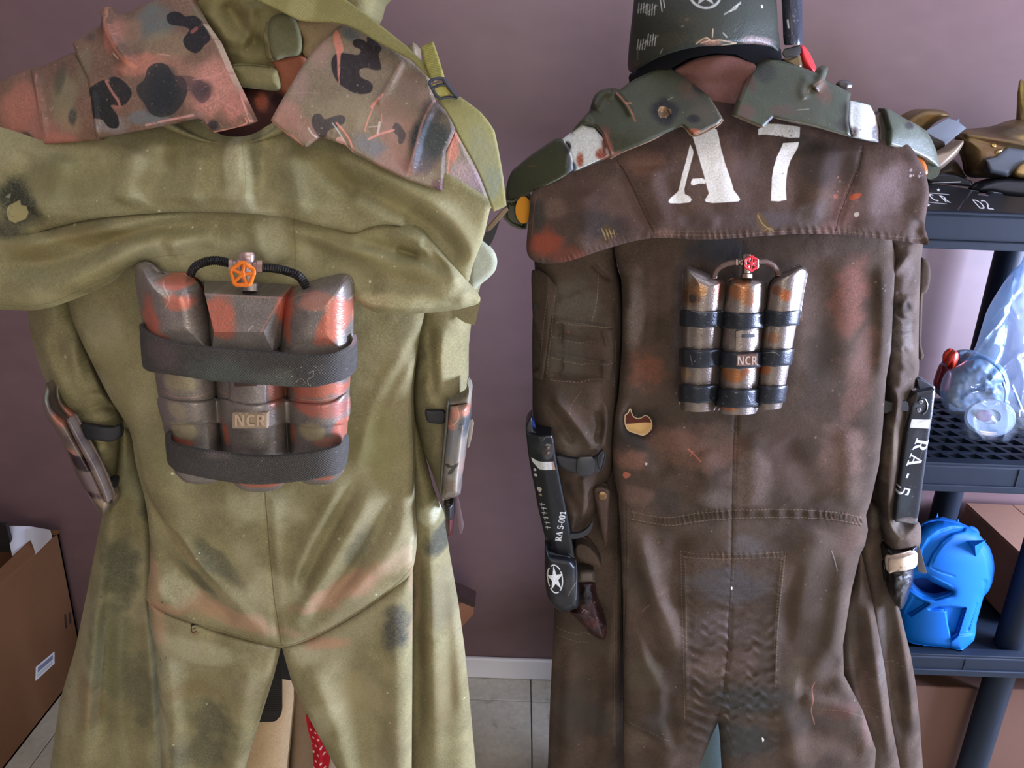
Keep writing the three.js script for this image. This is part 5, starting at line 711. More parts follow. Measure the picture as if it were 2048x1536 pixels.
    fill('1566,286 1598,284 1596,296 1590,308 1582,322 1576,340 1573,360 1572,380 1574,400 1558,403 1542,402 1543,380 1544,356 1547,335 1553,315 1560,300', white, 1, false);
  }, 0.16);
  cp.ink((o) => {
    const { line, fill, dots } = o;
    line('1233,320 1250,345 1270,385 1290,430 1312,474', 1.8, [52, 42, 38], 0.8); st(o, '1239,322 1256,348 1276,388 1296,432 1316,470', 0.5, [134, 112, 100]); line('1727,290 1722,325 1710,355 1695,395 1680,430 1672,462', 1.8, [50, 40, 38], 0.8); st(o, '1721,292 1716,325 1704,355 1688,395 1675,430', 0.35);
    st(o, '1320,470 1400,471 1460,470 1550,464 1640,461 1730,468 1850,480', 0.5); st(o, '1340,462 1400,463 1460,461', 0.3); line('1072,395 1066,440 1064,500', 1.2, [126, 84, 66], 0.5);
    for (let i = 0; i < 34; i++) line(`${1560 + i * 8},${464 + (i % 3)} ${1559 + i * 8},${474 + i * 0.1}`, 1.6, [56, 46, 44], 0.35, false);
    fill('1202,460 1210,450 1220,452 1226,456 1232,460 1228,472 1220,478 1214,488 1208,484 1200,478 1206,470', [76, 62, 44], 0.9); for (let i = 0; i < 9; i++) line(`${1203 + i * 3},${456 + (i * 5) % 12} ${1206 + i * 3},${466 + (i * 7) % 16}`, 1.4, [168, 146, 104], 0.8, false);
    fill('1512,432 1520,424 1532,440 1540,452 1548,458 1546,466 1532,466 1520,460 1514,446', [96, 78, 56], 0.9); line('1516,430 1524,446 1540,460', 1.8, [176, 148, 104], 0.8); line('1528,462 1540,456 1548,464', 1.4, [170, 146, 108], 0.8);
    fill('1700,394 1706,388 1716,386 1722,388 1716,396 1706,400 1700,400', [176, 88, 62], 0.9); fill('1708,426 1716,424 1717,430 1712,434 1708,432', [190, 184, 176], 0.9); fill('1668,390 1676,390 1678,396 1670,398', [156, 100, 84], 0.8); dots(16, [1660, 340, 1720, 420], 1.4, [176, 120, 100], 0.7); dots(8, [1820, 340, 1850, 370], 1.6, [200, 196, 200], 0.8); dots(90, [1080, 300, 1840, 480], 1.0, [150, 132, 120], 0.5); dots(10, [1540, 260, 1600, 280], 1.4, [40, 36, 40], 0.8);
    for (let i = 0; i < 22; i++) line(`${1368 + i * 6},${134 - 22 * Math.sin(i / 22 * 3.14)} ${1370 + i * 5.6},${148 - 22 * Math.sin(i / 22 * 3.14)}`, 1.4, [74, 48, 44], 0.4, false);
  });
  const cm = cloth(cp);
  const cape = thing('shoulder_cape', 'brown canvas shoulder cape with a white stencilled A 7', 'cape');
  const cf = folds([['1440,250 1450,330 1470,460', 34, 0.005], ['1580,290 1600,360 1600,450', 26, -0.004], ['1650,290 1640,360 1625,450', 24, 0.005], ['1690,300 1680,370 1655,450', 18, -0.004], ['1740,320 1740,390 1730,470', 28, 0.005], ['1800,330 1810,400 1800,470', 24, -0.003], ['1300,330 1310,390 1340,460', 24, 0.006], ['1240,340 1270,400 1300,470', 14, -0.004], ['1160,380 1170,440 1160,510', 30, 0.006], ['1340,440 1400,430 1440,450', 14, 0.004], ['1330,340 1350,400 1390,450', 20, -0.005], ['1845,440 1835,470 1858,486', 12, -0.01], ['1727,290 1710,355 1672,462', 3.5, -0.003], ['1233,320 1270,385 1312,474', 3.5, -0.003]], 0.002, 60);
  const pkc = puckers([['1080,522 1130,520 1200,498 1270,478 1312,472 1400,474 1500,470 1640,464 1730,470 1850,484', 9, 11, 0.0016], ['1238,322 1252,345 1272,385 1292,430 1314,474', 5, 10, 0.001], ['1724,290 1713,340 1692,395 1674,462', 5, 10, 0.001]]);
  const zc = (x, y, d) => -1.165 + 0.03 * Math.sqrt(Math.max(0, 1 - ((x - 1470) / 440) ** 2)) + cf(x, y) + pkc(x, y) - 0.006 * Math.exp(-d / 4) - 0.0004 * rise(330 - y);
  add('cape_cloth', sheet('1065,385 1120,340 1200,300 1300,250 1400,200 1430,190 1480,190 1540,215 1620,240 1720,262 1800,280 1826,300 1840,325 1852,350 1858,388 1852,430 1850,455 1858,487 1840,488 1800,482 1730,475 1690,470 1640,468 1600,468 1560,470 1500,474 1450,478 1400,479 1350,477 1312,476 1270,482 1235,491 1200,502 1165,514 1130,524 1100,527 1080,526 1064,520 1055,508 1053,490 1056,450 1060,415', { z: zc, thick: 0.005, g: 4 }), cm, cape);
  add('collar', sheet('1345,146 1366,130 1390,118 1415,112 1440,110 1465,112 1490,120 1512,132 1500,160 1484,196 1478,214 1440,222 1416,214 1400,190 1370,165', { z: (x, y, d) => -1.145 + round(0.012, 30)(d) + 0.003 * Math.sin(x / 17 + y / 23) - 0.0004 * (y - 110), thick: 0.03, g: 3 }), cloth(new Panel(1330, 90, 1530, 240, -1.15, [104, 73, 66])), body, 'reddish brown stand-up collar');

  // --- shoulder armour
  const ap = new Panel(1000, 110, 1460, 470, (x, y) => -1.085 - 0.0006 * rise(280 - y) - 0.12 * (Math.max(0, 1330 - x) / 330) ** 2, [60, 62, 46], { grain: 0.1, fine: 0.07 });
  ap.blobs([[1070, 330, 60, 40, [78, 82, 60], 0.5], [1180, 210, 30, 20, [60, 58, 48], 0.5], [1240, 235, 50, 40, [70, 76, 54], 0.5], [1400, 225, 40, 34, [92, 82, 66], 0.6], [1380, 180, 30, 26, [96, 70, 56], 0.5], [1325, 222, 36, 30, [26, 26, 22], 0.8], [1385, 238, 22, 12, [30, 28, 24], 0.8], [1400, 175, 22, 20, [40, 38, 34], 0.6], [1215, 300, 12, 30, [128, 70, 52], 0.8], [1235, 310, 14, 10, [122, 64, 48], 0.8], [1210, 265, 16, 20, [104, 70, 54], 0.6], [1390, 262, 20, 8, [168, 96, 62], 0.8], [1140, 320, 12, 34, [112, 120, 124], 0.7], [1125, 295, 10, 18, [70, 72, 62], 0.6], [1300, 160, 50, 16, [76, 82, 62], 0.4], [1350, 150, 30, 12, [66, 68, 58], 0.5], [1030, 370, 30, 40, [70, 74, 56], 0.4], [1035, 440, 30, 16, [84, 84, 58], 0.6]].map(([x, y, a, b, c, al, r]) => [x, y, a, b, c.map((v) => v * 0.84), al, r]));
  ap.ink(({ fill, line, dots }) => {
    fill('1315,222 1318,214 1326,212 1330,216 1340,218 1342,226 1334,234 1322,236 1316,230', [112, 86, 62], 0.9); line('1316,222 1322,214 1330,220', 2, [190, 160, 120], 0.8); dots(14, [1316, 214, 1340, 236], 1.8, [170, 140, 100], 0.8);
    line('1232,186 1244,200 1256,214 1270,242', 4, [146, 84, 62], 0.85); line('1250,206 1262,206', 3, [180, 120, 96], 0.8); line('1222,320 1300,292 1364,254', 2.4, [176, 140, 116], 0.7); line('1386,272 1436,248 1444,238', 2.6, [166, 128, 98], 0.8); line('1145,344 1090,372 1060,386', 2, [170, 172, 150], 0.6); line('1137,290 1146,320 1148,342', 3, [186, 190, 190], 0.7); line('1420,196 1432,216 1444,236', 1.6, [178, 150, 124], 0.7); line('1335,200 1346,194', 1.2, [178, 170, 130], 0.7); line('1056,332 1072,330', 1.6, [130, 92, 62], 0.7); line('1206,272 1214,300 1220,316', 5, [134, 72, 54], 0.7); dots(60, [1030, 130, 1440, 400], 1.0, [150, 140, 116], 0.5);
  }, 0.18);
  ap.ink(({ fill, dots, line }) => { fill('1126,279 1164,250 1190,255 1208,278 1220,312 1149,344 1140,310', [222, 226, 226], 0.97, false); }, 0.1);
  ap.blobs([[1160, 320, 12, 22, [150, 82, 62], 0.8], [1205, 308, 16, 14, [140, 76, 62], 0.7], [1136, 295, 10, 14, [50, 50, 48], 0.7], [1210, 285, 8, 26, [120, 72, 58], 0.7], [1145, 335, 10, 12, [110, 116, 120], 0.7]]);
  const am = paint(ap, { rough: 0.48 });
  const L = thing('shoulder_armor', 'dark green segmented shoulder armour with a white stripe on the left of the brown cape', 'armour');
  const lip = (d, r, h) => -h * (1 - Math.min(1, d / r)) ** 2;
  const rl = folds([['1180,218 1200,186 1228,178', 14, 0.016], ['1225,180 1246,202 1266,236', 6, 0.008], ['1200,262 1212,290 1222,316', 6, 0.006], ['1140,268 1150,250 1185,236', 9, 0.010], ['1325,222 1332,224 1338,222', 10, -0.006]], 0.0012, 40);
  const za = (k) => (x, y, d) => -1.10 + k - 0.0006 * rise(280 - y) - 0.12 * (Math.max(0, 1330 - x) / 330) ** 2 + lip(d, 6, 0.007) + rl(x, y);
  const ins = [[1448, 237]];
  add('plate', sheet('1143,268 1147,260 1163,240 1180,222 1186,200 1192,188 1202,180 1216,176 1230,176 1240,180 1256,168 1273,157 1310,139 1325,136 1340,137 1354,144 1385,166 1419,193 1434,216 1446,237 1437,249 1400,266 1386,271 1376,262 1365,252 1320,272 1280,290 1241,305 1220,317 1212,290 1205,270 1190,254 1166,249', { z: za(0.018), thick: 0.012, g: 2.5, smooth: false }), am, L, 'main green plate with a bullet-hole scar');
  add('plate_rim', tubePx([[1220, 317], [1241, 305], [1300, 281], [1365, 252], [1386, 272], [1437, 249], [1446, 238]], 2.2, (x, y) => za(0.012)(x, y, 3), 1 / 1300, 8, 60), mat([120, 100, 78], { rough: 0.5 }), L);
  add('stripe_plate', sheet('1124,280 1165,248 1190,253 1209,277 1222,314 1148,345 1141,312 1134,292', { z: za(0.008), thick: 0.012, g: 2.5, smooth: false }), am, L, 'white painted plate with rust flakes');
  const end = add('end_plate', sheet('1012,378 1016,360 1024,344 1060,314 1109,281 1118,278 1127,279 1134,288 1141,296 1146,318 1147,340 1120,358 1091,372 1060,386 1022,405 1012,410', { z: za(0.018), thick: 0.03, g: 2.5, smooth: false }), am, L);
  add('inner_flange', sheet('1011,400 1024,402 1060,384 1062,392 1058,420 1053,459 1040,459 1022,452 1006,436', { z: (x, y, d) => -1.19 + 0.01 * (d > 6 ? 0 : 1), thick: 0.008, g: 2.5, smooth: false }), am, L);
  { const g = new THREE.CylinderGeometry(16, 16, 5, 28).rotateX(Math.PI / 2).scale(1, 1.7, 1).translate(1047, -420, 0); add('reflector', set(g, -1.18, 1 / 1300, 0.5), mat([190, 126, 22], { rough: 0.6, specularIntensity: 0.4 }), L, 'amber disc under the end plate'); }
  const aq = new Panel(1450, 90, 1900, 380, (x, y) => -1.098 - 0.0006 * rise(280 - y) - 0.12 * (Math.max(0, x - 1600) / 280) ** 2, [70, 76, 61], { grain: 0.1, fine: 0.07 });
  aq.blobs([[1560, 170, 70, 40, [78, 84, 66], 0.5], [1600, 230, 80, 30, [92, 94, 80], 0.4], [1640, 180, 24, 30, [120, 88, 72], 0.6], [1600, 190, 30, 30, [96, 90, 72], 0.4], [1560, 220, 40, 14, [104, 84, 72], 0.5], [1490, 220, 24, 20, [112, 84, 72], 0.6], [1525, 140, 30, 26, [58, 60, 54], 0.6], [1500, 165, 12, 34, [104, 72, 64], 0.5], [1680, 250, 26, 16, [60, 56, 52], 0.7], [1690, 220, 12, 30, [70, 70, 64], 0.5], [1670, 150, 30, 16, [66, 68, 58], 0.5], [1765, 255, 14, 40, [76, 64, 56], 0.7], [1820, 280, 50, 30, [112, 120, 108], 0.6], [1850, 320, 26, 26, [108, 116, 100], 0.5], [1815, 250, 12, 8, [50, 48, 44], 0.7], [1540, 240, 16, 10, [56, 50, 46], 0.8]].map(([x, y, a, b, c, al, r]) => [x, y, a, b, c.map((v) => v * 0.84), al, r]));
  aq.ink(({ fill, line, dots }) => { fill('1700,200 1741,211 1754,233 1760,285 1702,274 1698,240', [220, 228, 230], 0.97, false); line('1468,232 1500,246 1526,256', 3, [176, 136, 118], 0.7); line('1548,236 1620,250 1700,274', 2, [170, 150, 136], 0.6); line('1478,200 1492,165 1507,132', 2, [160, 124, 108], 0.6); line('1590,220 1614,218', 2, [164, 168, 150], 0.6); line('1612,186 1620,170 1632,162', 2.5, [150, 112, 92], 0.7); dots(60, [1480, 120, 1860, 320], 1.0, [168, 164, 150], 0.5); line('1782,290 1825,304 1860,316', 2, [176, 150, 136], 0.5); }, 0.14);
  aq.blobs([[1752, 270, 16, 20, [96, 92, 92], 0.7], [1705, 265, 12, 14, [70, 60, 58], 0.7], [1757, 240, 10, 30, [110, 88, 78], 0.6]]);
  const aqm = paint(aq, { rough: 0.48 });
  const R = thing('shoulder_armor', 'grey green shoulder armour with an upright peg and white band beside the shelves', 'armour');
  const rr = folds([['1650,132 1640,160 1625,180', 10, 0.014], ['1620,150 1605,180 1612,200', 10, 0.006], ['1698,200 1697,240 1702,272', 6, 0.006]], 0.0012, 40);
  const zq = (k) => (x, y, d) => -1.11 + k - 0.0006 * rise(280 - y) - 0.12 * (Math.max(0, x - 1600) / 280) ** 2 + lip(d, 6, 0.007) + rr(x, y);
  add('plate', sheet('1507,131 1511,122 1522,114 1533,110 1556,119 1606,135 1634,146 1639,136 1646,131 1655,132 1657,137 1650,160 1672,170 1693,181 1702,186 1699,202 1696,240 1698,254 1702,274 1640,256 1590,246 1547,235 1536,246 1526,256 1496,244 1467,231 1478,197', { z: zq(0.02), thick: 0.012, g: 2.5, smooth: false }), aqm, R, 'main green plate with a peg and notched corner');
  add('knob', set(new THREE.SphereGeometry(13, 20, 14).scale(1.3, 0.8, 0.8).translate(1688, -170, 0), -1.19, 1 / 1300), mat([52, 44, 40], { rough: 0.35 }), R);
  add('stripe_plate', sheet('1698,201 1720,203 1741,210 1753,232 1758,260 1759,286 1730,281 1700,274 1696,240', { z: (x, y, d) => zq(0.006)(x, y, d) + 0.012 * Math.sin(Math.PI * clamp((x - 1696) / 62)), thick: 0.012, g: 2.5, smooth: false }), aqm, R, 'white painted band');
  add('plate_band', sheet('1750,232 1758,224 1768,218 1776,226 1780,260 1780,290 1757,286 1756,256', { z: zq(-0.002), thick: 0.012, g: 2.5, smooth: false }), aqm, R);
  add('end_plate', sheet('1768,217 1776,216 1792,226 1810,237 1832,248 1854,262 1864,280 1872,299 1877,320 1879,336 1868,330 1848,316 1825,305 1796,296 1777,291 1780,260', { z: zq(0.02), thick: 0.02, g: 2.5, smooth: false }), aqm, R);
  add('inner_flange', sheet('1822,302 1848,314 1868,328 1880,334 1879,346 1872,355 1856,358 1846,340 1834,322', { z: () => -1.23, thick: 0.008, g: 2 }), aqm, R);
  add('reflector', sheet('1822,306 1838,312 1850,324 1856,344 1850,350 1840,336 1828,318', { z: (x, y, d) => -1.205 + round(0.006, 5)(d), thick: 0.012, g: 2 }), mat([176, 96, 36], { rough: 0.35 }), R, 'amber disc under the end plate');

  // --- helmet
  const hp = new Panel(1240, -80, 1590, 160, (x) => -1.215 + 0.11 * Math.sqrt(Math.max(0, 1 - ((x - 1412) / 160) ** 2)), [44, 47, 38], { grain: 0.1, fine: 0.07 });
  hp.blobs([[1500, 50, 80, 60, [52, 57, 48], 0.6], [1300, 60, 60, 60, [44, 44, 36], 0.5], [1420, 84, 40, 10, [132, 96, 76], 0.7], [1520, 82, 40, 9, [132, 112, 106], 0.6], [1268, 130, 14, 16, [70, 52, 44], 0.5], [1370, 40, 40, 14, [58, 52, 40], 0.5], [1440, 30, 60, 40, [52, 55, 46], 0.4], [1340, 80, 40, 20, [58, 54, 42], 0.4]]);
  hp.ink(({ line, fill, g, css }) => {
    const tally = (x, y, s = 1, k = 5) => { for (let i = 0; i < 4; i++) line(`${x + i * 5},${y + (i % 2) * 2} ${x - 3 + i * 5},${y + 24 * s}`, 1.7, [206, 206, 200], 0.9, false); line(`${x - 4},${y + 20 * s} ${x + 20},${y + 3}`, 1.3, [206, 206, 200], 0.7, false); };
    tally(1280, 4, 0.9); tally(1297, 6, 1); tally(1277, 78, 0.9); tally(1297, 68, 1); line('1322,-20 1325,22', 2, [212, 212, 206], 0.95, false); line('1328,-20 1331,15', 2, [212, 212, 206], 0.95, false);
    // ringed star
    const [cx, cy] = [1414, -14]; const ring = []; for (let i = 0; i <= 40; i++) { const a = i / 40 * Math.PI * 2; ring.push(`${(cx + 31 * Math.sin(a)).toFixed(1)},${(cy - 29 * Math.cos(a)).toFixed(1)}`); } line(ring.join(' '), 5, [186, 190, 188], 0.95, false);
    const star = []; for (let i = 0; i < 10; i++) { const a = i / 10 * Math.PI * 2, r = i % 2 ? 11 : 28; star.push(`${(cx + r * Math.sin(a)).toFixed(1)},${(cy - r * Math.cos(a)).toFixed(1)}`); } fill(star.join(' '), [186, 190, 188], 0.95, false);
    line('1450,28 1466,18 1484,3', 3, [168, 166, 156], 0.8); line('1462,22 1474,16 1478,8', 3, [186, 184, 176], 0.8); line('1468,14 1484,6', 2, [190, 188, 180], 0.8); line('1426,58 1425,74', 2.4, [200, 180, 156], 0.9); line('1446,66 1454,74', 2.6, [176, 166, 150], 0.8); line('1392,88 1410,76 1424,82 1440,80 1470,86', 2.4, [196, 164, 128], 0.8); line('1402,86 1420,80 1412,74', 1.6, [206, 176, 150], 0.8); line('1446,90 1474,86', 2, [206, 180, 140], 0.9); line('1320,108 1325,98', 1.6, [180, 170, 150], 0.8); line('1275,120 1276,100 1280,90', 1.2, [160, 156, 144], 0.6); fill('1524,10 1527,9 1528,15 1525,16', [210, 210, 204], 0.9); fill('1362,52 1368,50 1366,55', [120, 104, 84], 0.8); fill('1372,36 1378,36 1376,42 1370,40', [90, 80, 64], 0.7);
  }, 0.14);
  const hm = paint(hp, { rough: 0.5, bumpScale: 0.0008 });
  const H = thing('helmet', 'dark green helmet with white tally marks and a ringed star', 'helmet');
  const hz = (x, y) => -1.215 + 0.11 * Math.sqrt(Math.max(0, 1 - ((x - 1412) / 160) ** 2)) - 0.00012 * Math.max(0, 60 - y) * Math.max(0, 60 - y) * 0.02;
  add('helmet_shell', sheet('1280,-120 1540,-120 1548,-60 1553,0 1556,54 1560,90 1563,108 1556,104 1543,95 1530,90 1510,87 1480,88 1446,90 1403,92 1370,98 1342,106 1317,115 1296,126 1276,138 1266,145 1260,142 1257,130 1260,90 1264,54 1270,0 1274,-60', { z: (x, y, d) => hz(x, y) - 0.006 * Math.exp(-d / 3), thick: (x, y, d) => 0.012 + 0.16 * Math.min(1, d / 40) * sstep(70, 20, y), g: 3, smooth: false }), hm, H);
  const dk = mat([17, 18, 22], { rough: 0.9, specularIntensity: 0.3 });
  add('helmet_liner', sheet('1276,136 1317,108 1370,90 1446,82 1521,80 1562,98 1564,122 1540,116 1510,128 1470,108 1430,106 1380,116 1340,138 1310,140 1288,150 1272,160', { z: (x, y, d) => -1.20 + 0.06 * Math.sqrt(Math.max(0, 1 - ((x - 1412) / 165) ** 2)), thick: 0.01, g: 3, smooth: false }), dk, H, 'black lining below the helmet rim');
  { const g = new THREE.LatheGeometry([[0, -88], [17, -88], [19, -84], [20, -70], [20, -40], [21, 0], [23, 20], [23, 90], [0, 90]].map(([a, b]) => new THREE.Vector2(a, b)), 28); g.rotateZ(0.03); g.translate(1584, -2, 0); const tpn = new Panel(1555, -60, 1620, 100, -1.15, [44, 46, 54], { grain: 0.1 }); tpn.ink(({ line, dots }) => { line('1588,36 1590,52', 3, [206, 208, 214], 0.9); line('1566,10 1570,60', 2, [110, 112, 118], 0.6); dots(40, [1560, 0, 1610, 90], 1.2, [120, 122, 128], 0.6); line('1602,82 1604,88', 2, [150, 150, 150], 0.8); }); add('side_tube', set(g, -1.19, 1 / 1300, 0.6), paint(tpn, { rough: 0.35 }), H, 'black tube on the right side of the helmet'); }
  add('tube_block', slab('1568,98 1600,90 1602,104 1596,112 1570,116 1564,108', -1.205, 24, 2), mat([30, 28, 26], { rough: 0.5 }), H);
  const nk = thing('neck_gaiter', 'black neck of the mannequin between the helmet and the brown collar', 'neck');
  add('neck', sheet('1282,140 1320,120 1380,104 1450,100 1520,104 1560,112 1566,150 1540,200 1300,200 1276,158', { z: (x, y) => -1.235 + 0.03 * Math.sqrt(Math.max(0, 1 - ((x - 1420) / 160) ** 2)), thick: 0.10, g: 4 }), dk, nk);
  const rd = thing('red_lamp_cover', 'red oval cover hanging below the black tube of the helmet', 'cover');
  add('cover', sheet('1600,92 1608,92 1618,104 1628,124 1634,142 1632,148 1622,146 1610,138 1602,126 1597,108', { z: (x, y, d) => -1.235 + round(0.02, 12)(d), thick: 0.03, g: 2 }), mat([206, 34, 38], { rough: 0.5 }), rd);
  const br = thing('brass_clip', 'small brass clip below the helmet tube beside the red oval cover', 'clip');
  add('clip', sheet('1566,118 1580,114 1598,108 1603,120 1604,134 1594,138 1580,130 1568,124', { z: (x, y, d) => -1.215 + round(0.008, 6)(d), thick: 0.02, g: 2 }), mat([104, 88, 60], { rough: 0.4, metal: 0.5 }), br);
}
// ---------------------------------------------------------------- tank pack, bracers and gloves of the brown costume
{
  const ZB = -1.165, M = 1 / 1290;
  const tp = new Panel(1340, 490, 1640, 840, -1.13, [128, 118, 110], { ppm: 2200, grain: 0.14, fine: 0.10 });
  const rust = [140, 84, 56], brown = [112, 78, 62];
  tp.blobs([
    [1440, 580, 16, 30, brown, 0.7], [1385, 590, 20, 30, [104, 74, 52], 0.7], [1400, 580, 16, 14, [150, 108, 70], 0.5], [1480, 580, 20, 20, [150, 100, 66], 0.8], [1495, 595, 20, 20, [140, 92, 62], 0.6], [1570, 590, 14, 14, [168, 96, 60], 0.75], [1555, 580, 12, 12, [118, 80, 60], 0.7], [1550, 680, 18, 14, [140, 104, 80], 0.7], [1375, 755, 12, 14, [150, 124, 100], 0.7], [1470, 752, 22, 16, [150, 98, 62], 0.8], [1490, 745, 14, 10, rust, 0.6], [1535, 745, 14, 14, [160, 100, 66], 0.8], [1460, 820, 24, 8, [160, 104, 74], 0.7], [1540, 812, 20, 5, [130, 100, 84], 0.6],
  ].map(([x, y, rx, ry, c, al, r = 0]) => [x, y, rx * 1.2, ry * 1.2, c, al, r, 0.45]));
  tp.ink(({ line, dots }) => { dots(80, [1365, 540, 1610, 820], 0.8, [226, 222, 214], 0.7); dots(50, [1365, 540, 1610, 820], 1.0, [60, 46, 38], 0.6); line('1590,700 1575,720 1555,735', 1, [90, 70, 60], 0.5); line('1560,600 1580,580 1600,560', 1.6, [80, 60, 50], 0.4); }, 0.2);
  const tm = paint(tp, { rough: 0.3, metal: 0.75, bumpScale: 0.0005 });
  const tank = thing('tank_pack', 'small shiny three-cylinder tank pack with a red valve wheel on the brown coat', 'tank');
  const C = [[1410, 1395, 44, 34], [1492, 1474, 42, 40], [1574, 1537, 38, 26]];
  const one = (x, y, i, k = 1) => { const t = (y - 550) / 270, q = C[i], c = lerp(q[0], q[1], t), r = lerp(q[2], q[3], t) * k, u = (x - c) / r; return r * M * Math.sqrt(Math.max(0, 1 - u * u)); };
  const part = (n, s, z, th = 0.03, g = 2, sm = true, m = tm, lab) => add(n, sheet(s, { z, thick: th > 0.012 ? (x, y, d) => 0.005 + Math.min(th, d * 0.0016) : th, g, smooth: sm }), m, tank, lab);
  const b = 0.006;
  const shell = (i, s, lab) => part('tank_shell', s, (x, y, d) => ZB + b + Math.min(one(x, y, i, 1.04), 0.034 * Math.sqrt(1 - (1 - Math.min(1, d / 26)) ** 2) + 0.0), 0.03, 2, true, tm, lab);
  shell(0, '1366,620 1365,570 1366,545 1370,537 1376,534 1386,536 1400,541 1424,552 1440,557 1448,563 1453,577 1452,640 1366,640', 'left cylinder with a slanted top');
  shell(1, '1451,640 1451,590 1453,571 1460,559 1472,555 1490,553 1513,555 1528,561 1534,575 1534,640', 'middle cylinder with a round shoulder');
  shell(2, '1536,640 1535,590 1537,574 1544,560 1560,546 1580,537 1594,532 1602,531 1610,535 1615,547 1613,562 1609,580 1604,615 1600,640', 'right cylinder with a slanted top');
  const seg = (i, y0, y1) => { const s = []; for (const y of [y0, y1]) { const t = (y - 550) / 270, q = C[i], c = lerp(q[0], q[1], t), r = lerp(q[2], q[3], t) * 0.97; s.push([c - r, y, c + r]); } part('tank_segment', `${s[0][0]},${y0} ${s[0][2]},${y0} ${s[1][2]},${y1} ${s[1][0]},${y1}`, (x, y, d) => ZB + one(x, y, i), 0.03, 2, false); };
  seg(0, 645, 704); seg(1, 648, 710); seg(2, 645, 704); seg(0, 728, 775); seg(1, 730, 784); seg(2, 726, 778);
  const ends = [[0, 1363, 1431, 822], [1, 1438, 1513, 828], [2, 1513, 1563, 818]];
  for (const [i, x0, x1, y] of ends) part('tank_base', `${x0},${y - 26} ${x1},${y - 26} ${x1},${y - 4} ${x1 - 8},${y} ${(x0 + x1) / 2},${y + 2} ${x0 + 8},${y} ${x0},${y - 4}`, (x, yy, d) => ZB + one(x, yy, i, 0.97), 0.03, 2, true);
  const bp = new Panel(1350, 600, 1620, 820, -1.13, [42, 45, 50], { ppm: 2000, grain: 0.12, fine: 0.1 });
  bp.ink(({ line, dots }) => { dots(120, [1358, 615, 1604, 808], 0.9, [176, 176, 176], 0.6); line('1362,620 1450,626', 1, [150, 146, 140], 0.7); line('1452,625 1536,623', 1, [170, 160, 150], 0.7); line('1380,710 1384,728', 1.4, [176, 166, 150], 0.6); line('1530,710 1548,705 1560,712', 1.2, [160, 150, 140], 0.6); line('1516,634 1526,632', 2, [190, 180, 170], 0.8); line('1495,790 1500,800', 1.6, [190, 190, 186], 0.7); }, 0.2);
  const bm = paint(bp, { rough: 0.32, metal: 0.5 });
  const band = (n, y) => C.forEach((q, i) => { const [ya, yb] = y[i], e = (yy) => { const t = (yy - 550) / 270, c = lerp(q[0], q[1], t), r = lerp(q[2], q[3], t) + 4; return [c - r, c + r]; }; const A = e(ya), B = e(yb); part('clamp_band', `${A[0]},${ya} ${(A[0] + A[1]) / 2},${ya + 4} ${A[1]},${ya} ${B[1]},${yb} ${(B[0] + B[1]) / 2},${yb + 4} ${B[0]},${yb}`, (x, yy, d) => ZB + b + one(x, yy, i, 1.12) * 1.02 - 0.0015 * Math.exp(-d / 1.5), 0.03, 2, false, bm); });
  band(1, [[620, 652], [624, 656], [620, 650]]); band(2, [[698, 733], [704, 734], [698, 730]]); band(3, [[770, 803], [778, 813], [771, 805]]);
  part('access_panel', '1472,662 1517,660 1518,700 1471,701', (x, y, d) => ZB + one(x, y, 1) + 0.003, 0.01, 1.5, false);
  part('slot', '1484,669 1510,668 1510,675 1483,675', (x, y) => ZB + one(x, y, 1) + 0.0036, 0.002, 1.2, false, mat([30, 29, 30], { rough: 0.7 }));
  part('dent_hole', '1378,592 1384,588 1390,593 1391,601 1386,606 1379,603', (x, y) => ZB + 0.005 + one(x, y, 0, 1.04) + 0.001, 0.003, 1.2, true, mat([34, 24, 20], { rough: 0.8 }));
  const zc = ZB + b + one(1495, 720, 1, 1.12) + 0.001;
  const badge = part('badge', '1474,710 1515,709 1514,731 1473,732', () => zc + 0.003, 0.008, 1.5, false, mat([120, 92, 84], { rough: 0.5, metal: 0.3 }), 'badge with raised letters NCR');
  { const sh = FONT.generateShapes('NCR', 17), g = new THREE.ExtrudeGeometry(sh, { depth: 2.2, bevelEnabled: false, curveSegments: 4 }); g.computeBoundingBox(); const c = g.boundingBox.getCenter(new THREE.Vector3()); g.translate(-c.x, -c.y, 0); g.scale(0.84, 1, 1); g.translate(1495, -721, 0); add('raised_letters', set(g, zc + 0.003, M, 0.4), mat([186, 170, 164], { rough: 0.4, metal: 0.3 }), badge); }
  const hz = -1.14, hm = mat([88, 66, 56], { rough: 0.6 });
  add('hose', tubePx([[1428, 554, -4], [1434, 540, 2], [1446, 531, 6], [1460, 526, 8], [1478, 525, 8]], 5.5, hz, M, 12, 40), hm, tank); add('hose', tubePx([[1516, 523, 8], [1532, 524, 6], [1546, 531, 4], [1554, 540, 0], [1557, 548, -4]], 5.5, hz, M, 12, 40), hm, tank);
  const steel = mat([150, 130, 116], { rough: 0.25, metal: 0.8 });
  const lathe = (prof, cx, cy, dir, z0, m, n) => { const g = new THREE.LatheGeometry(prof.map(([r, h]) => new THREE.Vector2(r, h)), 24); if (dir === 'x') g.rotateZ(-Math.PI / 2); if (dir === 'z') g.rotateX(Math.PI / 2); g.translate(cx, -cy, 0); add(n, set(g, z0, M, 0.7), m, tank); };
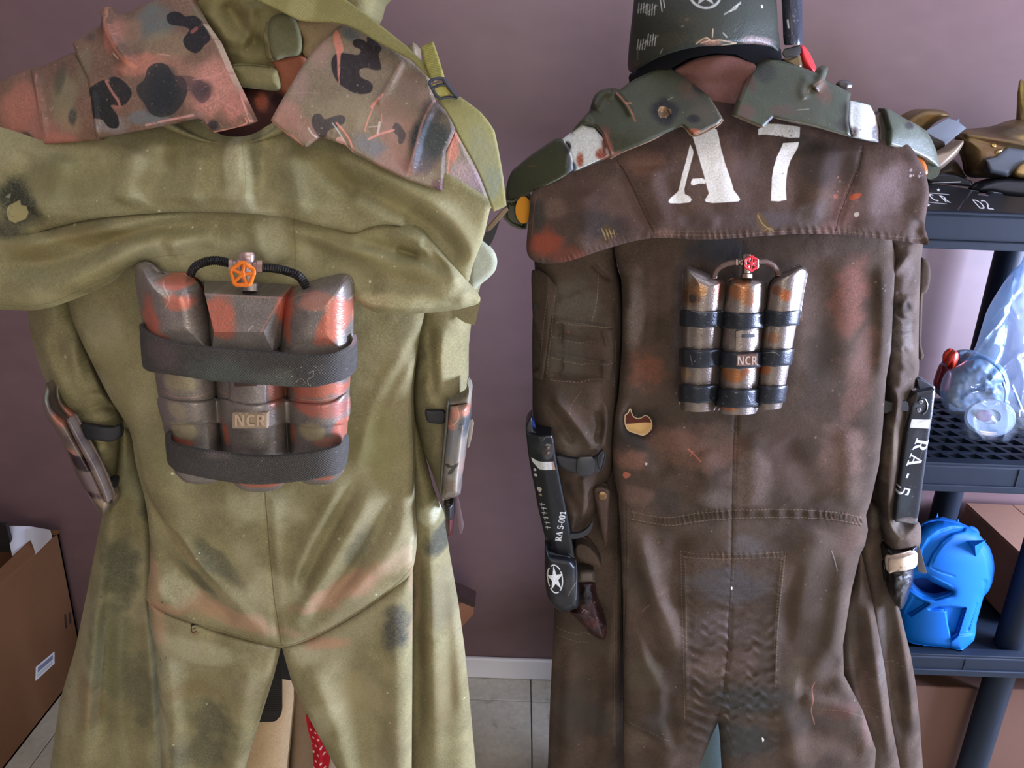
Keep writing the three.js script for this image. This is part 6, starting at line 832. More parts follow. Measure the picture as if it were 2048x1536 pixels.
  lathe([[0, 0], [12, 0], [12, 8], [9, 10], [8, 26], [9, 34], [10, 38], [10, 46], [7, 48], [0, 48]], 1494, 556, 'y', -1.135, steel, 'valve_body'); lathe([[0, 0], [8, 0], [8, 4], [6, 5], [6, 9], [8, 10], [8, 14], [0, 14]], 1472, 525, 'x', -1.135, steel, 'valve_collar'); lathe([[0, 0], [8, 0], [8, 5], [6, 8], [0, 8]], 1508, 524, 'x', -1.135, steel, 'valve_collar'); lathe([[0, 0], [7, 0], [7, 5], [5, 7], [0, 7]], 1557, 551, 'y', -1.145, steel, 'hose_fitting'); lathe([[0, 0], [7, 0], [7, 5], [5, 7], [0, 7]], 1429, 557, 'y', -1.145, steel, 'hose_fitting'); lathe([[0, 0], [3.5, 0], [3.5, 22], [0, 22]], 1503, 527, 'z', -1.135, steel, 'valve_stem');
  { const r = 13, pts = []; for (let i = 0; i < 70; i++) { const a = i / 70 * Math.PI * 2, k = r * (1 + 0.09 * Math.cos(a * 6)); pts.push(new THREE.Vector3(Math.sin(a) * k, Math.cos(a) * k, 0)); } const gs = [new THREE.TubeGeometry(new THREE.CatmullRomCurve3(pts, true), 140, 2.8, 8, true)]; for (let i = 0; i < 6; i++) { const a = i / 6 * Math.PI * 2 + 0.1; gs.push(new THREE.TubeGeometry(new THREE.LineCurve3(new THREE.Vector3(0, 0, 2), new THREE.Vector3(Math.sin(a) * r, Math.cos(a) * r, 0)), 4, 2, 8)); } gs.push(new THREE.SphereGeometry(5, 14, 10)); const g = merge(gs); g.rotateY(0.25); g.translate(1503, -527, 0); add('valve_wheel', set(g, -1.118, M, 0.9), mat([186, 28, 40], { rough: 0.25, clearcoat: 0.6 }), tank); }

  // --- left forearm guard with stencilled lettering
  const gp = new Panel(1040, 820, 1170, 1240, -1.19, [21, 23, 26], { grain: 0.10, ppm: 2000 });
  gp.blobs([[1080, 895, 22, 24, [44, 46, 48], 0.5], [1096, 900, 10, 20, [70, 66, 62], 0.6], [1095, 906, 5, 8, [132, 84, 66], 0.8], [1120, 1060, 30, 40, [24, 32, 36], 0.5], [1140, 1170, 14, 40, [52, 50, 48], 0.6], [1125, 1200, 30, 16, [38, 36, 32], 0.5]]);
  gp.ink(({ fill, line, text, dots }) => {
    fill('1062,920 1075,924 1107,923 1111,940 1078,941 1066,930', [206, 208, 206], 0.95, false); fill('1103,923 1107,923 1111,940 1105,940', [150, 110, 92], 0.8, false);
    text('RA 5-001', 1122, 1060, 17, -Math.PI / 2 + 0.08, [222, 224, 222], 'bold {}px serif', 1.02);
    fill('1067,944 1071,942 1073,946 1069,948', [200, 200, 198], 0.9); fill('1068,955 1074,954 1074,959 1069,959', [200, 200, 198], 0.9); fill('1074,985 1079,980 1084,984 1080,992', [190, 186, 176], 0.9); fill('1078,998 1083,994 1084,1000', [180, 150, 110], 0.8); for (const [x, y] of [[1080, 1018], [1084, 1026], [1085, 1036], [1087, 1046], [1090, 1056], [1092, 1066]]) { line(`${x},${y} ${x + 9},${y - 2}`, 2.2, [206, 206, 202], 0.9, false); line(`${x + 3},${y + 4} ${x + 4},${y - 3}`, 1.6, [206, 206, 202], 0.8, false); }
    const cx = 1110, cy = 1156, rot = -0.12, pt = (r, a, kx = 0.5) => { const x = r * Math.sin(a) * kx * 1.05, y = -r * Math.cos(a); return `${(cx + x * Math.cos(rot) - y * Math.sin(rot)).toFixed(1)},${(cy + x * Math.sin(rot) + y * Math.cos(rot)).toFixed(1)}`; };
    for (const [a0, a1] of [[-0.35, 0.9], [1.1, 2.6], [2.9, 4.0], [4.2, 5.6]]) { const arc = []; for (let i = 0; i <= 12; i++) arc.push(pt(28, lerp(a0, a1, i / 12))); line(arc.join(' '), 2.6, [222, 226, 222], 0.95, false); }
    const star = []; for (let i = 0; i < 10; i++) star.push(pt(i % 2 ? 10 : 27, i / 10 * Math.PI * 2, 0.62)); fill(star.join(' '), [222, 226, 222], 0.98, false);
    line('1136,1190 1146,1172 1154,1166', 1.6, [130, 124, 110], 0.7); line('1139,1118 1150,1130 1154,1140 1152,1200', 1.6, [120, 116, 106], 0.7); dots(50, [1050, 860, 1150, 1220], 1.0, [130, 130, 126], 0.5); line('1085,880 1092,872 1104,872', 1.2, [120, 120, 122], 0.7); line('1093,1090 1097,1112', 1.4, [120, 116, 100], 0.6);
  }, 0.1);
  const gm = paint(gp, { rough: 0.38, specularIntensity: 0.6 });
  const G = thing('forearm_guard', 'black forearm guard lettered RA 5-001 with a ringed star on the hand plate', 'armour');
  const ridge = (x, y) => 0.012 * Math.exp(-(((x - (1078 + (y - 920) * 0.155)) / 9) ** 2)); // folded edge along the shell
  add('guard_shell', sheet('1052,862 1060,868 1080,872 1104,869 1107,880 1112,918 1120,960 1129,1003 1140,1060 1149,1115 1139,1117 1100,1110 1096,1100 1085,1054 1075,1010 1068,969 1062,940 1056,905', { z: (x, y, d) => -1.195 + 0.012 * sstep(1050 + (y - 862) * 0.16, 1078 + (y - 862) * 0.16, x) - 0.004 * Math.exp(-d / 2) - 0.0001 * (y - 860), thick: 0.04, g: 2, smooth: false }), gm, G);
  add('guard_rim', sheet('1051,862 1052,850 1056,840 1064,832 1066,860 1080,868 1104,867 1106,872 1082,876 1060,872', { z: (x, y, d) => -1.205 + round(0.004, 3)(d), thick: 0.03, g: 1.6, smooth: false }), mat([26, 28, 34], { rough: 0.3 }), G);
  add('guard_padding', sheet('1057,845 1063,838 1070,850 1072,866 1060,862', { z: () => -1.222, thick: 0.02, g: 1.6 }), mat([20, 66, 168], { rough: 0.5 }), G, 'bright blue padding inside the guard');
  add('hand_plate', sheet('1091,1090 1098,1108 1110,1112 1139,1117 1150,1128 1155,1138 1157,1175 1156,1213 1146,1219 1136,1223 1124,1223 1108,1213 1097,1198 1091,1172 1090,1130', { z: (x, y, d) => -1.205 + round(0.018, 14)(d), thick: 0.02, g: 2 }), gm, G);
  { const g = new THREE.LatheGeometry([[0, 3], [9, 2], [13, 0], [13, -2]].map(([a, c]) => new THREE.Vector2(a, c)), 24); g.rotateX(Math.PI / 2); g.scale(0.9, 1.25, 1); g.translate(1095, -903, 0); add('pivot_disc', set(g, -1.186, M, 0.8), mat([46, 44, 44], { rough: 0.3 }), G); for (const y of [896, 906]) { const k = new THREE.SphereGeometry(3.4, 14, 10); k.translate(1096, -y, 2); add('rivet', set(k, -1.183, M), mat([120, 96, 86], { rough: 0.3, metal: 0.5 }), G); } }
  const el = mat([28, 29, 32], { rough: 0.6 });
  add('guard_strap', sheet('1112,912 1140,916 1165,918 1190,915 1200,905 1206,902 1210,910 1206,930 1196,944 1170,948 1140,944 1118,932', { z: (x, y, d) => -1.205 - 0.003 * Math.exp(-d / 2), thick: 0.006, g: 2 }), el, G);
  add('guard_strap', sheet('1140,1068 1160,1066 1176,1056 1184,1044 1185,1052 1176,1068 1160,1076 1142,1077', { z: () => -1.205, thick: 0.006, g: 2 }), el, G);
  add('strap_buckle', slab('1153,920 1160,914 1184,913 1190,922 1188,944 1180,952 1160,952 1153,944', -1.207, 8, 2), mat([36, 37, 40], { rough: 0.4 }), G, 'black plastic strap buckle');
  add('strap_ring', tubePx([[1198, 935], [1196, 915], [1204, 905], [1210, 908], [1208, 922], [1202, 940], [1198, 935]], 2, -1.19, M, 8, 40), mat([40, 40, 42], { rough: 0.3, metal: 0.5 }), G);
  const gl = thing('glove', 'dark wine red leather glove below the hand plate with the ringed star', 'glove');
  const glp = new Panel(1130, 1140, 1230, 1290, -1.23, [44, 26, 26], { grain: 0.25 }); glp.blobs([[1170, 1180, 20, 26, [24, 20, 22], 0.8], [1180, 1240, 20, 20, [70, 30, 30], 0.7], [1205, 1262, 10, 16, [90, 60, 54], 0.5]]); glp.ink(({ dots, line }) => { dots(24, [1150, 1200, 1215, 1275], 1.6, [150, 120, 112], 0.6); line('1163,1216 1168,1211 1172,1214', 1.4, [160, 150, 150], 0.8); });
  add('glove_wrist', sheet('1156,1142 1186,1140 1190,1158 1188,1166 1157,1166', { z: (x, y, d) => -1.245 + round(0.03, 12)(d), thick: 0.05, g: 2 }), mat([84, 74, 62], { rough: 0.9 }), gl, 'brown cloth wrist band');
  add('glove_hand', sheet('1156,1162 1188,1160 1192,1180 1198,1205 1207,1228 1214,1250 1213,1268 1209,1279 1200,1278 1184,1270 1172,1258 1160,1244 1148,1232 1140,1224 1154,1214', { z: (x, y, d) => -1.25 + round(0.035, 20)(d) + 0.006 * (fbm(x / 10, y / 10, 2) - 0.5), thick: (x, y, d) => 0.03 + round(0.03, 20)(d), g: 2 }), paint(glp, { rough: 0.3 }), gl);

  // --- right forearm guard
  const rp = new Panel(1780, 760, 1880, 1060, -1.236, [40, 44, 50], { grain: 0.1, ppm: 2000 });
  rp.blobs([[1840, 812, 16, 20, [86, 92, 100], 0.6], [1810, 1000, 20, 40, [50, 60, 66], 0.6], [1815, 1040, 30, 8, [128, 116, 112], 0.5], [1835, 870, 16, 20, [70, 72, 78], 0.4]]);
  rp.ink(({ fill, line, text, dots }) => {
    fill('1823,838 1861,839 1858,857 1819,855', [220, 224, 228], 0.97, false); line('1835,846 1848,840', 2, [190, 160, 150], 0.6);
    text('RA-5', 1823, 936, 38, Math.PI / 2 + 0.14, [226, 230, 232], 'bold {}px serif', 1.0, 35);
    line('1845,900 1838,920', 1.4, [200, 170, 160], 0.3); dots(30, [1800, 790, 1860, 1040], 1.0, [140, 144, 150], 0.5);
  }, 0.1);
  const rm = paint(rp, { rough: 0.28, clearcoat: 0.3 });
  const RG = thing('forearm_guard', 'dark grey forearm guard lettered RA-5 beside the shelves', 'armour');
  add('guard_shell', sheet('1832,786 1870,778 1866,820 1862,848 1856,890 1848,950 1840,1010 1834,1048 1790,1044 1796,990 1806,920 1816,850 1824,810', { z: (x, y, d) => -1.235 - 0.003 * Math.exp(-d / 2), thick: 0.012, g: 2, smooth: false }), rm, RG);
  add('guard_flange', sheet('1814,800 1826,792 1834,786 1826,820 1818,860 1808,920 1798,990 1792,1044 1786,1040 1790,990 1799,930 1806,870', { z: (x) => -1.235 - (1830 - x) * 0.0006, thick: 0.03, g: 2, smooth: false }), mat([48, 40, 34], { rough: 0.35 }), RG, 'brown side edge of the guard');
  add('guard_rim', sheet('1832,758 1842,757 1856,764 1870,773 1870,779 1850,783 1836,780', { z: (x, y, d) => -1.262 + round(0.004, 3)(d), thick: 0.03, g: 1.8, smooth: false }), mat([44, 46, 52], { rough: 0.4 }), RG);
  for (const [x, y] of [[1842, 804], [1838, 820]]) { const k = new THREE.SphereGeometry(5, 16, 12); k.scale(1, 1, 0.6); k.translate(x, -y, 0); add('rivet', set(k, -1.233, M), mat([110, 112, 118], { rough: 0.2, metal: 0.7 }), RG); }
  { const g = new THREE.TorusGeometry(16, 2, 8, 24, Math.PI); g.rotateZ(-Math.PI / 2 + 0.2); g.scale(0.7, 1, 1); g.translate(1844, -812, 0); add('pivot_disc', set(g, -1.234, M), mat([70, 74, 80], { rough: 0.25, metal: 0.4 }), RG); }
  add('guard_strap', sheet('1762,800 1772,802 1790,806 1808,802 1816,806 1816,822 1800,820 1784,822 1764,826', { z: () => -1.235, thick: 0.006, g: 2 }), el, RG);
  const wb = thing('wrist_band', 'pale speckled bone-coloured band on the right glove of the brown costume', 'band');
  const wbp = new Panel(1770, 1095, 1845, 1155, -1.25, [178, 160, 140], { grain: 0.2, ppm: 2000 }); wbp.ink(({ dots }) => dots(60, [1780, 1108, 1834, 1142], 1.6, [92, 70, 58], 0.8));
  add('band', sheet('1776,1119 1790,1117 1812,1112 1832,1106 1835,1110 1834,1130 1824,1138 1806,1142 1786,1144 1778,1146', { z: (x, y, d) => -1.222 + round(0.005, 4)(d) - 0.00002 * (x - 1806) ** 2, thick: 0.012, g: 1.8 }), paint(wbp, { rough: 0.6 }), wb);
  const g2 = thing('glove', 'black shiny glove under the pale wrist band beside the blue helmet', 'glove');
  add('glove_hand', sheet('1770,1096 1800,1098 1832,1090 1834,1104 1828,1140 1826,1160 1820,1180 1814,1200 1804,1218 1794,1212 1780,1180 1776,1140', { z: (x, y, d) => -1.27 + round(0.035, 20)(d) + 0.012 * (fbm(x / 14, y / 14, 2) - 0.5), thick: 0.05, g: 1.8 }), mat([26, 25, 27], { rough: 0.18, bump: PAINT_BUMP, bumpScale: 0.002, bumpSize: 0.05 }), g2);
  const fin = thing('dark_fin_plate', 'dark pointed plate behind the pale wrist band, in front of the blue helmet', 'armour');
  add('fin', slab('1826,1094 1838,1090 1854,1146 1848,1147 1836,1142 1834,1112', -1.285, 8, 1), mat([54, 46, 42], { rough: 0.4 }), fin);
  const tl = thing('trousers', 'grey green trousers seen through the back split of the brown coat', 'trousers');
  add('trouser_leg', sheet('1330,1300 1452,1300 1458,1540 1462,1800 1330,1800', { z: (x, y, d) => -1.36 + round(0.05, 50)(d), thick: 0.1, g: 6, smooth: false }), cloth(new Panel(1320, 1290, 1470, 1560, -1.33, [104, 118, 112], { grain: 0.05 })), tl);
}
// ---------------------------------------------------------------- plastic shelves at the back wall and what stands on them
const dent = (list) => { const q = list.map(([s, h, w = 2.5]) => ({ p: S(s), h, w })); return (x, y) => { let v = 0; for (const k of q) { const d = polyDist(k.p, x, y, true)[0] * (inside(k.p, x, y) ? 1 : -1); v += k.h * sstep(-k.w, k.w, d); } return v; }; };
{
  const ZF = -1.41, ZK = -1.80, XL = 0.55, XR = 1.86;
  const H1 = P(1960, 430, ZF).y, H2 = P(1950, 932, ZF).y, H3 = P(1950, 1316, ZF).y;
  const plastic = new THREE.MeshPhysicalMaterial({ map: tile(256, (u, v) => { const k = 0.95 + 0.1 * wrapN(u, v, 60, 2); return [0.06 * k, 0.10 * k, 0.15 * k]; }, true), roughness: 0.6, specularIntensity: 0.4, bumpMap: PAINT_BUMP, bumpScale: 0.0004 });
  const T = thing('shelving_unit', 'black plastic shelving unit with three shelves, standing at the back wall on the right', 'shelf');
  const deck = (h, lip, grid, lab) => {
    const g = [box(XL, XR, h - lip, h, ZF - 0.022, ZF, 0.006), box(XL, XR, h - lip - 0.002, h - lip + 0.014, ZF - 0.02, ZF + 0.004, 0.003), box(XL, XL + 0.022, h - lip, h, ZK, ZF, 0.004), box(XR - 0.022, XR, h - lip, h, ZK, ZF, 0.004), box(XL, XR, h - lip, h, ZK, ZK + 0.022, 0.004), box(XL, XR, h - 0.002, h + 0.004, ZF - 0.028, ZF - 0.002, 0.002)];
    for (const x of [0.62, 1.02, 1.30]) g.push(box(x, x + 0.003, h - lip, h - 0.004, ZF - 0.002, ZF + 0.0015));
    if (!grid) g.push(box(XL + 0.01, XR - 0.01, h - 0.02, h - 0.008, ZK + 0.01, ZF - 0.01));
    const o = add('shelf', merge(g), plastic, T, lab);
    if (grid) {
      const sh = new THREE.Shape([[XL + 0.02, ZK + 0.02], [XR - 0.02, ZK + 0.02], [XR - 0.02, ZF - 0.02], [XL + 0.02, ZF - 0.02]].map((p) => new THREE.Vector2(p[0], p[1])));
      for (let j = 0; j < 8; j++) for (let i = 0; i < 33; i++) { const x = XL + 0.035 + i * 0.037 + j * 0.009 % 0.037, z = ZK + 0.034 + j * 0.041; sh.holes.push(new THREE.Path([[x, z], [x + 0.026, z], [x + 0.034, z + 0.030], [x + 0.008, z + 0.030]].map((p) => new THREE.Vector2(p[0], p[1])))); }
      const e = new THREE.ExtrudeGeometry(sh, { depth: 0.014, bevelEnabled: false }); e.rotateX(Math.PI / 2); e.translate(0, h - 0.004, 0); add('grid', e, plastic, o);
    }
  };
  deck(H1, 0.060, false, 'top shelf'); deck(H2, 0.056, true, 'middle shelf with a lattice deck'); deck(H3, 0.046, false, 'lower shelf');
  const px = P(1888, 1050, -1.74).x, post = (x, z) => { const g = new THREE.CylinderGeometry(0.031, 0.031, H1, 24); g.translate(x, H1 / 2, z); add('post', g, plastic, T); };
  post(px, -1.752); post(px + 0.04, -1.465); post(1.79, -1.752); post(1.79, -1.465);

  // --- lower shelf: blue helmet, cardboard box
  const zH = onHeight(H3 + 0.006)(1905, 1304) - 0.085;
  const blue = mat([1, 92, 176], { rough: 0.6, specularIntensity: 0.35, bump: RIB_BUMP, bumpScale: 0.00012, bumpSize: 0.01 });
  const HB = thing('helmet', 'bright blue plastic helmet with short horns and a cut-away cheek, on the lower shelf', 'helmet');
  const bd = dent([['1857,1219 1876,1214 1900,1213 1931,1216 1914,1271 1903,1279 1896,1250 1892,1222 1878,1220', -0.016, 1.5], ['1829,1194 1859,1207 1821,1232 1811,1226', -0.010, 1.5], ['1952,1206 1956,1207 1938,1262 1933,1262', -0.004, 1.2], ['1966,1160 1974,1160 1972,1188 1966,1192', -0.004, 1.5], ['1780,1286 1900,1284 1901,1299 1780,1298', 0.003, 1.2], ['1913,1272 1951,1268 1948,1282 1922,1306 1902,1298 1901,1282', 0.006, 2], ['1962,1068 1974,1080 1986,1108 1992,1140 1986,1170 1976,1150 1972,1120 1964,1095', -0.006, 2], ['1846,1098 1858,1078 1880,1062 1905,1054 1932,1054 1928,1062 1905,1068 1884,1084 1866,1108 1855,1132 1842,1128', -0.006, 2], ['1846,1150 1880,1168 1907,1181 1896,1192 1870,1200 1846,1196 1820,1180 1800,1176 1800,1150', -0.006, 2]]);
  const bf = folds([['1860,1134 1870,1110 1888,1086 1912,1068', 1.6, -0.0025], ['1860,1134 1882,1144 1914,1154', 1.6, -0.0025], ['1852,1148 1880,1162 1908,1176', 2, 0.003], ['1944,1078 1952,1112', 2, -0.002]], 0, 40);
  const hzf = (x, y, d) => zH + 0.085 * Math.sqrt(Math.max(0, 1 - ((x - 1898) / 110) ** 2)) * Math.sqrt(Math.max(0.02, 1 - (Math.max(0, 1130 - y) / 98) ** 2)) - 0.022 * Math.exp(-d / 5) + bd(x, y) + bf(x, y);
  const onDeck = onHeight(H3 + 0.006), onGrid = onHeight(H2 + 0.006);
  add('helmet_shell', sheet('1770,1150 1780,1100 1800,1070 1838,1062 1848,1049 1867,1041 1888,1037 1911,1043 1936,1054 1953,1063 1967,1079 1980,1096 1987,1117 1990,1137 1986,1162 1978,1181 1967,1194 1960,1220 1953,1246 1952,1260 1951,1269 1948,1281 1936,1292 1922,1303 1900,1296 1860,1293 1817,1291 1780,1290 1785,1240', { z: (x, y, d) => Math.max(hzf(x, y, d), onDeck(x, y)), thick: (x, y, d) => 0.008 + 0.07 * Math.min(1, d / 60) * (y < 1150 ? 1 : 0), g: 2, smooth: false, holes: ['1826,1160 1850,1156 1862,1163 1880,1172 1902,1184 1890,1188 1872,1191 1855,1188 1838,1178'] }), blue, HB);
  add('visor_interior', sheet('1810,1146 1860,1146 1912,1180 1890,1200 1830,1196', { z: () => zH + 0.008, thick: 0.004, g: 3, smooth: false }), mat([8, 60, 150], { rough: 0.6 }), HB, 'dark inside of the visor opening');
  const cone = (x, y, r, h, rot, dz, tilt = 0.4, n = 5) => { const g = new THREE.ConeGeometry(r, h, n, 1); g.rotateX(tilt); g.rotateZ(rot); g.translate(x, -y, 0); add('horn', set(g, zH + dz, 1 / 1000, n > 6 ? 0.8 : 0.3), blue, HB); };
  cone(1874, 1036, 7, 22, -0.15, 0.005, 0, 14); cone(1916, 1044, 5, 14, 0, 0.015, 0, 14); cone(1832, 1048, 7, 40, 0.1, 0.0, 0, 14);
  { const q = (x, y, z) => P(x, y, zH + z), A = q(1932, 1081, 0.066), B = q(1972, 1080, 0.085), C = q(1952, 1116, 0.070), D = q(1956, 1092, 0.055), O = q(1950, 1092, 0.1); const g = new THREE.BufferGeometry().setFromPoints([A, C, B, A, B, D, C, D, B, A, D, C, A, C, O, C, B, O, B, A, O]); g.computeVertexNormals(); g.userData.plain = true; add('horn', g, blue, HB); }
  add('crest_bump', set(new THREE.SphereGeometry(16, 20, 12).scale(1, 0.7, 0.6).rotateZ(-0.5).translate(1944, -1064, 0), zH + 0.02, 1 / 1000), blue, HB);
  {
    const b = thing('cardboard_box', 'closed brown cardboard box behind the blue helmet on the lower shelf', 'box');
    const B = P(2012, 1248, onHeight(H3)(2012, 1248)); let h = 0.2; for (let k = 0; k < 40; k++) { const t = P(2040, 1118, B.z); h = t.y - H3; } h = 0.17;
    const A = P(1930, 1012, onHeight(H3 + h)(1930, 1012)); A.z = Math.max(A.z, -1.82); const dx = A.x - B.x, dz = A.z - B.z, L = Math.min(0.3, Math.hypot(dx, dz)), ang = Math.atan2(dz, dx), w = 0.24;
    const m = new THREE.MeshPhysicalMaterial({ map: tile(256, (u, v) => { const k = 0.95 + 0.1 * wrapN(u, v, 30, 3); return [0.56 * k, 0.40 * k, 0.31 * k]; }, true), roughness: 0.9 });
    const g = box(0, L, 0, h, 0, w, 0.003); g.rotateY(-ang); g.translate(B.x, H3 + 0.005, B.z); add('carton', g, m, b);
    const f = box(0, L, h, h + 0.004, 0.002, w / 2 - 0.002); f.rotateY(-ang); f.translate(B.x, H3 + 0.005, B.z); add('flap', f, m, b); const f2 = box(0, L, h, h + 0.004, w / 2 + 0.001, w - 0.002); f2.rotateY(-ang); f2.translate(B.x, H3 + 0.005, B.z); add('flap', f2, m, b);
  }
  // dark carton on the floor under the lower shelf
  { const b = thing('storage_carton', 'dark brown carton on the floor under the lowest shelf', 'box'); const m = mat([92, 62, 48], { rough: 0.85 }); add('carton', box(0.75, 1.74, 0.002, 0.30, -1.715, -1.505, 0.004), m, b); add('flap', box(0.76, 1.73, 0.301, 0.306, -1.714, -1.612), m, b); }

  // --- middle shelf: clear bag with things in it
  const zb = (dy = 0) => -1.55;
  const white = mat([214, 204, 196], { rough: 0.5 });
  const ell = (n, par, x, y, rx, ry, rz, z, m, rot = 0) => { const g = new THREE.SphereGeometry(1, 28, 18); g.scale(rx, ry, rz); g.rotateZ(rot); g.translate(x, -y, 0); return add(n, set(g, z, 1 / 980), m, par); };
  const roll = thing('tape_roll', 'white roll with a pink label, at the front of the clear plastic bag', 'roll');
  { const g = new THREE.LatheGeometry([[0, 10], [20, 10], [22, 14], [46, 14], [52, 9], [52, -14], [46, -20], [0, -20]].map(([a, b]) => new THREE.Vector2(a, b)), 36); g.rotateX(Math.PI / 2 - 0.25); g.scale(1, 0.72, 1); g.translate(1980, -836, 0); add('roll_body', set(g, -1.50, 1 / 980, 0.6), white, roll); ell('pink_label', roll, 1968, 832, 17, 12, 5, -1.486, mat([190, 120, 118], { rough: 0.5 })); }
  const cap = thing('orange_cap', 'bright orange red cap sticking up at the left of the clear plastic bag', 'cap');
  add('cap_body', sheet('1894,724 1896,712 1904,704 1912,702 1917,708 1916,722 1908,738 1904,740 1902,728 1896,732', { z: (x, y, d) => -1.60 + round(0.016, 9)(d), thick: 0.02, g: 1.6 }), mat([226, 62, 34], { rough: 0.35 }), cap); add('cap_collar', sheet('1884,760 1894,736 1904,740 1908,752 1900,780 1886,786 1880,776', { z: (x, y, d) => -1.605 + round(0.02, 10)(d), thick: 0.03, g: 2 }), mat([120, 40, 48], { rough: 0.3 }), cap, 'dark red collar');
  const lump = thing('dark_blue_bundle', 'dark blue grey bundle of cables inside the clear plastic bag', 'bundle');
  add('bundle', sheet('1896,800 1902,760 1920,730 1950,716 1985,720 2010,740 2020,780 2000,812 1960,806 1925,818', { z: (x, y, d) => -1.62 + round(0.04, 30)(d) + 0.02 * (fbm(x / 16, y / 16, 2) - 0.5), thick: 0.06, g: 3 }), mat([104, 122, 140], { rough: 0.5 }), lump);
  for (const p of [[[1930, 722, 10], [1960, 714, 22], [1990, 730, 26], [2008, 752, 24], [2014, 790, 20], [2012, 806, 20]], [[2024, 770, 20], [2036, 800, 16], [2046, 825, 16]], [[2006, 764, 26], [2012, 784, 24], [2010, 804, 24]]]) add('cable', tubePx(p, 3, -1.58, 1 / 980, 8, 40), mat([28, 120, 170], { rough: 0.4 }), lump, 'blue cable');
  const bag = thing('plastic_bag', 'crumpled clear plastic bag standing on the middle shelf', 'bag');
  const wr = folds([['2048,560 2000,640 1960,690', 5, 0.012], ['2030,540 2020,600 2040,640', 4, 0.010], ['2044,580 2010,620 1965,670', 4, -0.012], ['1990,640 1960,690 1930,730', 4, 0.01], ['2048,700 2000,740 1960,790', 5, 0.012], ['1940,780 1990,770 2040,740', 5, -0.012], ['1920,800 1960,780 2000,790', 4, 0.012], ['2020,640 2010,700 1990,740', 6, -0.01], ['1955,800 1975,812 2000,806', 3, 0.01], ['2010,800 2016,850 2000,885', 5, 0.014], ['1945,830 1950,860 1970,880', 4, 0.01], ['2030,700 2048,760 2040,820', 5, 0.012]], 0.006, 30);
  const film = new THREE.MeshPhysicalMaterial({ color: rgb([226, 236, 246]), transmission: 0.93, thickness: 0, roughness: 0.08, ior: 1.35, specularIntensity: 0.5 });
  const bagS = '2062,520 2040,530 2020,548 1998,580 1975,620 1962,660 1948,700 1925,726 1892,745 1880,780 1886,812 1904,828 1922,836 1918,856 1930,876 1960,882 1990,884 2014,886 2034,872 2070,868';
  add('bag_front', sheet(bagS, { z: (x, y, d) => Math.max(onGrid(x, y), -1.515 + round(0.045, 40)(d) + wr(x, y) - 0.0006 * Math.max(0, 780 - y)), thick: 0.0006, g: 2.5 }), film, bag);
  add('bag_back', sheet('2062,520 2040,530 2020,548 1998,580 1975,620 1962,660 1948,700 1925,726 1900,745 1892,780 1898,806 1910,822 2030,822 2062,822', { z: (x, y, d) => -1.68 + 0.4 * wr(y / 2 + 1500, x / 2) + round(0.02, 40)(Math.max(0, 60 - d)), thick: 0.0006, g: 4 }), film, bag);

  // --- top shelf: black lettered plates, bronze helmets
  const pp = new Panel(1840, 350, 2060, 440, (x, y) => -1.425 - (426 - y) * 0.0022, [26, 27, 30], { grain: 0.08, ppm: 1900 });
  pp.ink(({ line, fill, text }) => {
    line('1862,365 1912,362', 2, [206, 208, 212], 0.9); line('1858,386 1898,389', 1.2, [206, 208, 212], 0.9, false); line('1854,404 1893,408', 1.2, [206, 208, 212], 0.9, false); text('C', 1866, 395, 19, 0.06, [226, 228, 232], 'bold {}px sans-serif', 0.9); text('R', 1889, 398, 19, 0.06, [226, 228, 232], 'bold {}px sans-serif', 0.9); text('N', 1842, 393, 19, 0.06, [226, 228, 232], 'bold {}px sans-serif', 0.9);
    const star = (cx, cy, r) => { const q = []; for (let i = 0; i < 10; i++) { const a = i / 10 * Math.PI * 2; q.push(`${(cx + (i % 2 ? r * 0.4 : r) * Math.sin(a)).toFixed(1)},${(cy - (i % 2 ? r * 0.4 : r) * Math.cos(a)).toFixed(1)}`); } fill(q.join(' '), [226, 228, 232], 1, false); };
    star(1877, 380, 4.5); star(1857, 410, 4.5); text('D2', 1963, 409, 25, 0.02, [232, 234, 238], 'italic {}px sans-serif', 0.95); line('1945,381 1916,421', 1.2, [100, 100, 106], 0.7, false); line('1957,389 1976,391', 1.4, [170, 172, 180], 0.8, false); line('1946,381 1957,382', 1.4, [150, 152, 160], 0.7, false); line('1988,385 2003,386', 1.6, [150, 152, 160], 0.8, false);
  });
  const pm = paint(pp, { rough: 0.35 }), zt = (x, y) => -1.425 - (426 - y) * 0.0022;
  const p1 = thing('lettered_plate', 'black armour plate lettered C R between two stars, on the top shelf', 'plate');
  add('plate_face', sheet('1838,366 1870,368 1912,374 1942,379 1916,423 1880,422 1840,420', { z: zt, thick: 0.012, g: 2, smooth: false }), pm, p1); add('plate_ridge', sheet('1858,350 1890,347 1912,350 1944,362 1946,374 1912,371 1870,366 1856,366', { z: (x, y, d) => -1.555 + round(0.006, 4)(d), thick: 0.03, g: 2, smooth: false }), pm, p1);
  const p2 = thing('lettered_plate', 'black armour plate lettered D2 at the right end of the top shelf', 'plate');
  add('plate_face', sheet('1944,381 1958,382 1959,390 1978,391 1984,384 2004,386 2010,392 2060,396 2060,428 2000,427 1918,424', { z: zt, thick: 0.012, g: 2, smooth: false }), pm, p2); add('plate_hump', sheet('1952,380 1966,368 1990,360 2020,357 2070,358 2070,400 2010,394 1984,388 1960,386', { z: (x, y, d) => -1.56 + round(0.02, 14)(d), thick: 0.03, g: 2, smooth: false }), mat([30, 31, 35], { rough: 0.5 }), p2);
  const bz = new Panel(1800, 140, 2070, 370, -1.6, [96, 78, 50], { grain: 0.2, ppm: 900 });
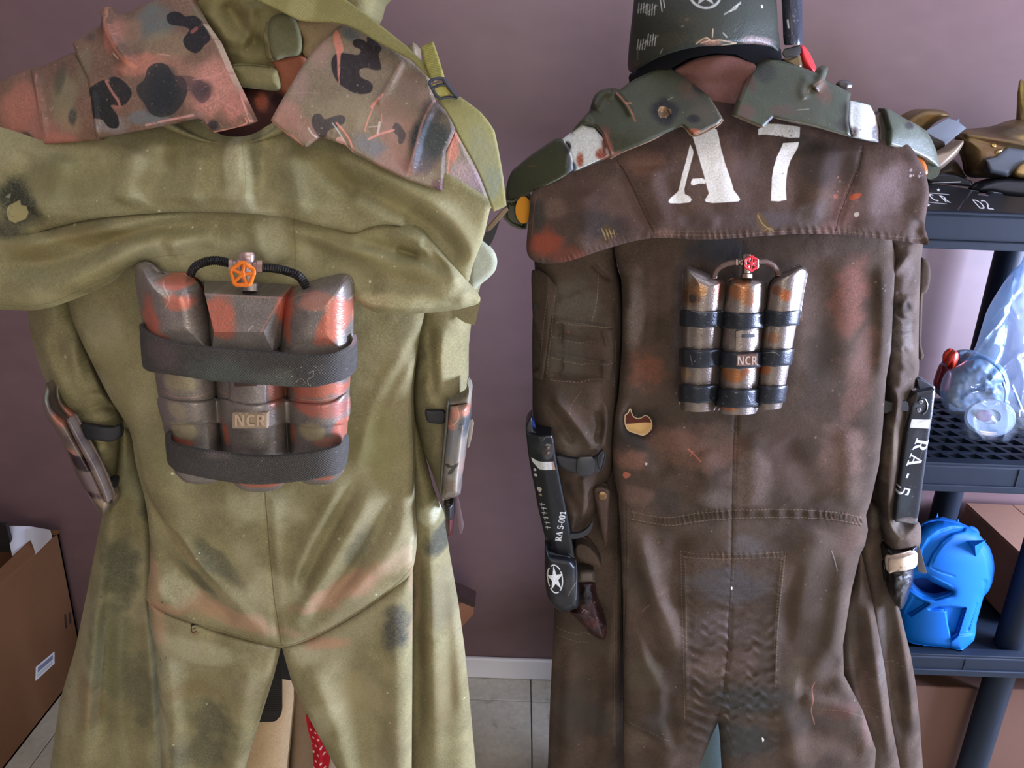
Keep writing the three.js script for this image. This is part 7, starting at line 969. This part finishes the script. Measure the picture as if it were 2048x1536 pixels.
  bz.blobs([[1990, 260, 60, 16, [70, 56, 38], 0.6], [1960, 290, 30, 30, [112, 84, 58], 0.6], [1950, 330, 30, 26, [70, 54, 38], 0.7], [2040, 200, 14, 50, [128, 108, 50], 0.7], [2040, 345, 20, 14, [160, 128, 70], 0.7], [2030, 275, 40, 10, [140, 112, 66], 0.6], [1860, 235, 30, 10, [120, 90, 48], 0.6], [1900, 305, 26, 14, [142, 122, 98], 0.7]]);
  const bzm = paint(bz, { rough: 0.38, metal: 0.55 });
  const hb = thing('helmet', 'antique bronze helmet with a tall horn on the top shelf', 'helmet');
  const zz = -1.62;
  add('helmet_shell', sheet('1912,277 1922,266 1934,259 1970,255 1992,251 2018,242 2050,236 2090,236 2100,300 2090,356 1978,356 1936,352 1926,320', { z: (x, y, d) => zz + round(0.07, 50)(d) + 0.012 * Math.exp(-((y - 278 - (x - 1990) * 0.2) ** 2) / 60), thick: (x, y, d) => 0.006 + Math.min(0.05, d * 0.001), g: 2.5 }), bzm, hb);
  add('lens', sheet('1968,318 1990,311 2014,290 2046,294 2060,300 2056,330 2014,354 1978,346', { z: (x, y, d) => zz + 0.062 + round(0.012, 10)(d), thick: 0.02, g: 2.5, smooth: false }), mat([78, 84, 92], { rough: 0.35 }), hb, 'grey eye lens');
  { const g = new THREE.LatheGeometry([[30, -52], [21, -36], [16, -10], [11, 20], [5, 42], [0, 48]].map(([q, w]) => new THREE.Vector2(q, w)), 20); g.rotateZ(0.12); g.translate(2048, -205, 0); add('horn', set(g, zz + 0.0, 1 / 950, 0.9), bzm, hb); }
  ell('rivet', hb, 1988, 291, 7, 6, 5, zz + 0.066, mat([170, 140, 84], { rough: 0.25, metal: 0.8 })); ell('brow_edge', hb, 1998, 303, 11, 4, 5, zz + 0.068, mat([176, 146, 92], { rough: 0.25, metal: 0.8 }), 0.5);
  add('cheek_guard', sheet('2030,352 2032,336 2046,324 2070,320 2070,356', { z: (x, y, d) => zz + 0.07 + round(0.012, 10)(d), thick: 0.02, g: 2.5 }), mat([156, 126, 76], { rough: 0.4, metal: 0.6 }), hb);
  const h2 = thing('helmet', 'bronze helmet with a round crest and grey side plate, half hidden by green armour', 'helmet');
  add('crest', sheet('1806,250 1818,234 1832,225 1848,219 1864,218 1882,220 1896,226 1900,232 1884,238 1868,248 1850,264 1830,280 1800,290', { z: (x, y, d) => zz + 0.02 + round(0.02, 14)(d), thick: 0.04, g: 2 }), bzm, h2);
  add('side_plate', slab('1850,262 1896,236 1912,241 1918,236 1919,245 1933,256 1908,276 1890,291 1888,284 1866,274', zz + 0.05, 8, 1, 1 / 950), mat([92, 98, 106], { rough: 0.6 }), h2, 'grey side plate');
  add('tusk', sheet('1860,318 1874,308 1892,302 1912,290 1924,281 1928,285 1920,300 1908,316 1880,340 1862,342', { z: (x, y, d) => zz + 0.055 + round(0.012, 10)(d), thick: 0.03, g: 2 }), mat([150, 132, 112], { rough: 0.4, metal: 0.3 }), h2, 'pale bronze tusk');
  add('helmet_shell', sheet('1820,270 1860,262 1888,280 1892,300 1880,330 1910,320 1930,350 1932,356 1830,356', { z: (x, y, d) => zz - 0.01 + round(0.03, 24)(d), thick: 0.05, g: 2.5 }), mat([62, 50, 38], { rough: 0.5, metal: 0.3 }), h2);
}
// ---------------------------------------------------------------- bases, shadows, picture
for (const t of things) {
  if (t.userData.copied) continue;
  const b = new THREE.Box3(); t.traverse((o) => { if (o.isMesh) { o.geometry.computeBoundingBox(); b.union(o.geometry.boundingBox); } });
  if (b.isEmpty()) continue;
  const c = b.getCenter(new THREE.Vector3()); c.y = b.min.y; t.position.copy(c); for (const k of t.children) k.position.sub(c);
}
scene.traverse((o) => { if (o.isMesh) { o.castShadow = true; o.receiveShadow = true; } });
renderer.render(scene, camera);
